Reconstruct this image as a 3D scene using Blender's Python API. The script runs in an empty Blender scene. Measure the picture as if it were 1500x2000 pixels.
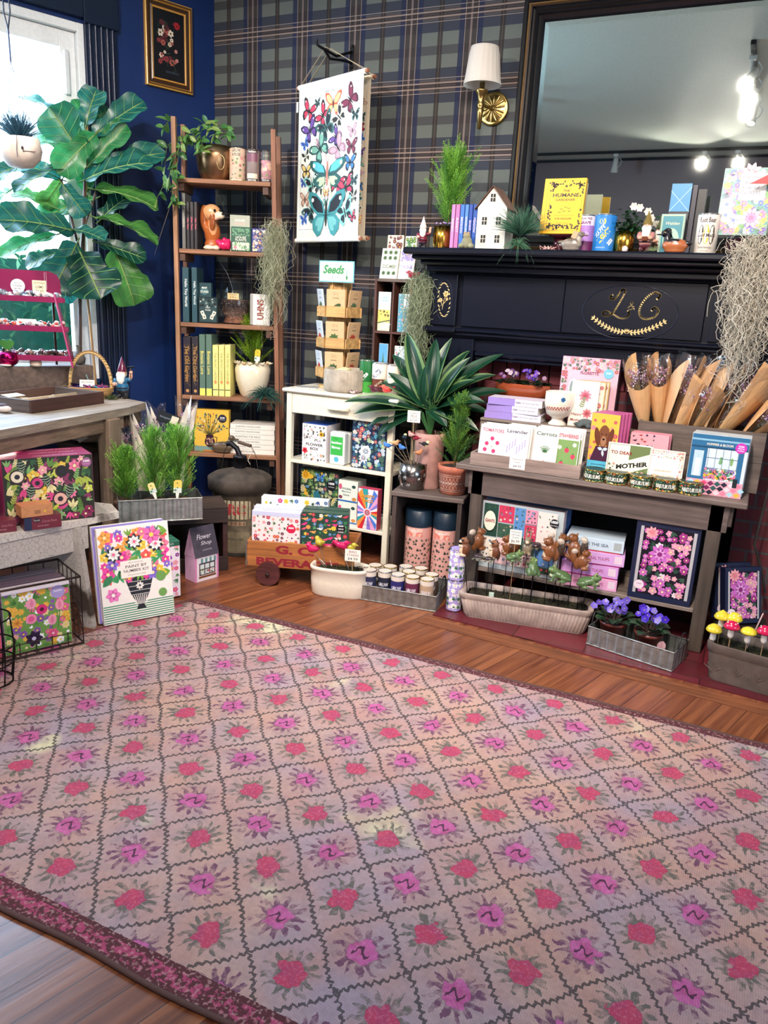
import bpy,bmesh,math,random
import numpy as np
from mathutils import Matrix,Vector,Euler,Quaternion
S=bpy.context.scene
COL=S.collection
R=math.radians
rnd=random.Random(7)
# ---------------------------------------------------------------- camera
CW,CH,FPX,EYE=1500,2000,1502.0,1.35
_vd=np.array([-290,5500,1502.0]);_v1=np.array([-3340,-573,1502.0])
_Z=-_vd/np.linalg.norm(_vd);_X=-_v1-_Z*(-_v1@_Z);_X/=np.linalg.norm(_X);_Y=np.cross(_Z,_X)
MW=np.array([_X,_Y,_Z])
cam_d=bpy.data.cameras.new('camera');cam=bpy.data.objects.new('camera',cam_d);COL.objects.link(cam)
cam_d.sensor_fit='VERTICAL';cam_d.sensor_height=36.0;cam_d.lens=36.0*FPX/CH;cam_d.clip_start=.02
cm=Matrix.Identity(4)
for i in range(3):
 cm[i][0]=MW[i,0];cm[i][1]=-MW[i,1];cm[i][2]=-MW[i,2]
cm[2][3]=EYE
cam.matrix_world=cm
S.camera=cam
# ---------------------------------------------------------------- light and exposure
S.view_settings.view_transform='Standard';S.view_settings.look='None'
S.view_settings.exposure=0.0;S.view_settings.gamma=1.0
S.view_settings.use_curve_mapping=False
S.cycles.max_bounces=6;S.cycles.diffuse_bounces=3;S.cycles.glossy_bounces=3
S.cycles.transmission_bounces=6;S.cycles.transparent_max_bounces=12
S.cycles.sample_clamp_indirect=6.0;S.cycles.use_denoising=True
world=bpy.data.worlds.new('sky');S.world=world;world.use_nodes=True
wn=world.node_tree.nodes;wl=world.node_tree.links
sky=wn.new('ShaderNodeTexSky');sky.sky_type='NISHITA';sky.sun_disc=False
sky.sun_elevation=R(42);sky.sun_rotation=R(250)
wl.new(sky.outputs['Color'],wn['Background'].inputs['Color']);wn['Background'].inputs['Strength'].default_value=1.1
def light(name,kind,loc,aim,energy,col,**kw):
 l=bpy.data.lights.new(name,kind);l.energy=energy;l.color=col
 for k,v in kw.items():setattr(l,k,v)
 o=bpy.data.objects.new(name,l);COL.objects.link(o);o.location=loc
 o.rotation_euler=(Vector(aim)-Vector(loc)).to_track_quat('-Z','Y').to_euler()
 return o
 # daylight entering by the left window (area portal just outside the glass)
light('window_and_fill_light','AREA',(-3.86,2.50,1.9),(-1.6,1.9,.9),150,(.50,.74,1.0),shape='RECTANGLE',size=1.5,size_y=1.7)
light('window_and_fill_light','AREA',(3.35,.3,1.9),(0,1.6,.6),48,(.92,.94,1.0),shape='RECTANGLE',size=2.2,size_y=1.7)  # soft fill added from the right; no real daylight source is known there
TRACK_R=[((-.34,1.40),(-1.1,3.5,1.0),140),((-.34,.98),(-.3,3.4,.75),125),((-.34,.55),(-1.8,3.3,.6),170),((-.34,.2),(-.6,1.5,0),75)]
TRACK_L=[((-2.2,1.45),(-2.7,3.5,1.4),120),((-2.2,1.1),(-1.7,3.6,1.3),110),((-2.2,.7),(-2.4,2.2,.5),80)]
# ---------------------------------------------------------------- where a sight line meets a real surface
ORG=np.array([0,0,EYE])
def ray(px,py):return MW@np.array([(px-750)/FPX,(py-1000)/FPX,1.0])
def onz(px,py,z=0.0):
 d=ray(px,py);return Vector(ORG+(z-EYE)/d[2]*d)
class Frame:
 """a vertical plane: origin p0, running along yaw; s along it, t away from the viewer"""
 def __init__(s,x,y,yaw):
  s.p=Vector((x,y,0));s.yaw=yaw;s.d=Vector((math.cos(yaw),math.sin(yaw),0));s.n=Vector((-math.sin(yaw),math.cos(yaw),0))
 def hit(s,px,py,t):
  d=Vector(ray(px,py));o=Vector(ORG);k=(s.p+s.n*t-o).dot(s.n)/d.dot(s.n)
  q=o+d*k;return(q-s.p).dot(s.d),q.z
 def at(s,a,t,z):
  q=s.p+s.d*a+s.n*t;return Vector((q.x,q.y,z))
 def span(s,l,r,top,bot,t,zb):
  m=(top+bot)/2
  a=s.hit(l,m,t)[0];b=s.hit(r,m,t)[0];z=s.hit((l+r)/2,top,t)[1]
  return(a+b)/2,b-a,z-zb
F0=Frame(0,0,0)
FL=Frame(-2.84,3.38,math.atan2(.42,.908))
def ffloor(l,ly,r,ry,z=0):
 a=onz(l,ly,z);b=onz(r,ry,z);f=Frame(a.x,a.y,math.atan2(b.y-a.y,b.x-a.x));return f,(b-a).length
 # ---------------------------------------------------------------- materials
def lin(h):
 if isinstance(h,str):
  h=h.lstrip('#');c=[int(h[i:i+2],16)/255 for i in(0,2,4)]
 else:c=list(h)
 return tuple((x/12.92 if x<=.04045 else((x+.055)/1.055)**2.4)for x in c)+(1,)
MATS={}
class G:
 """tiny node-graph writer"""
 def __init__(s,name):
  s.m=bpy.data.materials.new(name);s.m.use_nodes=True;s.t=s.m.node_tree
  s.b=s.t.nodes['Principled BSDF'];s.out=s.t.nodes['Material Output'];MATS[name]=s.m
 def n(s,k,**kw):
  x=s.t.nodes.new(k)
  for a,v in kw.items():
   if a.startswith('i_'):
    x.inputs[a[2:].replace('_',' ')].default_value=v
   else:setattr(x,a,v)
  return x
 def l(s,a,b):s.t.links.new(a,b)
 def math(s,op,a,b=0.0,c=None,clamp=False):
  x=s.n('ShaderNodeMath',operation=op,use_clamp=clamp)
  for i,v in enumerate((a,b,c)):
   if v is None:continue
   if isinstance(v,(int,float)):x.inputs[i].default_value=v
   else:s.l(v,x.inputs[i])
  return x.outputs[0]
 def mix(s,f,a,b,mode='MIX'):
  x=s.n('ShaderNodeMix',data_type='RGBA',blend_type=mode)
  for i,v in((0,f),(6,a),(7,b)):
   if isinstance(v,(int,float)):x.inputs[i].default_value=v
   elif isinstance(v,tuple):x.inputs[i].default_value=v
   else:s.l(v,x.inputs[i])
  return x.outputs[2]
 def ramp(s,f,lo,hi):
  x=s.n('ShaderNodeMapRange');s.l(f,x.inputs[0]);x.inputs[1].default_value=lo;x.inputs[2].default_value=hi
  return x.outputs[0]
 def coord(s,scale=(1,1,1),rot=(0,0,0),kind='Object'):
  t=s.n('ShaderNodeTexCoord');mp=s.n('ShaderNodeMapping');mp.inputs['Scale'].default_value=scale;mp.inputs['Rotation'].default_value=rot
  s.l(t.outputs[kind],mp.inputs['Vector']);return mp.outputs[0]
 def noise(s,vec,scale,detail=3,out='Fac',rough=.5):
  x=s.n('ShaderNodeTexNoise');x.inputs['Scale'].default_value=scale;x.inputs['Detail'].default_value=detail;x.inputs['Roughness'].default_value=rough
  s.l(vec,x.inputs['Vector']);return x.outputs[out]
 def bump(s,h,st,dist=.002):
  x=s.n('ShaderNodeBump');x.inputs['Strength'].default_value=st;x.inputs['Distance'].default_value=dist
  s.l(h,x.inputs['Height']);s.l(x.outputs[0],s.b.inputs['Normal'])
 def val(s,f,lo,hi):
  x=s.n('ShaderNodeMapRange');s.l(f,x.inputs[0]);x.inputs[3].default_value=lo;x.inputs[4].default_value=hi;return x.outputs[0]
 def attr(s):
  x=s.n('ShaderNodeAttribute');x.attribute_name='Col';return x.outputs['Color']
 def gray(s,f):
  x=s.n('ShaderNodeCombineColor');[s.l(f,x.inputs[i])for i in range(3)];return x.outputs[0]
def simple(name,rough,metal=0.0,amt=.06,scale=60,stretch=(1,1,1),bump=0.0,lo=None,hi=None,bd=.001,coat=0.0,detail=3):
 g=G(name);c=g.attr();v=g.coord(stretch);f=g.noise(v,scale,detail)
 f2=g.ramp(f,.3,.7);k=g.val(f2,(1-amt)if lo is None else lo,(1+amt*.6)if hi is None else hi)
 g.l(g.mix(1.0,c,g.gray(k),'MULTIPLY'),g.b.inputs['Base Color'])
 g.b.inputs['Roughness'].default_value=rough;g.b.inputs['Metallic'].default_value=metal
 g.b.inputs['Coat Weight'].default_value=coat
 if bump:g.bump(f,bump,bd)
 return g
simple('plain',.62);simple('card',.38,amt=.03);simple('gloss',.12,amt=.04,coat=.3);simple('satin',.3,amt=.05)
simple('fabric',.95,amt=.12,scale=300,bump=.4);simple('mottle',.8,lo=.72,hi=1.15,scale=22,bump=.35,detail=6)
simple('moss',.95,lo=.4,hi=1.4,scale=90,bump=1,bd=.006,detail=6)
simple('metal',.22,1.0,amt=.12,scale=14);simple('brass',.3,1.0,lo=.55,hi=1.15,scale=18,detail=5);simple('iron',.45,.7,amt=.3,scale=40,bump=.2)
simple('galv',.42,.75,lo=.62,hi=1.1,scale=34,bump=.1,detail=5)
simple('rust',.8,.2,lo=.45,hi=1.25,scale=16,bump=.4,detail=8)
for ax,st in(('x',(1.2,22,22)),('y',(22,1.2,22)),('z',(22,22,1.2))):
 g=G('wood'+ax);c=g.attr();f=g.noise(g.coord(st),2.2,6,rough=.65);f3=g.noise(g.coord((1,1,1)),5,4)
 k=g.val(g.ramp(f,.32,.68),.5,1.18);k2=g.val(g.ramp(f3,.3,.7),.75,1.15)
 g.l(g.mix(1.0,c,g.gray(g.math('MULTIPLY',k,k2)),'MULTIPLY'),g.b.inputs['Base Color'])
 g.b.inputs['Roughness'].default_value=.62;g.bump(f,.5,.003)
 # crackled old white paint
g=G('crackle');c=g.attr();v=g.n('ShaderNodeTexVoronoi',feature='DISTANCE_TO_EDGE');v.inputs['Scale'].default_value=60
nv=g.noise(g.coord(),9,4,'Color');add=g.mix(.06,g.coord((1,1,.7)),nv,'ADD');g.l(add,v.inputs['Vector'])
e=g.ramp(v.outputs['Distance'],.0,.03);big=g.ramp(g.noise(g.coord(),3.5,5),.58,.64)
col=g.mix(e,(.20,.16,.14,1),c);g.l(g.mix(big,col,(.06,.04,.03,1)),g.b.inputs['Base Color']);g.b.inputs['Roughness'].default_value=.6;g.bump(e,.5,.003)
# leaf with some light coming through
for nm,ro in(('leaf',.33),('needle',.6)):
 g=G(nm);c=g.attr();f=g.noise(g.coord(),25,3);k=g.gray(g.val(f,.7,1.25));cc=g.mix(1.0,c,k,'MULTIPLY')
 g.l(cc,g.b.inputs['Base Color']);g.b.inputs['Roughness'].default_value=ro
 tr=g.n('ShaderNodeBsdfTranslucent');g.l(cc,tr.inputs[0]);mx=g.n('ShaderNodeMixShader');mx.inputs[0].default_value=.3
 g.l(g.b.outputs[0],mx.inputs[1]);g.l(tr.outputs[0],mx.inputs[2]);g.l(mx.outputs[0],g.out.inputs[0])
def clear(name,rough,tint,mixv,bumpy=0):
 g=G(name);g.t.nodes.remove(g.b);t=g.n('ShaderNodeBsdfTransparent');t.inputs[0].default_value=tint
 gl=g.n('ShaderNodeBsdfGlossy');gl.inputs['Roughness'].default_value=rough
 fr=g.n('ShaderNodeLayerWeight');fr.inputs[0].default_value=.5
 mx=g.n('ShaderNodeMixShader');g.l(g.math('ADD',g.math('MULTIPLY',g.math('POWER',fr.outputs['Facing'],3.5),.6),mixv+.03,clamp=True),mx.inputs[0])
 if bumpy:
  bp=g.n('ShaderNodeBump');bp.inputs['Strength'].default_value=bumpy;bp.inputs['Distance'].default_value=.01
  g.l(g.noise(g.coord(),30,3),bp.inputs['Height']);g.l(bp.outputs[0],gl.inputs['Normal']);g.l(bp.outputs[0],fr.inputs['Normal'])
 g.l(t.outputs[0],mx.inputs[1]);g.l(gl.outputs[0],mx.inputs[2]);g.l(mx.outputs[0],g.out.inputs[0])
clear('glass',.03,(.97,.99,1,1),.0);clear('cello',.07,(.96,.97,1,1),.10,1.0)
g=G('emit');em=g.n('ShaderNodeEmission');g.l(g.attr(),em.inputs[0]);em.inputs[1].default_value=14;g.l(em.outputs[0],g.out.inputs[0])
g=G('mirror');g.b.inputs['Base Color'].default_value=(.88,.95,.91,1);g.b.inputs['Metallic'].default_value=1;g.b.inputs['Roughness'].default_value=.015
g=G('shade');c=g.attr();g.l(c,g.b.inputs['Base Color']);g.b.inputs['Roughness'].default_value=.9
tr=g.n('ShaderNodeBsdfTranslucent');g.l(c,tr.inputs[0]);mx=g.n('ShaderNodeMixShader');mx.inputs[0].default_value=.45
g.l(g.b.outputs[0],mx.inputs[1]);g.l(tr.outputs[0],mx.inputs[2]);g.l(mx.outputs[0],g.out.inputs[0])
# ---------------------------------------------------------------- mesh writer
class MB:
 def __init__(s):s.v=[];s.f=[];s.c=[];s.m=[];s.s=[];s.T=Matrix.Identity(4)
 def add(s,vs,fs,col='#ffffff',mat='plain',smooth=False):
  n=len(s.v);T=s.T
  s.v+=[tuple(T@Vector(p))for p in vs]
  c=col if(isinstance(col,list))else None
  if c is None:lc=lin(col)
  for i,f in enumerate(fs):
   s.f.append([n+k for k in f]);s.c.append(lin(c[i%len(c)])if c else lc);s.m.append(mat);s.s.append(smooth)
  return s
 def at(s,loc=(0,0,0),rot=(0,0,0),sc=(1,1,1)):
  s.T=Matrix.Translation(loc)@Euler(rot).to_matrix().to_4x4()@Matrix.Diagonal((*sc,1));return s
 def box(s,x,y,z,w,d,h,col,mat='plain',b=0.0):
  """centre x,y, base z"""
  X,Y,Z=w/2,d/2,h/2;z+=Z
  if b<=0:
   vs=[(x+a*X,y+e*Y,z+k*Z)for k in(-1,1)for e in(-1,1)for a in(-1,1)]
   return s.add(vs,[(0,2,3,1),(4,5,7,6),(0,1,5,4),(2,6,7,3),(0,4,6,2),(1,3,7,5)],col,mat)
  b=min(b,X*.9,Y*.9,Z*.9);vs=[];ix={}
  for a in(-1,1):
   for e in(-1,1):
    for k in(-1,1):
     for q in range(3):
      p=[a*(X-(b if q!=0 else 0)),e*(Y-(b if q!=1 else 0)),k*(Z-(b if q!=2 else 0))]
      ix[a,e,k,q]=len(vs);vs.append((x+p[0],y+p[1],z+p[2]))
  fs=[]
  for a in(-1,1):
   fs.append([ix[a,e,k,0]for e,k in((-1,-1),(1,-1),(1,1),(-1,1))][::a])
   fs.append([ix[e,a,k,1]for e,k in((-1,-1),(-1,1),(1,1),(1,-1))][::a])
   fs.append([ix[e,k,a,2]for e,k in((-1,-1),(1,-1),(1,1),(-1,1))][::a])
  for a in(-1,1):
   for e in(-1,1):
    fs.append([ix[a,e,-1,0],ix[a,e,1,0],ix[a,e,1,1],ix[a,e,-1,1]][::-a*e])
    fs.append([ix[a,-1,e,0],ix[a,1,e,0],ix[a,1,e,2],ix[a,-1,e,2]][::a*e])
    fs.append([ix[-1,a,e,1],ix[1,a,e,1],ix[1,a,e,2],ix[-1,a,e,2]][::-a*e])
    for k in(-1,1):fs.append([ix[a,e,k,0],ix[a,e,k,1],ix[a,e,k,2]][::a*e*k])
  return s.add(vs,fs,col,mat)
 def lathe(s,prof,col,mat='plain',n=32,c=(0,0,0),cap=True,sx=1,sy=1,smooth=True,wave=None):
  vs=[];fs=[];cl=[];m=len(prof)
  cols=col if isinstance(col,list)else[col]*(m-1)
  for j,(r,z)in enumerate(prof):
   for i in range(n):
    a=2*math.pi*i/n;rr=r+(wave(a,j)if wave else 0)
    vs.append((c[0]+rr*math.cos(a)*sx,c[1]+rr*math.sin(a)*sy,c[2]+z))
  for j in range(m-1):
   for i in range(n):
    k=(i+1)%n;fs.append((j*n+i,j*n+k,(j+1)*n+k,(j+1)*n+i));cl.append(cols[j])
  s.add(vs,fs,cl,mat,smooth)
  if cap:
   for j,fl in((0,True),(m-1,False)):
    if prof[j][0]>1e-5:
     ring=vs[j*n:(j+1)*n];s.add(ring[::-1]if fl else ring,[tuple(range(n))],cols[0 if fl else-1],mat)
  return s
 def tube(s,pts,r,col,mat='plain',n=6,cap=True):
  pts=[Vector(p)for p in pts];m=len(pts)
  rs=r if isinstance(r,(list,tuple))else[r]*m;vs=[];u=None
  for i,p in enumerate(pts):
   t=(pts[min(i+1,m-1)]-pts[max(i-1,0)])
   t=t.normalized()if t.length>1e-9 else Vector((0,0,1))
   if u is None:u=t.orthogonal().normalized()
   else:
    u=(u-t*u.dot(t));u=u.normalized()if u.length>1e-6 else t.orthogonal().normalized()
   w=t.cross(u)
   for k in range(n):
    a=2*math.pi*k/n;vs.append(tuple(p+(u*math.cos(a)+w*math.sin(a))*rs[i]))
  fs=[(i*n+k,i*n+(k+1)%n,(i+1)*n+(k+1)%n,(i+1)*n+k)for i in range(m-1)for k in range(n)]
  s.add(vs,fs,col,mat,True)
  if cap and n>3:s.add(vs[:n][::-1],[tuple(range(n))],col if not isinstance(col,list)else col[0],mat);s.add(vs[-n:],[tuple(range(n))],col if not isinstance(col,list)else col[-1],mat)
  return s
 def prism(s,poly,y0,y1,col,mat='plain',side=None):
  """poly in x,z, pushed along y"""
  n=len(poly);vs=[(x,y0,z)for x,z in poly]+[(x,y1,z)for x,z in poly]
  s.add(vs,[tuple(range(n)),tuple(range(2*n-1,n-1,-1))],col,mat)
  s.add(vs,[(i,n+i,n+(i+1)%n,(i+1)%n)[::1]for i in range(n)],side or col,mat);return s
 def sph(s,c,r,col,mat='plain',n=14,m=9,rot=None):
  if isinstance(r,(int,float)):r=(r,r,r)
  vs=[];Q=Euler(rot).to_matrix()if rot else None
  for j in range(m+1):
   b=math.pi*j/m
   for i in range(n):
    a=2*math.pi*i/n;p=Vector((r[0]*math.sin(b)*math.cos(a),r[1]*math.sin(b)*math.sin(a),-r[2]*math.cos(b)))
    if Q:p=Q@p
    vs.append((c[0]+p.x,c[1]+p.y,c[2]+p.z))
  fs=[(j*n+i,j*n+(i+1)%n,(j+1)*n+(i+1)%n,(j+1)*n+i)for j in range(m)for i in range(n)]
  return s.add(vs,fs,col,mat,True)
 def leaf(s,base,d,up,L,W,col,mat='leaf',curl=.3,n=6,fold=.12,shape=None,mid=None,ruffle=0.0,ph=0.0,veins=None,m=2,cup=0.0):
  """a leaf blade growing from base along d, arching away from up"""
  d=Vector(d).normalized();up=Vector(up);up=(up-d*up.dot(d)).normalized();sd=d.cross(up)
  shape=shape or(lambda u:math.sin(math.pi*min(1,u**.8))**.8 if 0<u<1 else 0)
  def P(u,v):
   a=curl*u;q=Vector(base)+d*(L*(math.sin(a)/a*u if abs(a)>1e-4 else u))-up*(L*u*(1-math.cos(a))/max(abs(a),1e-4)*(1 if a>=0 else-1))
   w=W/2*max(shape(u),.015)
   nn=up*math.cos(a)+d*math.sin(a)
   return q+sd*(v*w)+nn*(abs(v)*w*fold*2-cup*w*v*v+ruffle*W*(abs(v)**1.5)*math.sin(u*17+ph+(2 if v>0 else 0)))
  vs=[];k=2*m+1
  for i in range(n+1):
   for j in range(-m,m+1):vs.append(tuple(P(i/n,j/m)))
  fs=[];cl=[]
  for i in range(n):
   for j in range(2*m):
    fs.append((i*k+j,i*k+j+1,(i+1)*k+j+1,(i+1)*k+j));cl.append(col[(j%2)if m>1 and len(col)<3 else min(j,2*m-1-j)%len(col)]if isinstance(col,list)else col)
  s.add(vs,fs,cl,mat,True)
  if mid:s.tube([P(u,0)for u in np.linspace(0,.98,7)],[W*.016]*6+[W*.004],mid,mat,4,False)
  if veins:
   for u0 in(.12,.28,.45,.62,.78):
    for sg in(-1,1):
     s.tube([P(min(u0+q*.17,.97),sg*q*.93)+up*(W*.004)for q in(0,.33,.66,1)],W*.007,veins,mat,4,False)
  return P
def build(name,mb,parent=None,loc=None,rz=0.0,rot=None):
 me=bpy.data.meshes.new(name);me.from_pydata(mb.v,[],mb.f)
 names=[];idx=[]
 for k in mb.m:
  if k not in names:names.append(k)
 for k in names:me.materials.append(MATS[k])
 lut={k:i for i,k in enumerate(names)}
 me.polygons.foreach_set('material_index',[lut[k]for k in mb.m]);me.polygons.foreach_set('use_smooth',mb.s)
 a=me.attributes.new('Col','FLOAT_COLOR','FACE');a.data.foreach_set('color',np.array(mb.c,dtype=np.float32).ravel())
 me.update()
 o=bpy.data.objects.new(name,me);COL.objects.link(o)
 if parent:o.parent=parent
 if loc is not None:o.location=loc
 o.rotation_euler=rot or(0,0,rz)
 return o
def tag(o,label,cat,group=None,kind=None):
 o['label']=label;o['category']=cat
 if group:o['group']=group
 if kind:o['kind']=kind
 return o
def thing(name,label,cat,loc=(0,0,0),rz=0.0,group=None,rot=None):
 o=bpy.data.objects.new(name,None);COL.objects.link(o);o.location=loc;o.rotation_euler=rot or(0,0,rz);o.empty_display_size=.05
 return tag(o,label,cat,group)
def struct(name,mb,loc=None,rz=0,parent=None):
 o=build(name,mb,parent,loc,rz)
 if not parent:o['kind']='structure'
 return o
def dup(root,loc,label,rz=None,group=None,scale=None,rot=None):
 r=root.copy();COL.objects.link(r);r.location=loc;r['label']=label
 if rz is not None:r.rotation_euler=(root.rotation_euler.x,root.rotation_euler.y,rz)
 if rot is not None:r.rotation_euler=rot
 if group:r['group']=group
 if scale:r.scale=(scale,scale,scale)
 for ch in list(root.children):
  c=ch.copy();COL.objects.link(c);c.parent=r
  for gc in list(ch.children):
   d=gc.copy();COL.objects.link(d);d.parent=c
 return r
def lab(o,label):o['label']=label;return o
# ---------------------------------------------------------------- lettering
_tc={}
def glyphs(txt,shear=0.0,bold=0.0):
 k=(txt,shear,bold)
 if k in _tc:return _tc[k]
 cu=bpy.data.curves.new('lettering','FONT');cu.body=txt;cu.size=1;cu.resolution_u=3;cu.shear=shear;cu.offset=bold
 cu.align_x='CENTER';cu.align_y='CENTER'
 o=bpy.data.objects.new('lettering',cu);COL.objects.link(o)
 dg=bpy.context.evaluated_depsgraph_get();me=o.evaluated_get(dg).to_mesh()
 vs=[(v.co.x,v.co.y)for v in me.vertices];fs=[tuple(p.vertices)for p in me.polygons]
 o.evaluated_get(dg).to_mesh_clear();bpy.data.objects.remove(o);bpy.data.curves.remove(cu)
 if vs:
  xs=[v[0]for v in vs];ys=[v[1]for v in vs];x0,x1,y0,y1=min(xs),max(xs),min(ys),max(ys)
  vs=[(x-(x0+x1)/2,y-(y0+y1)/2)for x,y in vs];r=(vs,fs,x1-x0,y1-y0)
 else:r=([],[],1,1)
 _tc[k]=r;return r
class Art:
 """printed picture: flat colour shapes laid on a surface, origin at the picture's lower left"""
 def __init__(s,mb,w,h,mp=None,mat='card',seg=1):
  s.mb=mb;s.w=w;s.h=h;s.k=1;s.mat=mat;s.seg=seg
  s.mp=mp or(lambda x,z,e:(x-w/2,-e,z))
 def put(s,pts,fs,col,hold=False,mat=None):
  e=s.k*2.5e-5+1e-4
  s.mb.add([s.mp(x,y,e)for x,y in pts],fs,col,mat or s.mat)
  if not hold:s.k+=1
 def rect(s,x0,y0,x1,y1,col,hold=False,mat=None):
  n=s.seg if s.seg>1 else 1;n=max(1,int(round(n*(x1-x0)/s.w)))if n>1 else 1
  for i in range(n):
   a=x0+(x1-x0)*i/n;b=x0+(x1-x0)*(i+1)/n
   s.put([(a,y0),(b,y0),(b,y1),(a,y1)],[(0,1,2,3)],col,True,mat)
  if not hold:s.k+=1
 def bg(s,col):s.rect(0,0,s.w,s.h,col)
 def poly(s,pts,col,hold=False):s.put(pts,[tuple(range(len(pts)))],col,hold)
 def ell(s,x,y,rx,ry,col,n=14,rot=0.0,hold=False):
  c,q=math.cos(rot),math.sin(rot)
  s.poly([(x+rx*math.cos(a)*c-ry*math.sin(a)*q,y+rx*math.cos(a)*q+ry*math.sin(a)*c)for a in[2*math.pi*i/n for i in range(n)]],col,hold)
 def disc(s,x,y,r,col,n=14,hold=False):s.ell(x,y,r,r,col,n,0,hold)
 def leaf(s,x,y,L,W,a,col,hold=True,n=7):
  up=[(L*i/n,W/2*math.sin(math.pi*i/n))for i in range(n+1)];dn=[(L*i/n,-W/2*math.sin(math.pi*i/n))for i in range(n-1,0,-1)]
  c,q=math.cos(a),math.sin(a);s.poly([(x+u*c-v*q,y+u*q+v*c)for u,v in up+dn],col,hold)
 def flower(s,x,y,r,col,ctr='#f0c040',n=5,hold=False,dark=None):
  a0=rnd.random()*6
  for i in range(n):s.leaf(x,y,r,r*(4.2/n),a0+i*2*math.pi/n,col)
  s.k+=1
  if dark:
   for i in range(n):s.leaf(x,y,r*.55,r*.2,a0+i*2*math.pi/n,dark)
   s.k+=1
  s.disc(x,y,r*.24,ctr,8,True)
  if not hold:s.k+=1
 def sprig(s,x,y,L,a,col,n=5,w=None):
  s.stroke([(x,y),(x+L*math.cos(a),y+L*math.sin(a))],L*.035,col,True)
  for i in range(n):
   u=(i+.6)/n;
   for sg in(-1,1):s.leaf(x+L*u*math.cos(a),y+L*u*math.sin(a),L*.32*(1.1-u*.5),L*.13,a+sg*.8,col)
 def stroke(s,pts,wd,col,hold=False):
  for(x0,y0),(x1,y1)in zip(pts[:-1],pts[1:]):
   d=math.hypot(x1-x0,y1-y0)or 1;nx,ny=-(y1-y0)/d*wd/2,(x1-x0)/d*wd/2;ex,ey=(x1-x0)/d*wd*.3,(y1-y0)/d*wd*.3
   s.put([(x0+nx-ex,y0+ny-ey),(x0-nx-ex,y0-ny-ey),(x1-nx+ex,y1-ny+ey),(x1+nx+ex,y1+ny+ey)],[(0,1,2,3)],col,True)
  if not hold:s.k+=1
 def text(s,t,x,y,w,h,col,shear=0.0,bold=0.0,rot=0.0,stretch=True):
  vs,fs,gw,gh=glyphs(t,shear,bold)
  if stretch:sx,sy=w/gw,h/gh
  else:sx=sy=min(w/gw,h/gh)
  if sx>sy*1.7:sx=sy*1.7
  c,q=math.cos(rot),math.sin(rot)
  s.put([(x+a*sx*c-b*sy*q,y+a*sx*q+b*sy*c)for a,b in vs],fs,col)
 def scatter(s,cols,n,r,kinds='fl',box=None,seed=1,leafc=('#3f7a4a',),ctr='#f0c040',dark=None):
  """a field of blossoms and leaves, spread evenly"""
  g=random.Random(seed);x0,y0,x1,y1=box or(0,0,s.w,s.h);W,H=x1-x0,y1-y0
  n*=3.0;r*=.72;nx=max(1,int(round(math.sqrt(n*W/H))));ny=max(1,int(round(n/nx)));k0=s.k
  for i in range(nx):
   for j in range(ny):
    x=x0+W*(i+.5+g.uniform(-.35,.35))/nx;y=y0+H*(j+.5+g.uniform(-.35,.35))/ny
    rr=r*g.uniform(.6,1.15);x=min(max(x,x0+rr),x1-rr);y=min(max(y,y0+rr),y1-rr)
    s.k=k0+((i*7+j*3)%5)*4;t=g.choice(kinds)
    if t=='f':s.flower(x,y,rr,g.choice(cols),ctr,g.choice((5,6,7)),dark=dark)
    elif t=='l':
     a=g.uniform(0,6.28);c=g.choice(leafc)
     for q in(-.5,0,.5):s.leaf(x-math.cos(a)*rr*.8,y-math.sin(a)*rr*.8,rr*1.7,rr*.45,a+q,c)
    elif t=='s':s.sprig(x,y-rr,rr*1.9,g.uniform(1.1,2.0),g.choice(leafc))
    elif t=='d':s.disc(x,y,rr*.45,g.choice(cols),9,True)
    elif t=='b':
     c=g.choice(cols);a=g.uniform(-.6,.6);s.ell(x,y,rr*.8,rr*.45,c,10,a,True);s.disc(x+rr*.7,y+rr*.45,rr*.3,c,8,True);s.leaf(x-rr*.5,y,rr*1.0,rr*.35,a+3.1,c)
  s.k=k0+24
  # ---------------------------------------------------------------- builders shared by many things
def loc_on(F,c,t,z):return F.at(c,t,z)
def carton(name,label,cat,F,l,r,top,bot,t,zb,d,side,art=None,sides=None,topc=None,lean=0.0,group=None,b=.0012,yaw=0.0,spine=None,mat='card'):
 """a printed box or thick card whose printed face looks out of the frame; pixel span on plane t gives the real size"""
 c,w,h=F.span(l,r,top,bot,t,zb)
 return carton_at(name,label,cat,F.at(c,t+d/2,zb),F.yaw+yaw,w,d,h,side,art,sides,topc,lean,group,b,spine,mat)
def carton_at(name,label,cat,loc,yaw,w,d,h,side,art=None,sides=None,topc=None,lean=0.0,group=None,b=.0012,spine=None,mat='card'):
 m=MB();m.box(0,0,0,w,d,h,side,mat,b)
 if art:
  a=Art(m,w-2*b,h-2*b,lambda x,z,e:(x-(w/2-b),-d/2-e,z+b));art(a)
 if spine:
  a=Art(m,d-2*b,h-2*b,lambda x,z,e:(w/2+e,-d/2+b+x,z+b));spine(a)
 if topc:
  a=Art(m,w-2*b,d-2*b,lambda x,z,e:(x-(w/2-b),-d/2+b+z,h+e));topc(a)
 o=build(name,m,None,loc,rot=(0,0,0))
 # lean back about the front bottom edge
 if lean:
 # lowest corner when leaning is the back one; pivot on the front edge and lift by d*sin
  M=Matrix.Rotation(yaw,4,'Z')@Matrix.Translation((0,-d/2,d*math.sin(lean)))@Matrix.Rotation(-lean,4,'X')@Matrix.Translation((0,d/2,0))
  o.matrix_world=Matrix.Translation(loc)@M
 else:o.rotation_euler=(0,0,yaw)
 return tag(o,label,cat,group)
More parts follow.
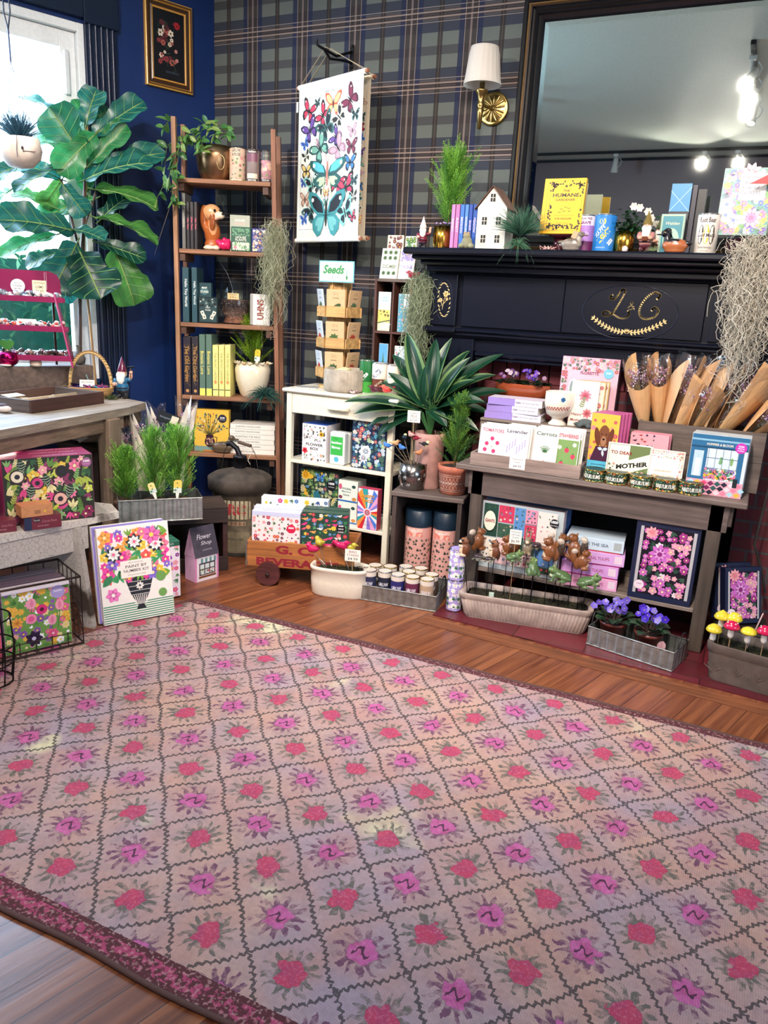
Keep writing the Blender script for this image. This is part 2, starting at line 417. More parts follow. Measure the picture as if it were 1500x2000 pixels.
def book_up(label,F,s,t,zb,w,d,h,col,title='',tc='#ffffff',pages='#efe6d2',extra=None,lean=0.0,group=None,name='book'):
 """a book standing with its spine to the viewer"""
 o=thing(name,label,'book',F.at(s,t,zb),F.yaw,group,rot=(0,lean,F.yaw))
 m=MB();T=.0022
 m.box(0,.004,0,w,.006,h,col,'card',.0015);m.box(-w/2+T/2,d/2+.002,0,T,d-.004,h,col,'card');m.box(w/2-T/2,d/2+.002,0,T,d-.004,h,col,'card')
 a=Art(m,w*.94,h,lambda x,z,e:(x-w*.47,.001-e,z))
 if title:
  k=len(title);
  # spine lettering reads downwards
  vs,fs,gw,gh=glyphs(title,0,.012);sc=min(h*.62/gw,w*.55/gh)
  a.put([(w*.47+y*sc,h*.54-x*sc)for x,y in vs],fs,tc)
 if extra:extra(a)
 build('cover',m,o)
 m=MB();m.box(0,d/2+.003,.003,w-2*T-.0006,d-.012,h-.006,pages,'plain');build('page_block',m,o)
 return o
def book_flat(label,F,l,r,y0,y1,t,z,d,col,title='',tc='#333333',group=None,pages='#efe8d8',extra=None,yaw=0,name='book',cat='book',solid=False,right=None):
 """lies flat, spine towards the viewer; returns object and its top height"""
 c,w,h=F.span(l,r,y0,y1,t,z)
 return flat_at(label,F.at(c,t,z),F.yaw+yaw,w,d,h,col,title,tc,group,pages,extra,name,cat,solid)
def flat_at(label,loc,yaw,w,d,h,col,title='',tc='#333333',group=None,pages='#efe8d8',extra=None,name='book',cat='book',solid=False):
 o=thing(name,label,cat,loc,yaw,group);m=MB();T=.002
 if solid:m.box(0,d/2,0,w,d,h,col,'card',.001)
 else:
  m.box(0,.003,0,w,.006,h,col,'card',.001);m.box(0,d/2,0,w,d,T,col,'card');m.box(0,d/2,h-T,w,d,T,col,'card')
 a=Art(m,w,h,lambda x,z,e:(x-w/2,-e,z))
 if title:a.text(title,w*.40,h*.5,w*.55,h*.45,tc,bold=.01,stretch=False)
 if extra:extra(a)
 build('box_lid' if solid else 'cover',m,o)
 if not solid:
  m=MB();m.box(0,d/2+.002,T+.0004,w-.006,d-.008,h-2*T-.0008,pages,'plain');build('page_block',m,o)
 return o
def can(name,label,loc,r,h,body,art=None,lid='#c9c4b6',rim=.0018,group=None,cat='can',rz=0.0,bodymat='card',open_=False,lidc=None):
 """a tin: printed wall, rolled rims and a sunk lid"""
 o=thing(name,label,cat,loc,rz,group);m=MB()
 m.lathe([(r*.93,.0),(r,.003),(r,h-.003),(r*.985,h-.001)],body,bodymat,36)
 if art:
  a=Art(m,2*math.pi*r,h,lambda x,z,e:((r+e)*math.cos(x/r-math.pi*1.5),(r+e)*math.sin(x/r-math.pi*1.5),z),seg=40)
  a.cx=math.pi*r;art(a)
 build('wall',m,o);m=MB()
 m.lathe([(r*.99,h-.005),(r+rim,h-.003),(r+rim,h),(r*.95,h+.001),(r*.93,h-.004),(0,h-.004)],lid,'metal',36,cap=False)
 build('rim',m,o);m=MB();m.lathe([(r*.99,.004),(r+rim*.8,.003),(r+rim*.8,0),(r*.9,0)],lid,'metal',36,cap=False);build('base_rim',m,o);return o
def blob(parts,vox,name='body',parent=None,mat='satin',loc=None,rz=0,smooth=6):
 """several rounded masses fused into one continuous skin; each face takes the colour of the mass it belongs to"""
 m=MB()
 for p in parts:m.sph(p[0],p[1],'#ffffff','plain',14,10,p[3]if len(p)>3 else None)
 me=bpy.data.meshes.new('skin');me.from_pydata(m.v,[],m.f);o=bpy.data.objects.new('skin',me);COL.objects.link(o)
 md=o.modifiers.new('r','REMESH');md.mode='VOXEL';md.voxel_size=vox;sm=o.modifiers.new('s','SMOOTH');sm.iterations=smooth;sm.factor=.5
 dg=bpy.context.evaluated_depsgraph_get();ev=o.evaluated_get(dg);q=ev.to_mesh()
 n=len(q.vertices);co=np.empty(n*3);q.vertices.foreach_get('co',co);co=co.reshape(-1,3)
 fs=[tuple(f.vertices)for f in q.polygons];ev.to_mesh_clear();bpy.data.objects.remove(o);bpy.data.meshes.remove(me)
 cen=np.array([co[list(f)].mean(0)for f in fs])if fs else np.zeros((0,3));best=None
 for i,p in enumerate(parts):
  r=p[1]if isinstance(p[1],(tuple,list))else(p[1],)*3
  d=cen-np.array(p[0])
  if len(p)>3 and p[3]:d=d@np.array(Euler(p[3]).to_matrix())
  e=(np.linalg.norm(d/np.array(r),axis=1)-1)*min(r)-(p[4]if len(p)>4 else 0)
  if best is None:best=e.copy();ix=np.zeros(len(fs),int)
  else:
   k=e<best;best[k]=e[k];ix[k]=i
 out=MB();out.v=[tuple(c)for c in co];out.f=[list(f)for f in fs];cl=[lin(p[2])for p in parts]
 out.c=[cl[i]for i in ix];out.m=[mat]*len(fs);out.s=[True]*len(fs)
 return build(name,out,parent,loc,rz)
def cypress_mesh(h,w,seed,c1='#5f9a2e',c2='#8cc63f',n=230,spread=.55,shape=None,fine=1.0):
 """a feathery young cypress: stem and many needled sprays; base at 0"""
 g=random.Random(seed);m=MB();shape=shape or(lambda u:(math.sin(math.pi*min(1,(u+.12)*.8))**.7)*(1-u**3))
 for i in range(int(n*.42)):
  u=g.uniform(.0,.93);a=g.uniform(0,6.283);rr=w/2*max(.08,shape(u));z0=h*u*.9
  L=(rr*g.uniform(.8,1.3)+h*.07)*(1 if g.random()<.85 else 1.3);el=R(g.uniform(30,66))+u*.3
  d=Vector((math.cos(a)*math.cos(el),math.sin(a)*math.cos(el),math.sin(el)));b=Vector((0,0,z0));side=d.cross(Vector((0,0,1))).normalized();side=Matrix.Rotation(g.uniform(-1,1),3,d)@side;tip=b+d*L+Vector((0,0,L*.15))
  m.tube([b,b+d*L*.5,tip],[.0012,.001,.0005],c1,'needle',3,False);k=max(5,int(L/.0085));vs=[];fs=[]
  for j in range(k):
   q=(j+1)/k
   if q<.22:continue
   p=b.lerp(tip,q)
   for sg in(-1,1):
    td=(d*.85+side*sg*g.uniform(.55,.95)+Vector((g.gauss(0,.15),g.gauss(0,.15),g.gauss(0,.15)))).normalized();l=g.uniform(.016,.034)*(1.15-q*.75);nn=max(3,int(l/.0036));o=td.cross(side).normalized()
    for y in range(nn+1):
     e=p+td*(l*y/nn);s2=-1 if y%2 else 1;nd=(td+(side if y%4<2 else o)*s2*.75).normalized()*.0068;t=td*.0022;c=len(vs);vs+=[tuple(e-t),tuple(e+t),tuple(e+nd)];fs.append((c,c+1,c+2))
  m.add(vs,fs,c2 if g.random()<.5 else c1,'needle')
 m2=MB();m2.tube([(0,0,-.01),(.003,0,h*.5),(0,0,h*.9)],[.004,.003,.001],'#6b4a2e','woodz',5)
 return m,m2
def cypress(label,loc,h,w,seed,group=None,c1='#558f30',c2='#8cc648',rot=(0,0,0),**k):
 o=thing('cypress_seedling',label,'plant',loc,0,group,rot=rot);f,t=cypress_mesh(h,w,seed,c1,c2,**k)
 build('foliage',f,o);build('stem',t,o);return o
def spanish_moss(label,loc,w,d,h,n,seed,cols=('#9a9c7c','#b7b59a','#7f8266'),over=.06,taper=.5,thick=1.0):
 """tangle of grey strands that starts over an edge and hangs"""
 g=random.Random(seed);m=MB()
 for i in range(n):
  x=g.gauss(0,w/3.6);y=g.uniform(-d,d);z=g.uniform(-.05*h,over);L=h*1.15*g.uniform(.2,1.0)**1.2*(1-.35*min(1,abs(x)/w*2));k=max(8,int(L/.012));z-=g.random()**2*(h*.45)
  p=Vector((x,y+g.uniform(0,.03),z));pts=[p.copy()];v=Vector((g.gauss(0,.5),g.gauss(0,.3),g.uniform(-.2,.5)))
  for j in range(k):
   v=v*.45+Vector((g.gauss(0,1.0)-(p.x-x*.75)*14,g.gauss(0,.5),g.gauss(-.8,.75)))*.75
   p=p+v*(L/k);pts.append(p.copy())
  m.tube(pts,g.uniform(.0006,.0011)*thick,g.choice(cols),'fabric',3,False)
 return tag(build('spanish_moss',m,None,loc),label,'moss')
def air_plant(label,loc,r,n,seed,c=('#3f6b62','#5b8c7c','#2f5550'),up=.25,droop=.5,wd=.0024,name='air_plant',group=None,parent=None):
 g=random.Random(seed);m=MB()
 for i in range(n):
  a=g.uniform(0,6.283);el=math.asin(g.uniform(-.25 if droop>.3 else .1,1));L=r*g.uniform(.7,1.1)
  d=Vector((math.cos(a)*math.cos(el),math.sin(a)*math.cos(el),math.sin(el)+up)).normalized();pts=[]
  for j in range(7):
   u=j/6;pts.append(d*L*u+Vector((0,0,-droop*L*u*u))+Vector((g.gauss(0,.01),g.gauss(0,.01),0))*r*u)
  m.tube(pts,[wd*(1-.85*j/6)for j in range(7)],g.choice(c),'needle',4,False)
 o=build(name,m,parent,loc)
 return o if parent else tag(o,label,'plant',group)
def sign_on_stick(name,label,loc,rz,w,h,lines,z0,stick='#c9ab7c',paper='#f4efe2',group=None,tilt=0.0):
 """hand-lettered card on a stick; loc is the stick's foot, z0 the height of the card's lower edge"""
 o=thing(name,label,'sign',loc,rz,group);m=MB();m.tube([(0,0,0),(0,0,z0+h*.5)],.0016,stick,'woodz',5);build('stick',m,o)
 m=MB();m.at((0,-.003,z0),(0,tilt,0));m.box(0,0,0,w,.0015,h,paper,'card')
 a=Art(m,w,h,lambda x,z,e:(x-w/2,-.00075-e,z))
 for t,y,ww,hh,c in lines:a.text(t,w/2,h*y,w*ww,h*hh,c,.1,.005)
 build('card',m,o);return o
def price_card(name,label,loc,rz,w,h,lines,lean=.25,paper='#f4efe2',group=None,roll=0.0):
 m=MB();m.T=Matrix.Rotation(-lean,4,'X')@Matrix.Rotation(roll,4,'Y');m.box(0,0,0,w,.0015,h,paper,'card')
 a=Art(m,w,h,lambda x,z,e:(x-w/2,-.00075-e,z))
 for t,y,ww,hh,c in lines:a.text(t,w/2,h*y,w*ww,h*hh,c,.1,.005)
 return tag(build(name,m,None,loc,rz),label,'sign',group)
def planks(m,n,w,d,h,col,x0=0,y0=0,z0=0,axis='x',gap=.001,mat='woodx',b=.0015):
 for i in range(n):m.box(x0,y0,z0+i*(h/n),w,d,h/n-gap,col,mat,b)
def open_crate(name,label,F,s,t,z,w,d,h,col,th=.012,mat='woodx',cat='crate',nb=1,art=None,group=None,slope=0.0):
 o=thing(name,label,cat,F.at(s,t,z),F.yaw,group)
 for nm,args in(('front_board',(0,th/2,w,th)),('back_board',(0,d-th/2,w,th))):
  m=MB();planks(m,nb,args[2],args[3],h,col,args[0],args[1],0,mat=mat)
  if art and nm=='front_board':art(Art(m,w,h,lambda x,zz,e:(x-w/2,-e,zz),mat='plain'))
  build(nm,m,o)
 for sg in(-1,1):
  m=MB();m.box(sg*(w/2-th/2),d/2,0,th,d-2*th-.0006,h,col,'woody',.0015);build('end_board',m,o)
 m=MB();m.box(0,d/2,.001,w-2*th-.001,d-2*th-.001,th*.7,col,mat);build('bottom_board',m,o)
 return o
def galv_tray(label,loc,rz,w,d,h,group=None,th=.0035,flutes=True,handle=False):
 """corrugated zinc tray, front edge centred on loc"""
 o=thing('zinc_tray',label,'tray',loc,rz,group);m=MB()
 def wall(x0,y0,x1,y1):
  L=math.hypot(x1-x0,y1-y0);k=max(8,int(L/.009));ux,uy=(x1-x0)/L,(y1-y0)/L;vs=[]
  for i in range(k+1):
   a=L*i/k;off=.0016*(1 if(i//2)%2 else-1)if 0<i<k else 0
   px,py=x0+ux*a-uy*off*-1,y0+uy*a-ux*off
   for zz in(.006,h-.006):vs.append((px,py,zz))
  m.add(vs,[(2*i,2*i+2,2*i+3,2*i+1)for i in range(k)],'#a9aba8','galv')
  vi=[(vx-(-uy)*-th,vy+ux*th,vz)for vx,vy,vz in vs]
  m.add(vi,[(2*i,2*i+1,2*i+3,2*i+2)for i in range(k)],'#8f918e','galv')
 c=[(-w/2,0),(w/2,0),(w/2,d),(-w/2,d)]
 for i in range(4):wall(*c[i],*c[(i+1)%4])
 m.box(0,d/2,.001,w-.002,d-.002,.004,'#8f918e','galv');build('tray_wall',m,o)
 m=MB()
 for zz in(.003,h-.004):m.tube([(x,y,zz)for x,y in c]+[(*c[0],zz),(*c[1],zz)],.0034,'#b5b7b4','galv',6)
 build('rolled_rim',m,o)
 if handle:
  for sg in(-1,1):
   m=MB();m.tube([(sg*(w/2+.001),d/2+math.cos(a)*.05,h+math.sin(a)*.055)for a in np.linspace(0,math.pi,12)],.0028,'#3a3836','iron',6);build('handle',m,o)
 return o
def pot(name,label,loc,prof,col,mat='mottle',soil=None,n=40,art=None,group=None,cat='pot',rz=0,sx=1,sy=1,wave=None,soilmat='moss',soilc='#2c2118',saucer=None):
 o=thing(name,label,cat,loc,rz,group);m=MB();m.lathe(prof,col,mat,n,sx=sx,sy=sy,wave=wave,cap=False)
 if art:art(m)
 build('pot_body',m,o)
 if soil:
  m=MB();r,z=soil;m.lathe([(0,z+.004),(r*.5,z+.005),(r*.85,z+.003),(r,z)],soilc,soilmat,24,sx=sx,sy=sy,cap=False);m.f=[f[::-1]for f in m.f];build('soil',m,o)
 return o
def moss_bed(name,w,d,z,parent,seed=1,loc=(0,0),col=('#3d4224','#5a5f33','#2a2a18'),n=260,mat='moss',k=.012):
 """clumped moss filling a trough"""
 g=random.Random(seed);m=MB();m.box(loc[0],loc[1],z-.02,w,d,.02,'#2a2417','moss')
 for i in range(n):
  x=loc[0]+g.uniform(-w/2,w/2)*.97;y=loc[1]+g.uniform(-d/2,d/2)*.95;p=Vector((x,y,z-.002));v=Vector((g.gauss(0,1),g.gauss(0,1),1.3)).normalized()
  m.tube([p,p+v*k,p+v*k*1.4+Vector((g.gauss(0,k*.8),g.gauss(0,k*.8),-k*.3))],[.0012,.001,.0004],g.choice(col),'needle',3,False)
 o=build(name,m,parent);o['kind']='stuff';return o
def barcode(a,x,y,w,h,n=12,c='#181018'):
 for i in range(n):a.rect(x+w*i/n,y,x+w*(i+(.3 if i%3 else .6))/n,y+h,c,True)
 a.k+=1
 # ================================================================ THE ROOM
CX,CY=-2.99,3.9
WD=Vector((-.368,-.93,0)).normalized();WYAW=math.atan2(-WD.y,-WD.x)
FW=Frame(CX,CY,WYAW)
CEIL=3.12
# floor boards
g=G('floorboards');v=g.coord((1,1,1),(0,0,R(-73)))
br=g.n('ShaderNodeTexBrick');g.l(v,br.inputs['Vector']);br.offset=.37;br.squash=1
for k,q in(('Color1',(0,0,0,1)),('Color2',(1,1,1,1)),('Mortar',(.5,.5,.5,1)),('Scale',1.0),('Mortar Size',.0011),('Mortar Smooth',.2),('Brick Width',1.1),('Row Height',.083)):br.inputs[k].default_value=q
gs=g.n('ShaderNodeVectorMath',operation='MULTIPLY');g.l(v,gs.inputs[0]);gs.inputs[1].default_value=(1.3,22,1);gv=gs.outputs[0];off=g.mix(.9,gv,g.gray(g.math('MULTIPLY',br.outputs['Color'],7)),'ADD')
f=g.noise(off,1.6,7,rough=.62);f2=g.noise(g.coord(),1.7,3)
base=g.mix(g.ramp(f,.33,.66),lin('#5a2b18'),lin('#a3633c'));base=g.mix(g.math('MULTIPLY',br.outputs['Color'],.45),base,lin('#5c2a1c'))
base=g.mix(g.math('MULTIPLY',g.ramp(f2,.4,.7),.35),base,lin('#8f5a48'));base=g.mix(br.outputs['Fac'],base,lin('#23120c'))
g.l(base,g.b.inputs['Base Color']);g.b.inputs['Roughness'].default_value=.3;g.bump(g.math('SUBTRACT',f,g.math('MULTIPLY',br.outputs['Fac'],2.0)),.18,.003)
m=MB();m.add([(-4.2,-2.3,0),(3.2,-2.3,0),(3.2,3.95,0),(-4.2,3.95,0)],[(0,1,2,3)],'#ffffff','floorboards');m.box(-.5,.8,-.05,7.4,6.3,.045,'#33221a','woodx');struct('floor',m)
m=MB();a=Art(m,1,1,lambda x,y,e:(x,y,.0015));m.prism([(0,0),(1.7,0),(1.7,.075),(0,.075)],0,.001,'#a5603a','woodx')
m=MB();m.at((-1.13,3.0,.0005),(0,0,R(-3.9)));m.box(.85,-.04,0,1.75,.08,.003,'#8a5030','woodx',.0008);struct('trim_1',m)
g=G('hearth_tile');v=g.coord();br=g.n('ShaderNodeTexBrick');g.l(v,br.inputs['Vector']);br.offset=.5
for k,q in(('Color1',lin('#5c2029')),('Color2',lin('#6e2a30')),('Mortar',lin('#3f1c1e')),('Scale',1.0),('Mortar Size',.003),('Brick Width',.3),('Row Height',.15)):br.inputs[k].default_value=q
g.l(g.mix(.35,br.outputs['Color'],g.noise(v,20,4,'Color'),'SOFT_LIGHT'),g.b.inputs['Base Color']);g.b.inputs['Roughness'].default_value=.32
m=MB();m.prism([(0,0),(1,0),(1,1),(0,1)],0,0,'#ffffff');m=MB()
m.add([(-1.13,3.03,.006),(.75,2.90,.006),(.75,3.72,.006),(-1.13,3.72,.006),(-1.13,3.03,0),(.75,2.90,0),(.75,3.72,0),(-1.13,3.72,0)],[(0,1,2,3),(0,4,5,1),(3,7,4,0)],'#ffffff','hearth_tile');struct('trim_2',m)
# wallpaper
g=G('plaid');tc=g.n('ShaderNodeTexCoord');sx=g.n('ShaderNodeSeparateXYZ');g.l(tc.outputs['Object'],sx.inputs[0])
nz=g.noise(g.coord((1,1,1)),260,2)
def bands(src,c0):
 p=g.math('SUBTRACT',g.math('FRACT',g.math('ADD',g.math('DIVIDE',g.math('SUBTRACT',src,c0),.314),10.5)),.5)
 d=g.math('MULTIPLY',g.math('ABSOLUTE',p),.314)
 def band(c,w):return g.math('LESS_THAN',g.math('ABSOLUTE',g.math('SUBTRACT',d,c)),w/2)
 return band
bx=bands(sx.outputs['X'],-1.79);bz=bands(sx.outputs['Z'],2.394)
col=g.mix(g.noise(g.coord(),3,2),lin('#4c5655'),lin('#5d605c'))
def lay(fac,c,k):
 global col
 col=g.mix(g.math('MULTIPLY',fac,k),col,lin(c))
lay(bz(.157,.040),'#2c2b33',.75);lay(bz(.052,.052),'#171d33',.85);lay(bz(.0,.05),'#3b3034',.9);lay(bx(.157,.026),'#1b1413',.85)
lay(bx(.045,.030),'#0b1638',.9);lay(bx(.018,.03),'#251b1c',.85);lay(bx(.0,.010),'#6f6260',.8);lay(bz(.012,.006),'#8b7c74',.8);lay(bz(.004,.004),'#1a1416',.9)
lay(bx(.031,.0022),'#b7a79b',.55);lay(bz(.033,.0025),'#b7a79b',.5);lay(bx(.157,.003),'#5a4a44',.6)
g.l(g.mix(1.0,col,g.gray(g.val(nz,.7,1.3)),'MULTIPLY'),g.b.inputs['Base Color']);g.b.inputs['Roughness'].default_value=.85;g.bump(nz,.15,.001)
m=MB();m.box(-.06,3.95,0,6.3,.1,CEIL,'#ffffff','plaid');struct('wall_back',m)
# window wall, navy, with the window opening cut out of it
WS0,WS1,WZ0,WZ1=-2.15,-.735,.86,2.60
g=simple('navy',.42,amt=.1,scale=5)
NAVY='#08265c'
m=MB();m.T=Matrix.Translation((CX,CY,0))@Matrix.Rotation(WYAW,4,'Z')
def wp(s0,s1,z0,z1,y0=0,y1=.14,c=NAVY,mt='navy',b=0):m.box((s0+s1)/2,(y0+y1)/2,z0,s1-s0,y1-y0,z1-z0,c,mt,b)
wp(WS1,.12,0,CEIL);wp(-3.4,WS0,0,CEIL);wp(WS0,WS1,0,WZ0);wp(WS0,WS1,WZ1,CEIL);struct('wall_left',m)
# navy fluted casing
m=MB();m.T=Matrix.Translation((CX,CY,0))@Matrix.Rotation(WYAW,4,'Z')
wp(-.735,-.575,.0,2.78,-.02,-.001,'#0a1730','satin',.002)
for q in(-.715,-.685,-.655,-.625,-.597):m.tube([(q,-.022,.25),(q,-.022,2.66)],.0085,'#0c1b38','satin',8)
wp(-.745,-.565,2.60,2.80,-.035,-.0202,'#0a1730','satin',.004);wp(-2.40,-.745,2.62,2.80,-.03,-.001,'#0a1730','satin',.003);wp(-2.30,-2.152,.0,2.62,-.02,-.001,'#0a1730','satin',.003)
wp(-2.40,-.745,2.74,2.80,-.05,-.0302,'#0c1b38','satin',.004);wp(-2.35,-.76,.76,.85,-.06,-.001,'#0a1730','satin',.004);struct('trim_3',m)
# white window: liner, sash, glass, latch
m=MB();m.T=Matrix.Translation((CX,CY,0))@Matrix.Rotation(WYAW,4,'Z');WH='#e9ecee'
for a in((WS1-.035,WS1-.001,WZ0,WZ1,0,.13),(WS0,WS0+.035,WZ0,WZ1,0,.13),(WS0+.035,WS1-.035,WZ1-.04,WZ1-.001,0,.13),(WS0+.035,WS1-.035,WZ0+.001,WZ0+.05,-.02,.13)):wp(*a,WH,'satin',.002)
for a in((WS1-.115,WS1-.036,WZ0+.051,WZ1-.041,.03,.075),(WS0+.036,WS0+.115,WZ0+.051,WZ1-.041,.03,.075),(WS0+.115,WS1-.115,WZ1-.12,WZ1-.041,.03,.075),(WS0+.115,WS1-.115,WZ0+.051,WZ0+.15,.03,.075)):wp(*a,WH,'satin',.003)
wp(WS1-.1,WS1-.075,2.27,2.47,.012,.0295,'#d5dade','satin',.004)
wf=struct('window_1',m)
m=MB();m.T=Matrix.Translation((CX,CY,0))@Matrix.Rotation(WYAW,4,'Z');wp(WS0+.116,WS1-.116,WZ0+.151,WZ1-.121,.05,.054,'#ffffff','glass');build('pane',m,wf)
# other walls and ceiling
m=MB()
for a in((-.5,-2.3,1.8,0,CEIL),(0,.1,0,0,0),):pass
for y0,y1,z0,z1 in((-2.35,-.9,0,CEIL),(1.5,3.95,0,CEIL),(-.9,1.5,0,.8),(-.9,1.5,2.6,CEIL)):m.box(3.05,(y0+y1)/2,z0,.1,y1-y0,z1-z0,'#6a6468','plain')
struct('wall_right',m)
m=MB()
for y0,y1,z0,z1 in((-.9,-.84,.8,2.6),(1.44,1.5,.8,2.6),(.27,.33,.86,2.54),(-.84,1.44,.8,.86),(-.84,1.44,2.54,2.6)):m.box(3.04,(y0+y1)/2,z0,.06,y1-y0,z1-z0,'#e9ecee','satin',.003)
wf=struct('added_fill_window',m);m=MB();m.box(3.05,.3,.861,.004,2.27,1.678,'#ffffff','glass');build('pane',m,wf)  # unseen window made up as an opening for the added fill light
m=MB();m.box(-.6,-2.35,0,7.6,.1,CEIL,'#93868c','plain');struct('wall_front',m)
m=MB();m.box(-4.35,-1.0,0,.1,2.8,CEIL,NAVY,'navy');struct('wall_side',m)
m=MB();m.box(-.6,.8,CEIL+.001,7.8,6.5,.1,'#dbe8de','plain');struct('ceiling',m)
m=MB();m.box(-.6,-2.29,CEIL-.03,7.6,.012,.028,'#0a0f1e','satin');struct('trim_4',m)
# outdoors seen through the panes: hedge and the neighbouring wall
gg=random.Random(3);m=MB()
for i in range(5200):
 s_=gg.uniform(-3.4,.6);z_=gg.uniform(-.1,1.55);t_=1.0+gg.uniform(0,.5);d=Vector((gg.gauss(0,1),gg.gauss(0,1),gg.gauss(0,.7)))
 m.leaf(FW.at(s_,t_,z_),d,(0,.3,1),gg.uniform(.06,.11),.04,gg.choice(('#5aa87a','#7ac08a','#3f8a66')),'leaf',.4,2,m=1)
m.T=Matrix.Translation((CX,CY,0))@Matrix.Rotation(WYAW,4,'Z');m.box(-1.6,1.36,0,4.0,.2,1.5,'#3f8a70','leaf');o=build('garden_hedge',m);tag(o,'leafy green hedge outside the window','hedge',kind='stuff')
m=MB();m.T=Matrix.Translation(FW.at(-.0,.78,0))@Matrix.Rotation(WYAW,4,'Z')
for k in range(26):
 for q in range(2):m.box(-.36+q*.31+(k%2)*.06,0,k*.125,.3,.25,.117,gg.choice(('#8aa0aa','#7b919c','#97a9b1')),'mottle',.006)
tag(build('stone_gatepost',m),'grey stone pier outside the window beyond the hedge','wall')
m=MB();m.box(-3.6,3.5,-.08,5,8,.02,'#7d8a6a','moss');struct('ground',m)
# ---------------------------------------------------------------- chimney piece
g=simple('blackblue',.3,amt=.12,scale=(30),stretch=(1,1,6),bump=.08)
BK='#080d1d'
mt=thing('fireplace_mantel','black painted wooden fireplace mantel with gold initials on its frieze','mantel',(-.55,3.62,0))
def mx(x):return x+.55
def mbx(name,boxes,col=BK,mat='blackblue'):
 m=MB();m.T=Matrix.Translation((.55,-3.62,0))
 for(x0,x1,y0,y1,z0,z1,b)in boxes:m.box((x0+x1)/2,(y0+y1)/2,z0,x1-x0,y1-y0,z1-z0,col,mat,b)
 return build(name,m,mt)
mbx('mantel_shelf',[(-1.56,.60,3.43,3.898,1.572,1.602,.008),(-1.53,.57,3.47,3.898,1.553,1.572,.005),(-1.51,.55,3.52,3.898,1.532,1.553,.008),(-1.49,.53,3.56,3.898,1.505,1.532,.004)])
mbx('frieze',[(-1.475,.50,3.64,3.898,1.20,1.505,.002),(-1.475,-1.345,3.615,3.64,1.255,1.495,.003),(-1.32,-.83,3.622,3.64,1.255,1.495,.003),(-.828,-.225,3.622,3.64,1.255,1.495,.003),(-.20,.42,3.622,3.64,1.255,1.495,.003)])
mbx('moulding',[(-1.48,.50,3.60,3.66,1.228,1.248,.007),(-1.48,.50,3.615,3.66,1.212,1.228,.003),(-1.50,-1.335,3.585,3.66,1.223,1.250,.006),(-1.48,.50,3.66,3.7,1.14,1.2,.003),(-1.24,.50,3.635,3.7,1.118,1.142,.006),(-1.24,.50,3.65,3.7,1.10,1.118,.004)])
mbx('pilaster',[(-1.475,-1.25,3.64,3.898,.0,1.20,.003),(-1.45,-1.275,3.625,3.64,.18,1.08,.004),(-1.485,-1.24,3.62,3.898,.0,.14,.004)])
m=MB();m.T=Matrix.Translation((.55,-3.62,0));GOLD='#dcc084'
A_=Art(m,1,1,lambda x,z,e:(x,3.6215-e,z),mat='metal');A_.mat='gilt'
gm=simple('gilt',.5,.15,amt=.15,scale=60)
def curve(pts,wd,k=5):
 """smooth brush stroke through points; wd may swell"""
 P=[Vector((a,b))for a,b in pts];P=[P[0]*2-P[1]]+P+[P[-1]*2-P[-2]];out=[]
 for i in range(1,len(P)-2):
  for q in range(k):
   t=q/k;out.append(.5*((2*P[i])+(P[i+1]-P[i-1])*t+(2*P[i-1]-5*P[i]+4*P[i+1]-P[i+2])*t*t+(3*P[i]-P[i-1]-3*P[i+1]+P[i+2])*t**3))
 out.append(P[-2]);return[(p.x,p.y)for p in out]
cxo,czo=-.535,1.372
def stroke_at(pts,wd,sc=.001,ox=0,oz=0):A_.stroke(curve([(cxo+ox+a*sc,czo+oz+b*sc)for a,b in pts],1),wd,GOLD)
stroke_at([(-66,46),(-75,37),(-66,30),(-50,40),(-37,62),(-27,68),(-22,58),(-32,30),(-46,0),(-58,-22),(-74,-32),(-92,-30),(-94,-20),(-80,-16),(-58,-24),(-30,-37),(-6,-36),(4,-22),(-2,-10)],.0075,sc=.00115,ox=-.004,oz=.006)
stroke_at([(84,38),(94,52),(74,62),(46,42),(27,5),(31,-25),(53,-36),(83,-27),(95,-5),(80,8),(70,-4)],.0085,sc=.00115,ox=.012,oz=.006)
stroke_at([(24,-12),(4,12),(6,22),(14,20),(10,8),(-4,-4),(-2,-14),(12,-12),(20,0)],.0035,sc=.0009,ox=-.002,oz=.014)
# laurel swag under the initials
for i in range(21):
 u=(i-10)/10;x=cxo+u*.148;z=czo-.098+.052*u*u;
 if abs(i-10)<1:continue
 sl=math.atan(2*.052*u/.148);dr=sl if u>0 else sl+math.pi
 for q in(-.9,0,.9):A_.leaf(x,z,.016,.0065,dr+q,GOLD)
for q in(-.8,-.4,0,.4,.8):A_.leaf(cxo,czo-.104,.024,.007,math.pi/2+q,GOLD)
A_.k+=1
# small oval on the left panel, dashed leaves with a sprig
ox_,oz_=-1.408,1.375;A_.mp=lambda x,z,e:(x,3.6145-e,z)
for i in range(22):
 a=i/22*2*math.pi;A_.leaf(ox_+.030*math.cos(a),oz_+.078*math.sin(a),.015,.005,a+math.pi/2+.15*math.sin(2*a),GOLD)
A_.k+=1;A_.stroke([(ox_-.006,oz_-.045),(ox_,oz_),(ox_+.008,oz_+.02)],.002,GOLD);A_.stroke([(ox_-.006,oz_-.03),(ox_-.018,oz_-.005)],.0018,GOLD);A_.stroke([(ox_-.002,oz_-.02),(ox_+.014,oz_+.0)],.0018,GOLD)
for dx,dz,r_ in((.008,.028,.016),(-.018,-.002,.012),(.015,.004,.008)):A_.flower(ox_+dx,oz_+dz,r_,GOLD,'#8a6a2a',6)
build('gold_ornament',m,mt)
m=MB();m.T=Matrix.Translation((.55,-3.62,0));L_=[]
L_+=[(cxo+.205*math.copysign(abs(math.cos(a))**.9,math.cos(a)),czo-.012+.115*math.sin(a))for a in np.linspace(0,2*math.pi,49)]
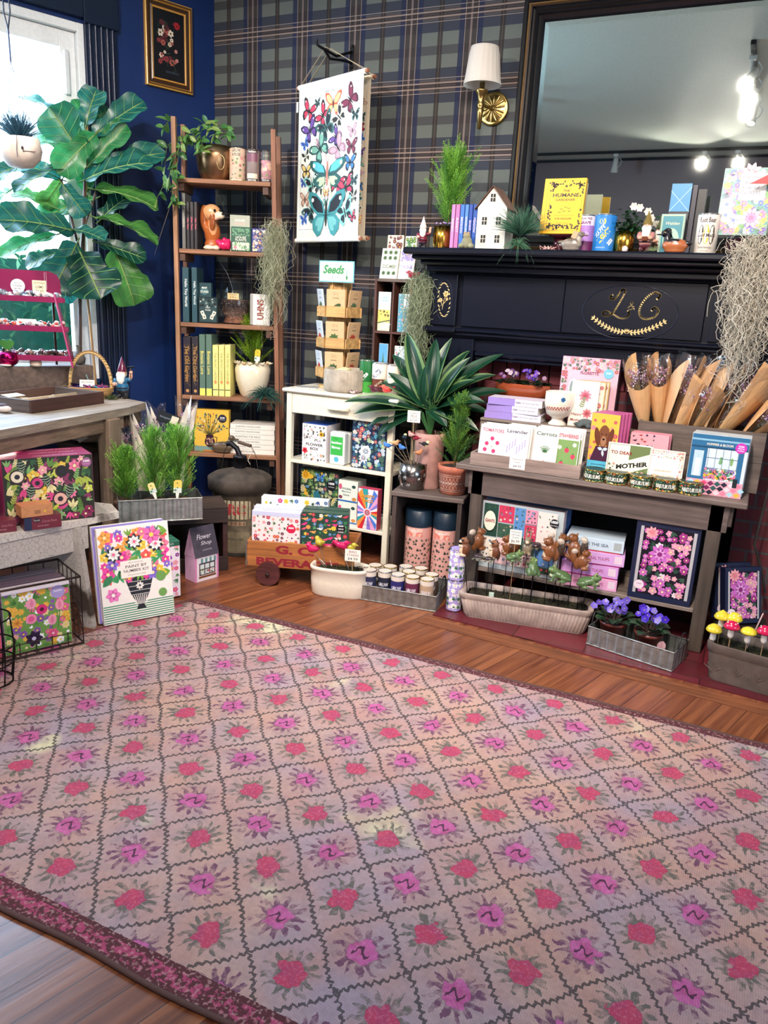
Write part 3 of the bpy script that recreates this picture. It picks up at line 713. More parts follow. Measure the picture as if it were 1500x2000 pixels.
m.tube([(x,3.6215,z)for x,z in L_],.0022,'#0f1830','satin',5);m.tube([(ox_+.042*math.cos(a),3.6145,oz_+.095*math.sin(a))for a in np.linspace(0,2*math.pi,33)],.0015,'#0f1830','satin',5);build('oval_bead',m,mt)
# brick surround with a black firebox
g=G('brick');tc=g.n('ShaderNodeTexCoord');sp=g.n('ShaderNodeSeparateXYZ');g.l(tc.outputs['Object'],sp.inputs[0]);cb=g.n('ShaderNodeCombineXYZ');g.l(sp.outputs['X'],cb.inputs[0]);g.l(sp.outputs['Z'],cb.inputs[1])
br=g.n('ShaderNodeTexBrick');g.l(cb.outputs[0],br.inputs['Vector']);br.offset=.5
for k,q in(('Color1',lin('#551a22')),('Color2',lin('#612529')),('Mortar',lin('#453e40')),('Scale',1.0),('Mortar Size',.006),('Brick Width',.2),('Row Height',.068)):br.inputs[k].default_value=q
g.l(g.mix(.4,br.outputs['Color'],g.noise(g.coord(),30,4,'Color'),'SOFT_LIGHT'),g.b.inputs['Base Color']);g.b.inputs['Roughness'].default_value=.75;g.bump(br.outputs['Fac'],-.4,.004)
m=MB()
for x0,x1,z0,z1 in((-1.249,-.95,.007,1.0),(.03,1.2,.007,1.0),(-.95,.03,.80,1.0)):m.box((x0+x1)/2,3.80,z0,x1-x0,.1,z1-z0,'#ffffff','brick')
for i in range(34):m.box(-1.215+i*.0722,3.80,1.002,.066,.1,.135,gg.choice(('#5c1c26','#69252c','#501820')),'mottle',.003)
m.box(-.02,3.86,1.0,2.44,.06,.138,'#8d8078','mottle')
struct('trim_5',m)
m=MB();m.box(-.46,3.885,.007,.98,.01,.80,'#050405','plain');m.box(-.951,3.866,.007,.01,.03,.80,'#0a0808','plain');m.box(.031,3.866,.007,.01,.03,.8,'#0a0808','plain');m.box(-.46,3.866,.80,.98,.03,.01,'#0a0808','plain');struct('trim_6',m)
# ---------------------------------------------------------------- track lights on the ceiling (their lamps light the shop)
def track(name,label,rx,heads):
 """rail along y at x = rx, or along x when rx is None; each head: place on the rail, aim, watts"""
 y=heads[0][0][1];ys=[h[0][1]for h in heads];xs=[h[0][0]for h in heads]
 ox,oy=(sum(xs)/len(xs),sum(ys)/len(ys));o=thing(name,label,'track light',(ox,oy,CEIL));m=MB()
 if rx is None:m.box(0,0,-.028,4.6,.034,.027,'#101014','satin',.002)
 else:m.box(0,.0,-.028,.034,max(ys)-min(ys)+.5,.027,'#101014','satin',.002)
 build('track_rail',m,o)
 for((hx,hy),aim,en)in heads:
  p=Vector((hx-ox,hy-oy,-.17));d=(Vector(aim)-Vector((hx,hy,CEIL-.17))).normalized();q=d.to_track_quat('Z','Y')
  m=MB();m.box(p.x,p.y,-.06,.05,.03,.03,'#e2e4e2','satin',.003);m.tube([(p.x,p.y,-.06),(p.x,p.y,-.12)],.006,'#d8dad8','satin',8)
  m.tube([p+Vector((.04,0,.10)),p+Vector((.07,0,.06)),p+Vector((.05,0,.01)),p+Vector((.03,0,0))],.004,'#d8dad8','satin',6)
  m.T=Matrix.Translation(p)@q.to_matrix().to_4x4();m.lathe([(.0,-.10),(.026,-.095),(.028,-.02),(.033,.0),(.038,.045),(.040,.05),(.036,.05),(.032,.02),(.0,.018)],'#dfe2df','satin',24,cap=False)
  h=build('lamp_head',m,o);m=MB();m.T=Matrix.Translation(p)@q.to_matrix().to_4x4();m.lathe([(0,.03),(.03,.031)],'#fff3dc','emit',20,cap=False);build('bulb',m,h)
  if en:light('track_lamp_light','SPOT',Vector((hx,hy,CEIL-.17))+d*.075,aim,en,(1,.88,.78),spot_size=R(90),spot_blend=.7,shadow_soft_size=.035)
 return o
track('track_light','black ceiling track with spot lamps running out from the fireplace',-.34,TRACK_R)
track('track_light','black ceiling track with spot lamps over the left of the rug',-2.2,TRACK_L)
track('track_light','black ceiling track seen in the mirror along the far wall',None,[((-1.78,-1.86),(-1.9,-2.0,1.0),15),((-.85,-1.86),(-1.2,.8,3.1),90),((-.52,-1.86),(.4,.6,3.0),70),((1.4,-1.86),(1.4,-2.2,1.2),40)])
# ---------------------------------------------------------------- mirror
mr=thing('wall_mirror','large mirror in a dark moulded frame resting above the mantel','mirror',(-.2,3.88,1.604))
def frame_parts(par,w,z0,z1,prof,cols,mat='satin'):
 """mitred picture frame; prof = (inset, depth) points from the outer edge inwards"""
 for nm,a,b in(('frame_left',(-w/2,z0),(-w/2,z1)),('frame_top',(-w/2,z1),(w/2,z1)),('frame_right',(w/2,z1),(w/2,z0)),('frame_bottom',(w/2,z0),(-w/2,z0))):
  vs=[];n=len(prof);dx,dz=(b[0]-a[0]),(b[1]-a[1]);L=math.hypot(dx,dz);ux,uz=dx/L,dz/L;nx,nz=uz,-ux
  for(ins,dep)in prof:
   vs.append((a[0]+nx*ins+ux*ins,-dep,a[1]+nz*ins+uz*ins));vs.append((b[0]+nx*ins-ux*ins,-dep,b[1]+nz*ins-uz*ins))
  m=MB();m.add(vs,[(2*i,2*i+1,2*i+3,2*i+2)for i in range(n-1)],cols,mat,False);build(nm,m,par)
frame_parts(mr,2.0,0,1.105,[(0,0),(0,.05),(.006,.056),(.016,.05),(.02,.046),(.026,.058),(.034,.066),(.042,.062),(.046,.052),(.054,.048),(.06,.052),(.066,.046),(.072,.038),(.078,.034),(.088,.026),(.094,.018)],['#0b0d14','#17130f','#0b0d14','#090b12','#1a1410','#7a5a2c','#3a2a18','#0c0e16','#0b0d14','#19130e','#0b0d14','#0a0c12','#14100c','#0b0d14','#0b0d14'])
m=MB();m.box(0,-.012,.08,1.83,.006,.945,'#ffffff','mirror');q=.025
x0,x1,z0,z1=-.908,.908,.090,1.013;m.add([(x0,-.0152,z0),(x1,-.0152,z0),(x1,-.0152,z1),(x0,-.0152,z1),(x0+q,-.0182,z0+q),(x1-q,-.0182,z0+q),(x1-q,-.0182,z1-q),(x0+q,-.0182,z1-q)],[(0,1,5,4),(1,2,6,5),(2,3,7,6),(3,0,4,7),(4,5,6,7)],'#ffffff','mirror');build('mirror_glass',m,mr)
# ---------------------------------------------------------------- rug
RUG=[(-2.125,2.60),(1.9,2.60),(1.9,.945),(-2.53,.945)]
g=G('rug');tc=g.n('ShaderNodeTexCoord');sp=g.n('ShaderNodeSeparateXYZ');wob=g.n('ShaderNodeVectorMath',operation='SCALE');nn=g.noise(g.coord(),3.5,2,'Color')
g.l(nn,wob.inputs[0]);wob.inputs['Scale'].default_value=.022;ad=g.n('ShaderNodeVectorMath',operation='ADD');g.l(tc.outputs['Object'],ad.inputs[0]);g.l(wob.outputs[0],ad.inputs[1]);g.l(ad.outputs[0],sp.inputs[0])
M_=g.math;u=M_('DIVIDE',M_('ADD',sp.outputs['X'],.665-.011),.212);v=M_('DIVIDE',M_('SUBTRACT',sp.outputs['Y'],1.100+.011),.233)
p=M_('ADD',u,v);q=M_('SUBTRACT',u,v);rp=M_('ROUND',p);rq=M_('ROUND',q);fp=M_('SUBTRACT',p,rp);fq=M_('SUBTRACT',q,rq)
par=M_('MODULO',M_('ADD',M_('SUBTRACT',rp,rq),200.0),2.0)
zg=lambda t,s:M_('MULTIPLY',M_('PINGPONG',M_('MULTIPLY',t,9.0),.5),s)
ep=M_('ABSOLUTE',M_('SUBTRACT',.5,M_('ABSOLUTE',M_('ADD',fp,M_('SUBTRACT',M_('ADD',zg(q,.10),M_('MULTIPLY',M_('SINE',M_('MULTIPLY',q,6.2832)),.026)),.025)))));eq=M_('ABSOLUTE',M_('SUBTRACT',.5,M_('ABSOLUTE',M_('ADD',fq,M_('SUBTRACT',M_('ADD',zg(p,.10),M_('MULTIPLY',M_('SINE',M_('MULTIPLY',p,6.2832)),-.026)),.025)))))
edge=M_('MINIMUM',ep,eq);fine=g.noise(g.coord(),140,2);mid_=g.noise(g.coord(),38,2)
line=M_('LESS_THAN',M_('ADD',edge,M_('MULTIPLY',M_('SUBTRACT',fine,.5),.10)),.026)
dx=M_('MULTIPLY',M_('ADD',fp,fq),.106);dy=M_('MULTIPLY',M_('SUBTRACT',fp,fq),.1165);r=M_('SQRT',M_('ADD',M_('MULTIPLY',dx,dx),M_('MULTIPLY',dy,dy)));th=M_('ARCTAN2',dy,dx)
rn=M_('ADD',r,M_('MULTIPLY',M_('SUBTRACT',mid_,.5),.04));rn=M_('ADD',rn,M_('MULTIPLY',M_('SUBTRACT',fine,.5),.01))
rose=M_('LESS_THAN',rn,M_('ADD',.031,M_('MULTIPLY',M_('SINE',M_('MULTIPLY',th,5.0)),.0025)))
lf=M_('LESS_THAN',rn,M_('ADD',.050,M_('MULTIPLY',M_('SINE',M_('ADD',M_('MULTIPLY',th,13.0),M_('MULTIPLY',mid_,9.0))),.015)))
base=g.mix(g.ramp(g.noise(g.coord(),2.3,3),.38,.62),lin('#c7a090'),lin('#ab96a2'));base=g.mix(g.ramp(g.noise(g.coord((1,1,1),(0,0,.5)),3.1,3),.63,.70),base,lin('#dcd2ae'))
base=g.mix(M_('MULTIPLY',g.ramp(g.noise(g.coord(),7.0,4),.42,.66),.6),base,lin('#bd8c80'));base=g.mix(M_('MULTIPLY',g.ramp(g.noise(g.coord(),17.0,3),.5,.7),.35),base,lin('#8d8088'))
leafc=g.mix(par,lin('#68635c'),lin('#704560'));rosec=g.mix(par,lin('#c43a60'),lin('#cc64a4'));rosec=g.mix(M_('MULTIPLY',g.ramp(mid_,.4,.6),.5),rosec,lin('#a83c6c'))
c=g.mix(M_('MULTIPLY',lf,M_('MULTIPLY',.95,g.ramp(g.noise(g.coord((1,1,1)),60,2),.3,.6))),base,leafc);rosec=g.mix(M_('MULTIPLY',g.ramp(fine,.5,.7),.45),rosec,lin('#dc86a0'));c=g.mix(M_('MULTIPLY',rose,.9),c,rosec)
sq=M_('MULTIPLY',M_('LESS_THAN',M_('ABSOLUTE',M_('SUBTRACT',dy,M_('MULTIPLY',M_('SINE',M_('ADD',M_('MULTIPLY',dx,210.0),M_('MULTIPLY',mid_,5.0))),.010))),.0046),M_('LESS_THAN',M_('ABSOLUTE',dx),.019))
c=g.mix(M_('MULTIPLY',M_('MULTIPLY',sq,par),.85),c,lin('#2b1c2a'));c=g.mix(M_('MULTIPLY',line,.85),c,lin('#3a3638'))
sy=g.n('ShaderNodeSeparateXYZ');g.l(tc.outputs['Object'],sy.inputs[0]);bo=M_('MAXIMUM',M_('LESS_THAN',M_('ADD',sy.outputs['Y'],M_('MULTIPLY',fine,.006)),1.013),M_('GREATER_THAN',sy.outputs['Y'],2.562))
pk=g.ramp(g.noise(g.coord((1,1,1)),75,2),.47,.56);near=M_('MULTIPLY',M_('LESS_THAN',M_('ABSOLUTE',M_('SUBTRACT',sy.outputs['Y'],.978)),.019),pk)
bc=g.mix(near,lin('#5a2a30'),lin('#b0466a'));bc=g.mix(M_('MULTIPLY',g.ramp(g.noise(g.coord(),110,2),.55,.62),.5),bc,lin('#c99a98'));c=g.mix(bo,c,bc)
wv=g.n('ShaderNodeTexWave');wv.inputs['Scale'].default_value=62;g.l(g.coord((1,1,1),(0,0,0)),wv.inputs['Vector']);wv.inputs['Distortion'].default_value=.6
wv2=g.n('ShaderNodeTexWave');wv2.bands_direction='Y';wv2.inputs['Scale'].default_value=62;wv2.inputs['Distortion'].default_value=.6;g.l(g.coord(),wv2.inputs['Vector'])
weave=M_('MULTIPLY',wv.outputs['Fac'],wv2.outputs['Fac']);k=g.val(weave,.86,1.1)
g.l(g.mix(1.0,c,g.gray(M_('MULTIPLY',k,g.val(g.noise(g.coord(),90,3),.8,1.18))),'MULTIPLY'),g.b.inputs['Base Color']);g.b.inputs['Roughness'].default_value=.95;g.bump(weave,.5,.002)
rg=thing('area_rug','large faded pink rug with a trellis of roses and maroon borders','rug',(0,0,0))
m=MB();nx,ny=90,40;vs=[]
for j in range(ny+1):
 w_=j/ny;y=.945+(2.60-.945)*w_;xl=RUG[3][0]+(RUG[0][0]-RUG[3][0])*w_
 for i in range(nx+1):vs.append((xl+(1.9-xl)*i/nx,y+.0035*math.sin(i*.7)*(1 if j in(0,ny)else 0),.008+.0012*math.sin(i*.9+j)*math.sin(j*.6)))
m.add(vs,[(j*(nx+1)+i,j*(nx+1)+i+1,(j+1)*(nx+1)+i+1,(j+1)*(nx+1)+i)for j in range(ny)for i in range(nx)],'#ffffff','rug',True)
build('pile',m,rg)
m=MB();
for j,y in((0,.942),(ny,2.603)):m.tube([(vs[j*(nx+1)+i][0],vs[j*(nx+1)+i][1],.006)for i in range(nx+1)],.0062,'#5b3f3a','fabric',6)
build('bound_edge',m,rg)
m=MB();gr=random.Random(5)
for i in range(520):
 w_=gr.random();y=.95+1.64*w_;xl=RUG[3][0]+(RUG[0][0]-RUG[3][0])*w_;a=gr.gauss(0,.6);L=gr.uniform(.018,.034)
 m.tube([(xl+.002,y,.007),(xl-L*.5,y+a*L*.5,.008),(xl-L,y+a*L,.003)],.0011,gr.choice(('#c9bcaa','#b7a797','#8c6a5e')),'fabric',3,False)
m.tube([(RUG[3][0],.95,.008),(RUG[0][0],2.595,.008)],.007,'#6b4038','fabric',6);f_=build('fringe',m,rg);f_['kind']='stuff'
# ================================================================ WINDOW SIDE
def on_wall(s,z,t=0):return FW.at(s,t,z)
# painting
pt=thing('framed_painting','dark flower still life painting in a gilt and brown frame on the navy wall','painting',FW.at(-.281,-.002,2.395),WYAW)
frame_parts(pt,.272,0,.42,[(0,0),(0,.018),(.005,.022),(.014,.020),(.018,.014),(.032,.012),(.038,.016),(.046,.012),(.048,.006)],['#c9963f','#d9aa4c','#5a3a1c','#c9963f','#3a2617','#4a2f1b','#c08c3c','#2a1a10'],'satin')
m=MB();m.box(0,-.004,.046,.18,.004,.328,'#0a0b10','satin');a=Art(m,.18,.328,lambda x,z,e:(x-.09,-.006-e,z+.046));a.bg('#0b0b12')
for i in range(34):
 u=rnd.random();x=.045+.09*u+rnd.gauss(0,.012);z=.06+.2*rnd.random()+.02*math.sin(u*9);a.flower(min(max(x,.02),.16),z,rnd.uniform(.008,.020),rnd.choice(('#8a3a3c','#c98a84','#d8c2a8','#5b2730','#a85a50','#e0d2c0')),'#3a2020',6,True);a.k+=(i%3==0)
for i in range(12):a.leaf(rnd.uniform(.03,.14),rnd.uniform(.05,.28),.03,.009,rnd.uniform(0,6),rnd.choice(('#27352a','#1b2a24')))
a.flower(.14,.27,.02,'#a8242c','#501018',7);a.rect(.07,.035,.15,.045,'#27303a');build('canvas',m,pt)
# ---- big worktable
TZ=.82;WC='#8d7461'
tb=thing('work_table','rustic grey brown wooden table by the window with heavy apron','table',(-2.95,2.2,0))
def loc(m):m.T=Matrix.Translation((2.95,-2.2,0));return m
top=[(-2.395,1.25),(-2.58,2.71),(-2.645,2.90),(-3.02,2.98),(-3.48,1.25)]
m=loc(MB());vs=[(x,y,TZ-.035)for x,y in top]+[(x,y,TZ)for x,y in top];n=5
m.add(vs,[(4,3,2,1,0),(5,6,7,8,9)]+[(i,(i+1)%n,n+(i+1)%n,n+i)for i in range(n)],'#9a8b7c','woody');build('tabletop',m,tb)
def beam(name,p,q,w,z0,z1,col,par,off=(0,0,0),mat='woodx',b=.003):
 p=Vector(p);q=Vector(q);L=(q-p).length;yaw=math.atan2(q.y-p.y,q.x-p.x);m=MB();m.T=Matrix.Translation(Vector((off[0],off[1],off[2])))@Matrix.Translation((p.x,p.y,0))@Matrix.Rotation(yaw,4,'Z')
 m.box(L/2,w/2,z0,L,w,z1-z0,col,mat,b);return build(name,m,par)
o_=(2.95,-2.2,0)
beam('apron',(-2.41,1.27),(-2.598,2.70),.03,TZ-.098,TZ-.036,WC,tb,o_,'woody');beam('apron',(-2.60,2.72),(-2.655,2.875),.03,TZ-.095,TZ-.036,'#4d382c',tb,o_,'woody');beam('apron',(-2.66,2.88),(-3.00,2.955),.025,TZ-.095,TZ-.036,WC,tb,o_)
for x,y in((-2.58,2.588),(-2.98,2.88),(-2.85,1.36),(-3.38,1.4)):
 m=loc(MB());m.box(x,y,0,.074,.074,TZ-.036,'#84705f','woodz',.004);build('leg',m,tb)
 # ---- white bench
BZ=.45
bn=thing('painted_bench','low bench with crackled white paint in front of the table','bench',(-2.45,1.9,0));o_=(2.45,-1.9,0)
m=MB();m.T=Matrix.Translation(o_);top=[(-2.50,1.35),(-2.295,2.335),(-2.41,2.41),(-2.60,2.36),(-2.72,1.35)];vs=[(x,y,BZ-.028)for x,y in top]+[(x,y,BZ)for x,y in top]
m.add(vs,[(4,3,2,1,0),(5,6,7,8,9)]+[(i,(i+1)%5,5+(i+1)%5,5+i)for i in range(5)],'#cfc6bd','crackle');build('seat',m,bn)
beam('apron',(-2.495,1.40),(-2.33,2.20),.022,BZ-.13,BZ-.029,'#c2b8b0',bn,o_,'crackle')
# end board with an arched cut-out
m=MB();m.T=Matrix.Translation(o_)@Matrix.Translation((-2.275,2.155,0))@Matrix.Rotation(R(180+8),4,'Z')
pl=[(0,0),(.05,0),(.06,.06),(.10,.15),(.17,.19),(.24,.15),(.28,.06),(.29,0),(.34,0),(.30,BZ-.03),(.05,BZ-.03)]
m.prism(pl,-.013,.013,'#b5aca4','crackle');build('end_board',m,bn)
# ---- jungle puzzles on the bench
def jungle(a):
 a.bg('#26281f');w,h=a.w,a.h
 a.scatter(['#d8467f','#e8c24a','#8a2a55','#f2a8b4','#c9d25a','#e87aa0'],34,.034,'lslfl',None,4,('#5f8a3f','#2f5a3a','#a8b84a','#d84a86','#e8dca0','#8a3a5f','#7fb069'),'#e8e0a0')
 for x,y,r,c in((.05,.19,.028,'#e8dcc0'),(.20,.09,.030,'#e6b0a0'),(.12,.16,.026,'#c43a78'),(.21,.2,.024,'#1c2420')):
  a.disc(x,y,r,'#3a2030',16);a.disc(x,y,r*.8,c,16);a.disc(x,y,r*.35,'#2b2430',12)
 for q in range(9):a.leaf(.165,.045,.04,.014,q*.7,'#c9cc4a' if q%2 else '#5f8a3f')
 a.k+=1
 for x,y,an in((.09,.10,1.4),(.16,.14,1.8),(.225,.09,1.2),(.07,.20,1.7)):
  a.leaf(x,y,.06,.032,an,'#223a2c');a.k+=1
  for q in range(5):a.stroke([(x+.011*q*math.cos(an),y+.011*q*math.sin(an)),(x+.011*(q+1)*math.cos(an+.5),y+.011*(q+1)*math.sin(an+.5))],.0014,'#dfe6c8',True);a.stroke([(x+.011*q*math.cos(an),y+.011*q*math.sin(an)),(x+.011*(q+1)*math.cos(an-.5),y+.011*(q+1)*math.sin(an-.5))],.0014,'#dfe6c8',True)
  a.k+=1
 a.disc(w*.93,h*.88,.019,'#9c5a8c',20);a.text('1000',w*.93,h*.9,.024,.009,'#ffffff',bold=.02);a.text('PIECE PUZZLE',w*.93,h*.855,.024,.003,'#f0d8e8')
fj=Frame(-2.425,1.93,math.atan2(.29,.16))
def jt(a):a.text('HOUSEPLANT JUNGLE',a.w*.6,a.h*.5,a.w*.5,a.h*.3,'#f0c8d4',bold=.01)
for i in range(3):
 fr=fj;q=carton_at('puzzle_box',('front box of the jungle leaf puzzles on the white bench, glare on its left','second jungle leaf puzzle box, just behind the front one','third jungle leaf puzzle box in the row on the bench','rearmost jungle leaf puzzle box on the bench')[i],'puzzle box',fr.at(.145,.066+i*.0535,BZ+.0003),fr.yaw,.33,.05,.262,'#8a2450',jungle if i==0 else None,topc=jt,group='jungle leaf puzzles on the bench')
 # soap boxes
def kraft(a):a.bg('#c98a5c');a.stroke([(0,0),(a.w*.25,a.h*.5),(0,a.h)],.0015,'#a5683c');a.stroke([(a.w,0),(a.w*.75,a.h*.5),(a.w,a.h)],.0015,'#a5683c');barcode(a,a.w*.42,a.h*.2,a.w*.2,a.h*.35);a.disc(a.w*.75,a.h*.4,a.h*.12,'#e0b040')
def maroon(a):a.bg('#6e2333');a.rect(0,0,a.w*.2,a.h,'#1f2a4a');a.ell(a.w*.34,a.h*.72,a.w*.11,a.h*.17,'#1f1a2c',16);a.text('Flourish',a.w*.34,a.h*.72,a.w*.16,a.h*.14,'#e8d8c8');a.text('Cocoa Rose',a.w*.68,a.h*.6,a.w*.4,a.h*.2,'#b07a80',shear=.3);a.text('SOAP BAR',a.w*.5,a.h*.25,a.w*.3,a.h*.1,'#c09aa0')
fs_=Frame(-2.372,1.93,math.atan2(.20,.10))
carton_at('soap_box','maroon and navy box lying on the bench under the kraft box','box',fs_.at(.07,.035,BZ+.0003),fs_.yaw,.135,.06,.052,'#5c2030',maroon)
carton_at('soap_box','kraft orange box upside down on top of the maroon box','box',fs_.at(.05,.035,BZ+.0528),fs_.yaw+.06,.115,.065,.046,'#c07a50',kraft)
carton_at('soap_box','maroon box at the left edge of the photo on the bench','box',fs_.at(-.07,.05,BZ+.0003),fs_.yaw,.10,.06,.046,'#6e2333',maroon)
# lamp bar fixed under the table
lb=thing('light_bar','bright light bar fixed under the front of the table','lamp',(-2.545,1.93,TZ-.10));m=MB();m.T=Matrix.Rotation(R(97),4,'Z');m.box(0,0,.012,.30,.03,.02,'#dddddd','satin',.003);build('housing',m,lb)
m=MB();m.T=Matrix.Rotation(R(97),4,'Z');m.box(0,0,.001,.28,.022,.011,'#ffe6d8','emit',.003);build('tube',m,lb)
m=MB();m.T=Matrix.Rotation(R(97),4,'Z');m.box(-.1,0,.032,.02,.02,.003,'#dddddd','satin');m.tube([(.1,0,.03),(.1,0,.063)],.004,'#333333','iron');m.tube([(-.1,0,.03),(-.1,0,.063)],.004,'#333333','iron');build('hanger',m,lb)
# ---- riser, tray, basket, gnome on the table
FT=Frame(-3.05,2.86,R(66))
h_=FT.hit(182,714,0);RZ=h_[1]
m=MB();m.T=Matrix.Rotation(R(66),4,'Z');L_=.62;m.box(-L_/2,.085,0,L_,.17,RZ-TZ-.0003,'#6d5a50','woodx',.003)
tag(build('wooden_riser',m,None,FT.at(h_[0],0,TZ+.0003)),'long weathered wooden block on the table under the magenta stand','riser')
FTr=Frame(-2.715,2.29,math.atan2(.44,-.03));
tr=thing('divided_tray','shallow dark wooden tray with pale compartments at the front of the table','tray',FTr.at(.22,0,TZ+.0003),FTr.yaw);DW='#4a2c26'
for nm,a in(('front_board',(0,.006,0,.44,.012,.056)),('back_board',(0,.294,0,.44,.012,.056))):m=MB();m.box(*a,DW if nm[0]=='f' else '#5a4038','woodx',.0015);build(nm,m,tr)
for sg in(-1,1):m=MB();m.box(sg*.214,.15,0,.012,.275,.056,'#5c5250','woody',.0015);build('end_board',m,tr)
m=MB();m.box(0,.15,.001,.415,.275,.005,'#cfb794','woodx');m.box(0,.15,.006,.41,.008,.034,'#c8b090','woodx');m.box(.02,.075,.006,.006,.13,.034,'#c8b090','woody');m.box(-.08,.22,.006,.006,.13,.034,'#c8b090','woody');build('compartments',m,tr)
price_card('price_card','white card lying in the divided tray',FTr.at(.12,.2,TZ+.045),FTr.yaw,.09,.05,[('Geodes',.5,.7,.4,'#444444')],lean=1.45)
for i,(s_,t_)in enumerate(((.3,.07),(.35,.22),(.26,.20),(.16,.09))):
 m=MB();g_=random.Random(i);m.sph((0,0,.012),(.016,.013,.012),g_.choice(('#d8d2c8','#e8e2d6')),'gloss',7,5);tag(build('crystal',m,None,FTr.at(s_,t_,TZ+.0065),g_.random()),('pale crystal in the front compartment of the divided tray','pale crystal at the far corner of the divided tray','crystal in the middle of the divided tray','crystal under the front board of the divided tray')[i],'crystal')
 # woven basket
BP=Vector((-2.945,2.845,TZ+.0004));bk=thing('woven_basket','small wicker basket with a tall arched handle beside the gnome','basket',BP,R(35));m=MB()
for i in range(8):m.tube([(math.cos(a)*(.085+i*.003),math.sin(a)*(.058+i*.002),.004+i*.0065)for a in np.linspace(0,6.283,33)],.0042,'#b98a54' if i%2 else '#caa06a','fabric',6)
m.lathe([(0,.002),(.083,.003)],'#a87a48','fabric',30,sy=.68);build('wicker_body',m,bk)
m=MB();m.tube([(math.cos(a)*.098,.0,.03+math.sin(a)**.8*.19 if math.sin(a)>0 else .03)for a in np.linspace(0,math.pi,22)],.0085,'#c9a872','fabric',8)
for i in range(30):
 a=math.pi*i/29;m.tube([(math.cos(a)*.098+.009*math.cos(q),.009*math.sin(q),.03+abs(math.sin(a))**.8*.19+.004*q/3)for q in np.linspace(0,6.28,7)],.0018,'#8a6238','fabric',4,False)
build('handle',m,bk)
m=MB();g_=random.Random(9)
for i in range(34):p=Vector((g_.uniform(-.07,.07),g_.uniform(-.045,.045),.04+g_.random()*.012));m.tube([p,p+Vector((g_.gauss(0,.02),g_.gauss(0,.02),.012)),p+Vector((g_.gauss(0,.03),g_.gauss(0,.02),.002))],.004,g_.choice(('#3a2c8a','#2f9aa8','#8a2a6a','#2a2a5a','#c86aa0')),'gloss',5)
m.tube([(-.06,0,.04),(-.12,-.02,.055),(-.15,-.03,.04)],.0025,'#7a6a50','fabric');m.tube([(.0,0,.05),(-.02,.0,.11)],.0025,'#7aa0a0','fabric');tag(build('trinkets',m,None,BP+Vector((0,0,.001)),R(35)),'heap of small blue and purple trinkets in the wicker basket','trinkets',kind='stuff')
price_card('sign_card','white card with blue lettering in the wicker basket',BP+Vector((.0,-.025,.052)),R(35),.07,.035,[('ARROWHEAD',.68,.8,.25,'#3a3a4a'),('shards',.3,.6,.3,'#4a6ac0')],lean=.2)
def gnome(label,loc,h,rz,hat,coat,pants,beard='#ece8e0',arms='up',hold=None,group=None,belt='#231c1a',boots='#1c1a1c'):
 """garden gnome of height h; body one skin, hat a part of its own"""
 k=h/.2;o=thing('garden_gnome',label,'garden gnome',loc,rz,group);SK='#e0a890';P=[((0,0,.055),(.032,.027,.03),coat),((0,-.002,.085),(.028,.024,.026),coat),((0,0,.038),(.029,.024,.018),pants),((-.014,0,.022),(.013,.014,.018),pants),((.014,0,.022),(.013,.014,.018),pants),((-.015,-.008,.008),(.012,.019,.008),boots),((.015,-.008,.008),(.012,.019,.008),boots),((0,-.001,.122),(.021,.020,.022),SK),((0,-.020,.098),(.020,.012,.028),beard),((-.013,-.015,.112),(.010,.010,.014),beard),((.013,-.015,.112),(.010,.010,.014),beard),((0,-.023,.12),(.0055,.006,.005),SK),((0,-.022,.113),(.013,.006,.004),beard),((0,.008,.118),(.022,.016,.02),beard),((0,-.004,.052),(.0325,.0275,.0045),belt)]
 if arms=='up':P+=[((.034,-.002,.092),(.016,.011,.011),coat),((.046,-.004,.110),(.009,.009,.016),SK),((.048,-.005,.128),(.009,.008,.009),SK),((-.032,-.008,.08),(.011,.012,.018),coat),((-.030,-.024,.068),(.010,.014,.010),SK),((-.026,-.034,.07),(.009,.008,.009),SK)]
 else:P+=[((.031,-.006,.08),(.012,.013,.020),coat),((.022,-.026,.070),(.013,.013,.010),SK),((-.031,-.006,.08),(.012,.013,.020),coat),((-.022,-.026,.070),(.013,.013,.010),SK)]
 P=[(tuple(x*k for x in p[0]),tuple(x*k for x in p[1]),p[2])for p in P];blob(P,.0022*k,'body',o,'gloss',smooth=2)
 m=MB();m.lathe([(.024*k,.130*k),(.0225*k,.137*k),(.016*k,.155*k),(.009*k,.175*k),(.003*k,.195*k),(0,.2*k)],hat,'gloss',20,c=(0,.004*k,0));build('hat',m,o)
 m=MB();
 for sg in(-1,1):m.sph((sg*.0075*k,-.0195*k,.1245*k),.0022*k,'#1a1412','gloss',8,5)
 build('eyes',m,o)
 if hold:
  m=MB();hold(m,k);build('held_object',m,o)
 return o
def hammer(m,k):m.tube([(.048*k,-.012*k,.10*k),(.047*k,-.006*k,.152*k)],.003*k,'#4a3a30','plain');m.tube([(.032*k,-.006*k,.15*k),(.064*k,-.006*k,.155*k)],.005*k,'#3a3a40','metal',8)
gnome('garden gnome with a purple hat and blue coat raising a tool on the table corner',onz(240,778,TZ)+Vector((0,0,.0004)),.205,R(20),'#5c1f3c','#245f86','#20242c',hold=hammer)
m=MB();g_=random.Random(2)
for i in range(160):p=Vector((g_.gauss(0,.022),g_.gauss(0,.018),.002));m.tube([p,p+Vector((g_.gauss(0,.006),g_.gauss(0,.006),g_.uniform(.006,.022)))],.0012,g_.choice(('#41502e','#5d6b3a','#2f3a24')),'needle',3,False)
tag(build('moss_clump',m,None,onz(216,780,TZ)+Vector((0,0,.0004))),'small clump of green moss between the basket and the gnome','moss')
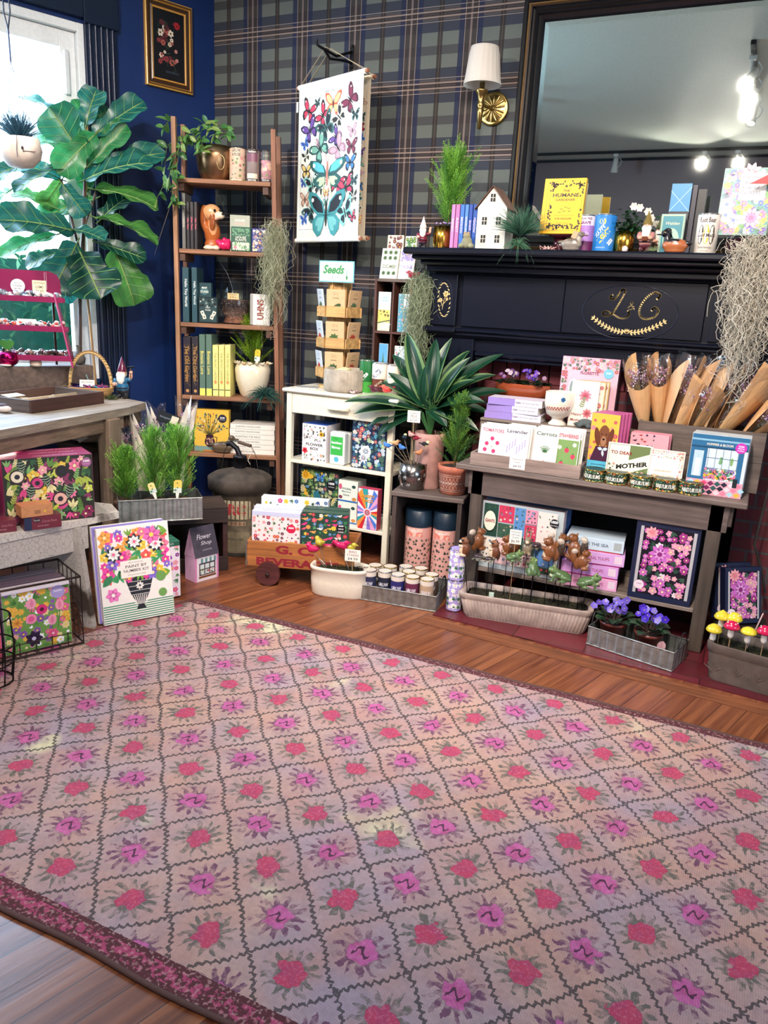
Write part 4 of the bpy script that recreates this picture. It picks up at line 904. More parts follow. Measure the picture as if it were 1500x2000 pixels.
# magenta tiered stand
MG='#8a1f4f';ds=thing('tiered_display_stand','magenta metal three tier stand full of stones on the wooden riser','display stand',FT.at(h_[0]-.325,.02,RZ+.0006),R(40));SW=.44
m=MB();zt=(.03,.165,.30);yb=(.0,.035,.07)
for z,y in zip(zt,yb):
 m=MB();m.box(0,y,z,SW-z*.22,.075,.003,MG,'satin');m.box(0,y-.037,z,SW-z*.22,.003,.026,MG,'satin',.001);m.box(0,y+.037,z,SW-z*.22,.003,.022,MG,'satin',.001);build('tray_shelf',m,ds)
for sg in(-1,1):m=MB();m.add([(sg*(SW/2+.004),-.04,0),(sg*(SW/2+.004),.10,0),(sg*(SW/2-.07),.115,.34),(sg*(SW/2-.07),.06,.34)],[(0,1,2,3)],MG,'satin');m.tube([(sg*(SW/2+.004),-.04,0),(sg*(SW/2-.07),.03,.34)],.005,'#a02f62','satin');m.T=Matrix.Identity(4);build('side_rail',m,ds)
m=MB();pl=[(-.17,.30),(.17,.30),(.17,.40),(.155,.43),(.12,.445),(-.17,.445)];m.prism(pl,.108,.112,MG,'satin');m.tube([(.10,.107,.44),(.10,.107,.36)],.001,'#e8c0cc');m.tube([(.108,.107,.44),(.108,.107,.36)],.001,'#e8c0cc');m.tube([(-.15,.12,.0),(-.15,.12,.42)],.006,'#3a2218','iron');m.tube([(.13,.12,.0),(.13,.12,.42)],.006,'#3a2218','iron');build('back_panel',m,ds)
DSM=Matrix.Translation(ds.location)@Matrix.Rotation(R(40),4,'Z')
cols=(('#d8d0cc','#8a94a0','#b8b0ae','#5a6470','#a89a98'),('#d8b8b0','#e8e0dc','#c8503c','#2a2a30','#b09aa0'),('#5c2a30','#3a3030','#7a4a48','#8a6a60','#4a3a3a'))
for i,(z,y,cc)in enumerate(zip(reversed(zt),reversed(yb),cols)):
 m=MB();g_=random.Random(30+i);m.T=DSM
 for k in range(190):r_=g_.uniform(.008,.017);m.sph((g_.uniform(-.5,.5)*(SW-z*.22-.03),y+g_.uniform(-.028,.028),z+.008+g_.random()*.036),(r_,r_*.8,r_*.7),g_.choice(cc),'gloss',6,4,(g_.random(),g_.random(),0))
 tag(build('tumbled_stones',m),('grey and blue tumbled stones on the top tier of the magenta stand','pink, white and orange stones on the middle tier of the magenta stand','dark reddish stones and twigs on the bottom tier of the magenta stand')[i],'stones',kind='stuff')
def dsp(x,y,z):return DSM@Vector((x,y,z))
price_card('price_card','cream square price card with black lettering before the magenta back panel',dsp(.075,.098,.338),R(40),.062,.062,[('CRYSTALS',.8,.8,.15,'#4a3a30'),('GEMS',.5,.6,.2,'#4a3a30'),('$5.00',.2,.6,.2,'#4a3a30')],.08,'#e8dcb8')
m=MB();m.lathe([(0,-.001),(.032,-.001),(.032,.001),(0,.001)],'#e8e8ec','card',28,smooth=False);m.v=[(x,z*1,y+.032)for x,y,z in m.v]
a=Art(m,.064,.064,lambda x,z,e:(x-.032,-.0015-e,z));a.text('Worry',.032,.045,.03,.008,'#555555');a.text('STONES',.032,.032,.04,.008,'#555555');a.text('$3.95',.032,.018,.03,.009,'#555555');tag(build('price_disc',m,None,dsp(-.02,.098,.338),R(40)),'round white price tag before the magenta back panel','sign')
price_card('price_card','white price card stuck in the stones of the middle tier',dsp(.02,.03,.19),R(40),.085,.03,[('GRAB BAG STONES',.5,.85,.3,'#3a3a3a')],.3)
# heart leaf plant in a magenta pot, agate, little vase
pp=onz(18,722,RZ);hp=thing('heart_leaf_plant','heart shaped succulent leaf in a shiny magenta round pot','plant',FT.at(h_[0]-.36,.03,RZ+.0006));hp.location=FT.at(FT.hit(22,700,-.02)[0],-.02+.05,RZ+.0006)
m=MB();m.lathe([(.02,0),(.040,.012),(.050,.035),(.046,.058),(.034,.070),(.031,.068),(.03,.05),(0,.05)],'#b0185c','metal',30,cap=False);build('pot',m,hp)
m=MB();hs=lambda a:(math.sin(a)**3*.034,(13*math.cos(a)-5*math.cos(2*a)-2*math.cos(3*a)-math.cos(4*a))*.0021);m.prism([(x,z+.098)for x,z in[hs(a)for a in np.linspace(0,6.283,25)[:-1]]],-.003,.003,'#4f8a44','leaf');build('heart_leaf',m,hp);hp.rotation_euler=(0,0,R(25))
q=FT.hit(72,710,-.02);m=MB();m.lathe([(.0,0),(.030,.001),(.032,.014),(.030,.028),(.0,.03)],['#3a3030','#e0d0c0','#c8a898','#3a3038'],'gloss',24,sy=.8);tag(build('agate_slice',m,None,FT.at(q[0],.0,RZ+.0006)),'banded pink agate on the riser left of the basket handle','stone')
m=MB();m.lathe([(0,0),(.028,.004),(.033,.03),(.024,.052),(.010,.066),(.009,.085),(.012,.095)],'#5a544e','mottle',24,cap=False);tag(build('bud_vase',m,None,FT.at(FT.hit(154,700,.06)[0],.06,RZ+.0006)),'small grey bottle vase at the right end of the riser','vase')
m=MB();m.sph((0,0,.016),(.04,.025,.016),'#d8c8c0','gloss',9,6);m.sph((-.01,0,.03),(.03,.02,.008),'#4a3a40','mottle',9,6);tag(build('geode',m,None,onz(8,806,TZ)+Vector((0,0,.0005))),'pink and white geode at the left edge in front of the tray','stone')
m=MB();m.sph((0,0,.006),(.035,.02,.006),'#ddd8cc','satin',12,6);tag(build('seashell',m,None,FT.at(FT.hit(18,718,-.045)[0],.012,RZ+.0006)),'flat white shell on the riser in front of the magenta pot','shell')
# ---- hanging fish planter with air plant
FH=Frame(0,2.45,0);c=FH.hit(40,300,0);HP=Vector((c[0],2.45,0));zb_=FH.hit(40,330,0)[1];ztp=FH.hit(40,270,0)[1]
hp=thing('hanging_fish_planter','speckled clay fish planter hanging in front of the window','planter',(HP.x,2.45,zb_));H_=ztp-zb_
m=MB();m.lathe([(0,0),(.055,.008),(.09,.04),(.098,H_*.6),(.085,H_),(.078,H_),(.085,H_*.6),(0,.03)],'#c4b6ac','mottle',30,sy=.75,cap=False);m.tube([(.058,-.062,H_*.98),(.058,-.068,H_*.5),(.052,-.06,H_*.3)],.0015,'#6a6068','plain',5);m.tube([(.072,-.050,H_*.5),(.1,-.01,H_*.52)],.0015,'#5a4a50','plain',5);build('fish_bowl',m,hp)
m=MB();m.sph((.073,-.052,H_*.60),(.006,.004,.006),'#2a2430','gloss',10,6);build('fish_eye',m,hp)
m=MB();zc=FH.hit(24,-12,0)[1]-zb_
for q in((-.07,0),(.06,.03),(.0,.06)):m.tube([(q[0],q[1],H_-.005),(-.02,0,H_+.28)],.001,'#5a6070','iron',4)
m.tube([(-.02,0,H_+.28),(-.022,0,zc-.12)],.0035,'#3a4460','iron',6);m.tube([(-.022,0,zc-.12),(-.04,0,zc-.06),(-.04,0,zc+.1)],.003,'#2a3040','iron',6);m.tube([(-.022,0,zc-.12),(-.005,0,zc-.06),(-.008,0,zc)],.003,'#2a3040','iron',6)
m.tube([(-.04,0,zc+.08),(-.04,0,CEIL-zb_)],.002,'#2a3040','iron',5);build('hanger',m,hp)
air_plant('blue green air plant sitting in the hanging fish planter',(HP.x-.0,2.45,ztp-.012),.135,260,41,('#2f5a72','#47788e','#234a60'),.5,.12,.0026)
# ---- fiddle leaf fig
TP=Vector((-3.165,3.09,0));fig=thing('fiddle_leaf_fig','tall fiddle leaf fig with large glossy leaves beside the window','plant',TP)
FF=Frame(TP.x,TP.y,R(50));tx=lambda px,py,t=0:FF.at(FF.hit(px,py,t)[0],t,FF.hit(px,py,t)[1])-TP
m=MB();m.lathe([(.08,0),(.10,.28),(.11,.3),(.10,.3),(.095,.27),(0,.27)],'#5a4a42','mottle',30,cap=False);build('pot',m,fig)
m=MB();m.tube([(0,0,.26),tx(158,820),tx(156,600),tx(160,500),tx(163,440),tx(166,330),tx(172,280)],[.011,.010,.009,.009,.008,.006,.003],'#4a3830','woodz',8);m.tube([tx(157,500),tx(140,430),tx(128,380),tx(120,350)],[.008,.007,.006,.004],'#3f2f2a','woodz',6);m.tube([tx(162,450),tx(180,400),tx(188,370)],.005,'#4a3830','woodz',6);build('trunk',m,fig)
m=MB();m.tube([(.03,.01,.27),tx(163,500,.03),tx(171,212,.03)],.007,'#b58f62','woodz',7);build('bamboo_stake',m,fig)
LV=[(165,310,98,212,88,.0,'b'),(168,245,188,176,58,.04,'t'),(182,268,276,194,62,-.02,'t'),(178,318,245,243,50,-.05,'g'),(130,235,42,188,46,.08,'t'),(186,262,116,335,66,-.06,'g'),(180,330,318,296,56,-.04,'t'),(165,352,290,308,72,-.10,'t'),(62,318,-28,352,55,-.08,'d'),(132,325,32,372,50,-.06,'d'),(183,370,304,404,62,-.05,'y'),(146,452,2,428,84,-.12,'d'),(112,458,3,498,50,.0,'g'),(186,425,301,474,78,-.08,'y'),(142,448,202,464,52,-.16,'t'),(156,492,196,580,112,-.14,'d'),(150,475,104,566,86,-.06,'d'),(222,486,262,592,96,.0,'y'),(108,528,142,588,50,.04,'t'),(192,474,284,505,50,-.05,'d'),(120,492,52,520,44,.05,'d'),(105,405,18,378,46,.10,'y'),(186,388,118,420,40,.04,'g'),(120,352,84,402,44,.06,'y'),(172,375,150,300,56,.10,'g'),(150,265,170,196,50,.10,'g'),(122,360,168,420,50,-.02,'t'),(20,372,-34,420,60,.05,'g'),(150,300,60,268,66,.10,'g'),(196,430,250,385,52,.06,'d'),(140,400,70,440,60,.08,'g'),(170,240,215,215,46,.08,'b'),(118,350,40,322,54,.06,'t')]
PAL={'b':('#236848','#1f5f46'),'t':('#1a5a52','#22685c'),'g':('#26703f','#2f7d46'),'d':('#123f36','#174a3c'),'y':('#3f7436','#4c843c')}
fsh=lambda u:(.52+.5*u-.22*math.sin(u*math.pi)*(1 if u<.55 else .4))*(1-max(0,u-.62)**2*6.6)**.5*min(1,u*7)**.5 if 0<u<.999 else .05
gl_=random.Random(12)
for i,(bx_,by_,ex,ey,wd,tt,kc)in enumerate(LV):
 b=tx(bx_,by_,tt*.3);e=tx(ex,ey,tt);d=(e-b);L=d.length;W=wd*4.05/FPX*1.12
 view=Vector((-b.x-TP.x,-b.y-TP.y,EYE-b.z)).normalized();up=(view*.55+Vector((0,0,.75))+Vector((gl_.gauss(0,.25),gl_.gauss(0,.25),0)))
 if abs(d.normalized().z)>.75:up=view+Vector((gl_.gauss(0,.3),gl_.gauss(0,.3),.25))
 cv=gl_.uniform(.25,.75);dd=d+up.normalized()*L*cv*.45
 m=MB();m.leaf(b,dd,up,L*(1+cv*.12),W,list(PAL[kc]),'leaf',cv,14,.16,fsh,'#9db86a',.05,gl_.random()*6,'#7fae6a',3)
 m.tube([b-d.normalized()*.03,b,b+dd.normalized()*.01],.0035,'#6a8a4a','leaf',5);build('leaf',m,fig)
 # ---- things below: wire baskets, floral puzzles
def wire_basket(label,F,w,d,h,col='#2e2420',r=.0028,nx=7,nz=5,cross=True,leanin=0):
 o=thing('wire_basket',label,'basket',F.at(w/2,0,.0125),F.yaw);m=MB()
 for z in(.004,h):m=MB();m.tube([(-w/2,0,z),(w/2,0,z),(w/2,d,z),(-w/2,d,z),(-w/2,0,z)],r*1.6,col,'rust',6);build('rim',m,o)
 for nm,pts in(('front_grid',((-w/2,0),(w/2,0))),('back_grid',((-w/2,d),(w/2,d))),('end_grid',((w/2,0),(w/2,d))),('end_grid',((-w/2,0),(-w/2,d)))):
  m=MB();(x0,y0),(x1,y1)=pts;k=nx if x0!=x1 else 5
  for i in range(k+1):u=i/k;x=x0+(x1-x0)*u;y=y0+(y1-y0)*u;m.tube([(x,y,.004),(x,y,h*(.22 if nm=='front_grid' and 0<i<k else 1))],r*.8,col,'rust',5)
  for j in range(1,nz):
   if nm=='front_grid' and j>1:continue
   zz=h*j/nz;m.tube([(x0,y0,zz),(x1,y1,zz)],r*.7,col,'rust',5)
  if cross and nm=='end_grid':
   for j in range(3):m.tube([(x0,y0,h*(.2+j*.25)),(x0,y0+d*.25,h*(.3+j*.25)),(x0,y0+d*.5,h*(.2+j*.25)),(x0,y0+d*.75,h*(.3+j*.25)),(x1,y1,h*(.2+j*.25))],r*.7,col,'rust',5)
  build(nm,m,o)
 m=MB()
 for i in range(6):m.tube([(-w/2+w*i/5,0,.004),(-w/2+w*i/5,d,.004)],r*.7,col,'rust',5)
 build('floor_grid',m,o);return o
fb,wb=ffloor(-60,1317,164,1262);wire_basket('rusty wire basket of flower puzzles on the floor under the bench',fb,wb,.24,.275,'#3a2a26')
def tulips(a):
 a.bg('#6f9a4a');a.scatter(['#e86a9a','#f2b84a','#8a5aa8','#f0d8a0','#f0a0b8','#ffffff'],26,.024,'fffld',None,8,('#3f7a34','#578f3f'),'#e8d040')
 for x,y in((.10,.185),(.20,.16),(.17,.105)):a.ell(x,y,.016,.022,'#f0a0b8',14);a.leaf(x,y-.018,.036,.014,1.57,'#e4809f');a.stroke([(x,y-.02),(x-.01,y-.09)],.003,'#3f7a34');a.k+=1
 a.disc(.135,.155,.020,'#d8307a',16);a.disc(.135,.155,.008,'#50102c',10);a.disc(.095,.125,.020,'#f08ab0',16);a.disc(.095,.125,.011,'#e05a90',12);a.flower(.10,.045,.034,'#2a1a3a','#c8c0e0',7);a.flower(.17,.05,.022,'#e85a8a','#f0c0d0',7);a.flower(.045,.12,.024,'#f0a84a','#c07020',8)
 a.rect(0,a.h-.012,a.w,a.h,'#e8dce8');a.disc(a.w*.82,a.h*.86,.026,'#a89ad0',20);a.text('500',a.w*.82,a.h*.88,.03,.009,'#ffffff')
cartf=Frame(fb.p.x,fb.p.y,fb.yaw);c0=cartf.hit(8,1230,.03)[0];c1=cartf.hit(141,1230,.03)[0];ht=cartf.hit(75,1150,.03)[1]
for i in range(3):carton_at('puzzle_box',('front puzzle box with tulips on green, in the wire basket','second flower puzzle box behind the tulip one in the wire basket','rear flower puzzle box in the wire basket')[i],'puzzle box',cartf.at((c0+c1)/2-.006*i,.058+i*.056,.0185),cartf.yaw,c1-c0,.05,ht-.009+i*.004,('#c8b8c0','#5a4a58','#4a4450')[i],tulips if i<1 else None,topc=(lambda a:a.text('SPRING BLOOMS',a.w*.5,a.h*.5,a.w*.5,a.h*.3,'#6a5a70')),lean=0)
carton_at('puzzle_box','pink and violet puzzle box at the left end of the wire basket','puzzle box',cartf.at(c0-.055,.06,.0185),cartf.yaw,.09,.05,ht-.02,'#8a4ab0',lambda a:(a.bg('#e8607a'),a.rect(0,a.h*.6,a.w,a.h,'#a05ac8'),a.rect(0,a.h*.8,a.w,a.h,'#6a4ac8')))
wy=onz(10,1347);m=MB();k=10
for i in range(k):
 a=6.283*i/k;m.tube([(.075*math.cos(a),.075*math.sin(a),.005),(.09*math.cos(a),.09*math.sin(a),.12),(.082*math.cos(a),.082*math.sin(a),.24)],.0025,'#1a1718','iron',5)
for r_,z in((.075,.005),(.085,.08),(.09,.14),(.082,.24)):m.tube([(r_*math.cos(a),r_*math.sin(a),z)for a in np.linspace(0,6.283,25)],.003,'#1a1718','iron',5)
tag(build('wire_bin',m,None,(wy.x-.075,wy.y-.0,.009)),'round black wire bin at the left edge of the rug','basket')
# paint kits leaning on the bench end
def vasekit(a):
 a.bg('#efe7df');w,h=a.w,a.h
 for i in range(8):a.rect(0,h*(.01+i*.024),w,h*(.022+i*.024),'#3f8a64',True)
 a.k+=1
 a.poly([(w*.38,h*.52),(w*.68,h*.52),(w*.72,h*.42),(w*.66,h*.27),(w*.57,h*.16),(w*.60,h*.11),(w*.46,h*.11),(w*.49,h*.16),(w*.40,h*.27),(w*.34,h*.42)],'#16161c')
 for i in range(9):a.stroke([(w*(.41+i*.03),h*.26),(w*(.46+i*.018),h*.165)],.003,'#efe7df',True)
 for y in(.27,.31,.36,.41):a.stroke([(w*.37,h*y),(w*.69,h*y)],.0018,'#efe7df',True)
 a.k+=1;a.scatter(['#16161c'],3,.01,'d',(w*.44,h*.3,w*.62,h*.45),1);a.flower(w*.53,h*.36,.018,'#efe7df','#16161c',8)
 a.scatter(['#e8409a','#f2a03a','#8a6ad0','#f0c83a','#f07a9a','#f05a50'],20,.038,'flf',(0,h*.40,w,h*.98),5,('#2f7a4a','#3f9a5a','#7aa83a'),'#f6e0a0')
 for x,y in((.5,.83),(.80,.78),(.2,.72)):a.flower(w*x,h*y,.036,'#23232c','#efe7df',8);a.flower(w*x,h*y,.027,'#f6f0ea','#e05a8a',8)
 a.flower(w*.75,h*.88,.04,'#e868b0','#f6d050',6);a.flower(w*.15,h*.30,.032,'#e878b8','#f0e8e0',6);a.disc(w*.85,h*.25,.018,'#6a9a4a',16);a.leaf(w*.02,h*.4,.06,.03,.8,'#2f7a4a');a.k+=1;a.disc(w*.84,h*.43,.022,'#6a9a4a',16)
 a.rect(w*.28,h*.46,w*.72,h*.64,'#f3e6dc');a.text('PAINT BY',w*.5,h*.575,w*.3,h*.03,'#3a3030',bold=.01);a.text('NUMBER KIT',w*.5,h*.53,w*.36,h*.03,'#3a3030',bold=.01);a.text('ETRUSCAN VASE',w*.5,h*.485,w*.25,h*.015,'#6a5a5a');a.text('BOTANICAL',w*.5,h*.615,w*.2,h*.013,'#6a5a5a')
fk,wk=ffloor(205,1230,342,1203)
hk=.40
carton_at('paint_kit','white paint by number kit with flower vase leaning against the bench','craft kit',fk.at(wk/2,.012,.012),fk.yaw,wk,.022,hk,'#ece4dc',vasekit,lean=.16)
carton_at('paint_kit','second paint kit standing just behind the vase one','craft kit',fk.at(wk/2-.012,.040,.012),fk.yaw,wk,.022,hk+.004,'#ece4dc',lambda a:(a.bg('#8a78c0'),a.rect(.01,.01,a.w-.01,a.h*.9,'#efe7df')),lean=.16)
# flower puzzle and house box
p0=onz(352,1168)
fz=Frame(p0.x,p0.y,R(62));
def dogw(a):a.bg('#efe4ea');a.scatter(['#8a3aa8','#e85a9a','#b070c8','#f0a0c0'],18,.02,'fffl',None,3,('#3f7a4a','#5a8a50'));a.rect(0,a.h-.022,a.w,a.h,'#1f5a48');a.text('DOGWOOD',a.w*.6,a.h-.011,a.w*.5,.01,'#cfe0d0');a.disc(a.w*.3,a.h*.82,.017,'#b02a6a');a.text('500',a.w*.3,a.h*.82,.02,.007,'#ffffff')
for i in(0,1):carton_at('puzzle_box',('narrow flower puzzle box with green top edge between kit and house box','second green edged puzzle box behind the narrow flower one')[i],'puzzle box',fz.at(-.09,.03+i*.055,.009 if i else .009),fz.yaw,.19,.05,.265,'#2a6a55',dogw,lean=.0)
h0=onz(381,1139);h1=onz(427,1126);hyaw=math.atan2(h1.y-h0.y,h1.x-h0.x);hw=(h1-h0).length;fh=Frame(h0.x,h0.y,hyaw)
hb=thing('flower_shop_box','house shaped pink box printed with a flower shop front','box',fh.at(hw/2,0,.0005),hyaw);hd=.08;h1_=fh.hit(400,1085,0)[1];apx=.265
m=MB();m.box(0,hd/2,0,hw,hd,h1_,'#d8a8c8','card',.001);a=Art(m,hw,h1_,lambda x,z,e:(x-hw/2,-e,z));a.bg('#eee0e6');a.rect(0,0,hw*.08,h1_,'#d888b8',True);a.rect(hw*.92,0,hw,h1_,'#d888b8');a.rect(hw*.18,h1_*.22,hw*.86,h1_*.78,'#4a3a4a')
for i in range(3):
 for j in range(2):a.rect(hw*(.22+i*.21),h1_*(.26+j*.22),hw*(.39+i*.21),h1_*(.44+j*.22),'#dce8e4',True)
a.k+=1;a.scatter(['#c8407a','#5a2a3a','#3f6a3a'],10,.008,'fd',(hw*.18,h1_*.2,hw*.86,h1_*.5),2)
for i in range(8):a.rect(hw*(.16+i*.09),h1_*.72,hw*(.25+i*.09),h1_*.90,'#6a9aa0' if i%2 else '#e8eeee',True)
a.k+=1;a.rect(hw*.16,h1_*.12,hw*.88,h1_*.2,'#7a4a2a');build('shop_front',m,hb)
m=MB();ez=h1_;rh=apx-ez;pts=[(-hw/2,-.004,ez-.004),(hw/2,-.004,ez-.004),(hw/2,hd/2,ez+rh),(-hw/2,hd/2,ez+rh),(hw/2,hd+.004,ez-.004),(-hw/2,hd+.004,ez-.004)]
m.add(pts,[(0,1,2,3),(3,2,4,5),(1,4,2),(0,3,5)],['#4a4452','#4a4452','#d8a8c8','#d8a8c8'],'mottle');sl=math.hypot(hd/2,rh);a=Art(m,hw,sl,lambda x,z,e:(x-hw/2,-.004-e+z/sl*hd/2,ez-.004+e+z/sl*rh));a.text('Flower',hw*.5,sl*.68,hw*.6,sl*.17,'#e8e0e8',shear=.3);a.text('Shop',hw*.55,sl*.44,hw*.45,sl*.17,'#e8e0e8',shear=.3);a.text('A 500 PIECE PUZZLE',hw*.55,sl*.22,hw*.4,sl*.05,'#c8c0c8');build('roof',m,hb)
# dark crate carrying the zinc tray of cypress
CY_=R(46);fc=Frame(-2.24,3.01,CY_)
zc=Frame(0,2.99,0).hit(445,992,0)[1]
cr=thing('wooden_crate','dark stained wooden crate under the zinc tray of cypress','crate',fc.at(-.24,0,.0005),CY_);m=MB();m.box(0,.008,0,.48,.016,.075,'#33231f','woodx',.002);build('front_slat',m,cr);m=MB();m.box(0,.008,zc-.0825,.48,.016,.07,'#3b2a24','woodx',.002);build('front_slat',m,cr)
m=MB();m.box(0,.212,0,.48,.016,zc-.012,'#33231f','woodx',.002);build('back_board',m,cr)
for sg in(-1,1):m=MB();m.box(sg*.228,.11,0,.024,.185,zc-.012,'#4a2a28','woody',.002);build('end_board',m,cr)
m=MB();m.box(0,.112,zc-.0115,.48,.222,.012,'#4d3a32','woodx',.002);build('top_board',m,cr)
ta=onz(247,1025,zc);tc_=onz(397,1017,zc);ty=math.atan2(tc_.y-ta.y,tc_.x-ta.x);ft=Frame(ta.x,ta.y,ty);tw=(tc_-ta).length
th_=ft.hit(320,976,0)[1]-zc
galv_tray('long zinc tray holding cypress seedlings on the dark crate',ft.at(tw/2-.015,.02,zc+.0005),ty,tw+.03,.17,th_)
for i,(px,topy,sd,wd_)in enumerate(((247,870,21,.17),(303,828,22,.20),(350,822,23,.20))):
 q=ft.hit(px,985,.09);lc=ft.at(q[0],.09,zc+.006);z1=ft.hit(px,topy,.09)[1]
 cypress(('shaded cypress seedling behind the table leg, leftmost in the zinc tray','middle cypress seedling in the zinc tray, left plant tag before it','right cypress seedling in the zinc tray, taller of the two by the shelf')[i],(lc.x,lc.y,zc+.085),z1-zc-.085,wd_,sd,'cypress seedlings in the zinc tray',n=330)
 pot('nursery_pot',('nursery pot of the shaded leftmost cypress','nursery pot of the middle cypress in the zinc tray','nursery pot of the right cypress in the zinc tray')[i],lc,[(.04,0),(.05,.075),(.053,.08),(.048,.08),(.045,.07),(0,.068)],'#6a4a3c','mottle',(.046,.07),24)
def planttag(label,px,py,F,t,w,h,lean=.1,c='#e8d890',z=None):
 q=F.hit(px,py,t);m=MB();m.T=Matrix.Rotation(lean,4,'Y');m.prism([(-w/2,.03),(w/2,.03),(w/2,h),(w*.3,h+.008),(-w*.3,h+.008),(-w/2,h)],-.0006,.0006,c,'card');m.prism([(-.004,0),(.004,0),(.008,.03),(-.008,.03)],-.0006,.0006,'#e8e4d8','card')
 a=Art(m,w,h-.03,lambda x,z,e:(x-w/2,-.0006-e,z+.03));a.rect(0,0,w,a.h*.45,'#cfd8d0');a.scatter(['#3f7a34'],1,.01,'l',None,1);a.stroke([(w*.2,a.h*.9),(w*.8,a.h*.7)],.0015,'#c8a040')
 return tag(build('plant_tag',m,None,F.at(q[0],t,q[1]),F.yaw),label,'plant tag')
planttag('yellow plant tag leaning left before the middle cypress',305,975,ft,.028,.030,.072,-.3)
planttag('larger yellow plant tag before the right cypress in the zinc tray',346,975,ft,.028,.036,.082,.06,'#e8c860')
# cellophane bouquets standing behind the cypress
def bouquet(label,base,tip,W,seed,paper='#d8b488',cols=('#a07ab0','#f0e8e0','#c8708a','#7a5a8a','#d8b8c8'),group=None,face=0.0,openk=1.0):
 """cone of kraft paper and clear film around dried flowers; from base point to tip centre"""
 base=Vector(base);tip=Vector(tip);d=tip-base;L=d.length;o=thing('dried_flower_bouquet',label,'bouquet',base,0,group);q=d.to_track_quat('Z','X').to_matrix().to_4x4();g=random.Random(seed)
 q=q@Matrix.Rotation(face,4,'Z')
 m=MB();m.T=q;n=16;vs=[];rows=7
 for j in range(rows):
  u=j/(rows-1);r=(.016+(W/2-.016)*u**.7)
  for i in range(n+1):
   a=math.pi*2*(i/n)*.86+.44;up=.74+.24*math.sin(a*1.0+1.2);vs.append((r*math.cos(a)*(1+.03*g.random()),r*.55*math.sin(a)*(1+.03*g.random()),L*u*(up+.12)))
 m.add(vs,[(j*(n+1)+i,j*(n+1)+i+1,(j+1)*(n+1)+i+1,(j+1)*(n+1)+i)for j in range(rows-1)for i in range(n)],paper,'card',False);build('paper_cone',m,o)
 m=MB();m.T=q;vs=[]
 for j in range(6):
  u=j/5;r=.012+(W/2+.006-.012)*u**.85
  for i in range(13):a=math.pi*2*i/12;k=1+.10*math.sin(i*2.3+j*1.7);vs.append((r*k*math.cos(a),r*.6*k*math.sin(a),L*u*(1.04+.05*math.sin(i*1.9+seed))))
 m.add(vs,[(j*13+i,j*13+i+1,(j+1)*13+i+1,(j+1)*13+i)for j in range(5)for i in range(12)],'#ffffff','cello',False);build('clear_film',m,o)
 m=MB();m.T=q
 for i in range(38):
  a=g.uniform(0,6.28);rr=W/2*.8*math.sqrt(g.random());z=L*g.uniform(.6,.9);p=Vector((rr*math.cos(a),rr*.5*math.sin(a),z));m.tube([(0,0,L*.2),p],.0007,'#7a7a58','plain',3,False)
  for k in range(5):m.sph(p+Vector((g.gauss(0,.007),g.gauss(0,.006),g.gauss(0,.007))),g.uniform(.002,.0045),g.choice(cols),'plain',5,3)
 build('dried_flowers',m,o);return o
fb2=Frame(-2.62,3.17,CY_-.1)
for i,(bx_,by_,tx_,ty_,w_,t_)in enumerate(((278,930,268,812,.10,.13),(312,930,304,800,.11,.15),(352,925,358,788,.09,.12),(255,940,240,835,.10,.20))):
 fbx=Frame(ft.p.x,ft.p.y,ft.yaw);b_=fbx.hit(bx_,by_,.24+t_*.3);e_=fbx.hit(tx_,ty_,.24+t_*.3)
 bouquet(('white wrapped bouquet behind the middle cypress','white wrapped bouquet with the black tag, between the cypresses','white wrapped bouquet beside the yellow vase puzzle','white wrapped bouquet half hidden behind the table leg')[i],fbx.at(b_[0],.24+t_*.3,max(b_[1]-.25,zc+.02)),fbx.at(e_[0],.24+t_*.3,e_[1]),w_,60+i,'#e6dccb',face=2.2)
q=ft.hit(325,815,.16);m=MB();m.T=Matrix.Rotation(.35,4,'Y');m.box(0,0,0,.10,.0015,.05,'#14161e','card');a=Art(m,.10,.05,lambda x,z,e:(x-.05,-.00075-e,z));a.text('bouquet',.035,.025,.05,.012,'#8a94a8',shear=.3);a.rect(.062,.008,.095,.044,'#d8cdbb');tag(build('price_card',m,None,ft.at(q[0],.16,q[1]-.03),ft.yaw),'black card with a pale square clipped to the wrapped bouquets','sign')
a_=Frame(0,2.62,0).hit(148,868,0);SH=a_[1];m=MB();g_=random.Random(6);m.sph((0,0,.045),(.11,.07,.045),'#b9b1aa','mottle',18,10)
for i in range(7):m.tube([(.02*math.cos(t)+g_.uniform(-.07,.07),-.058,.045+.02*math.sin(t)+g_.uniform(-.02,.02))for t in np.linspace(0,6.28,9)],.004,'#cfc8c0','mottle',5)
tag(build('plaster_ornament',m,None,(a_[0],2.69,SH+.001)),'carved pale plaster ornament in the dark behind the table apron','ornament')
m=MB();m.box(0,0,0,.26,.14,.018,'#3a2c26','woodx',.002)
for sx_ in(-1,1):
 for sy_ in(-1,1):m.box(sx_*.11,sy_*.05,-SH+.018,.03,.03,SH-.018,'#3a2c26','woodz',.002)
tag(build('small_stool',m,None,(a_[0],2.69,SH-.018)),'dark stool in the shade under the table carrying the plaster ornament','stool')
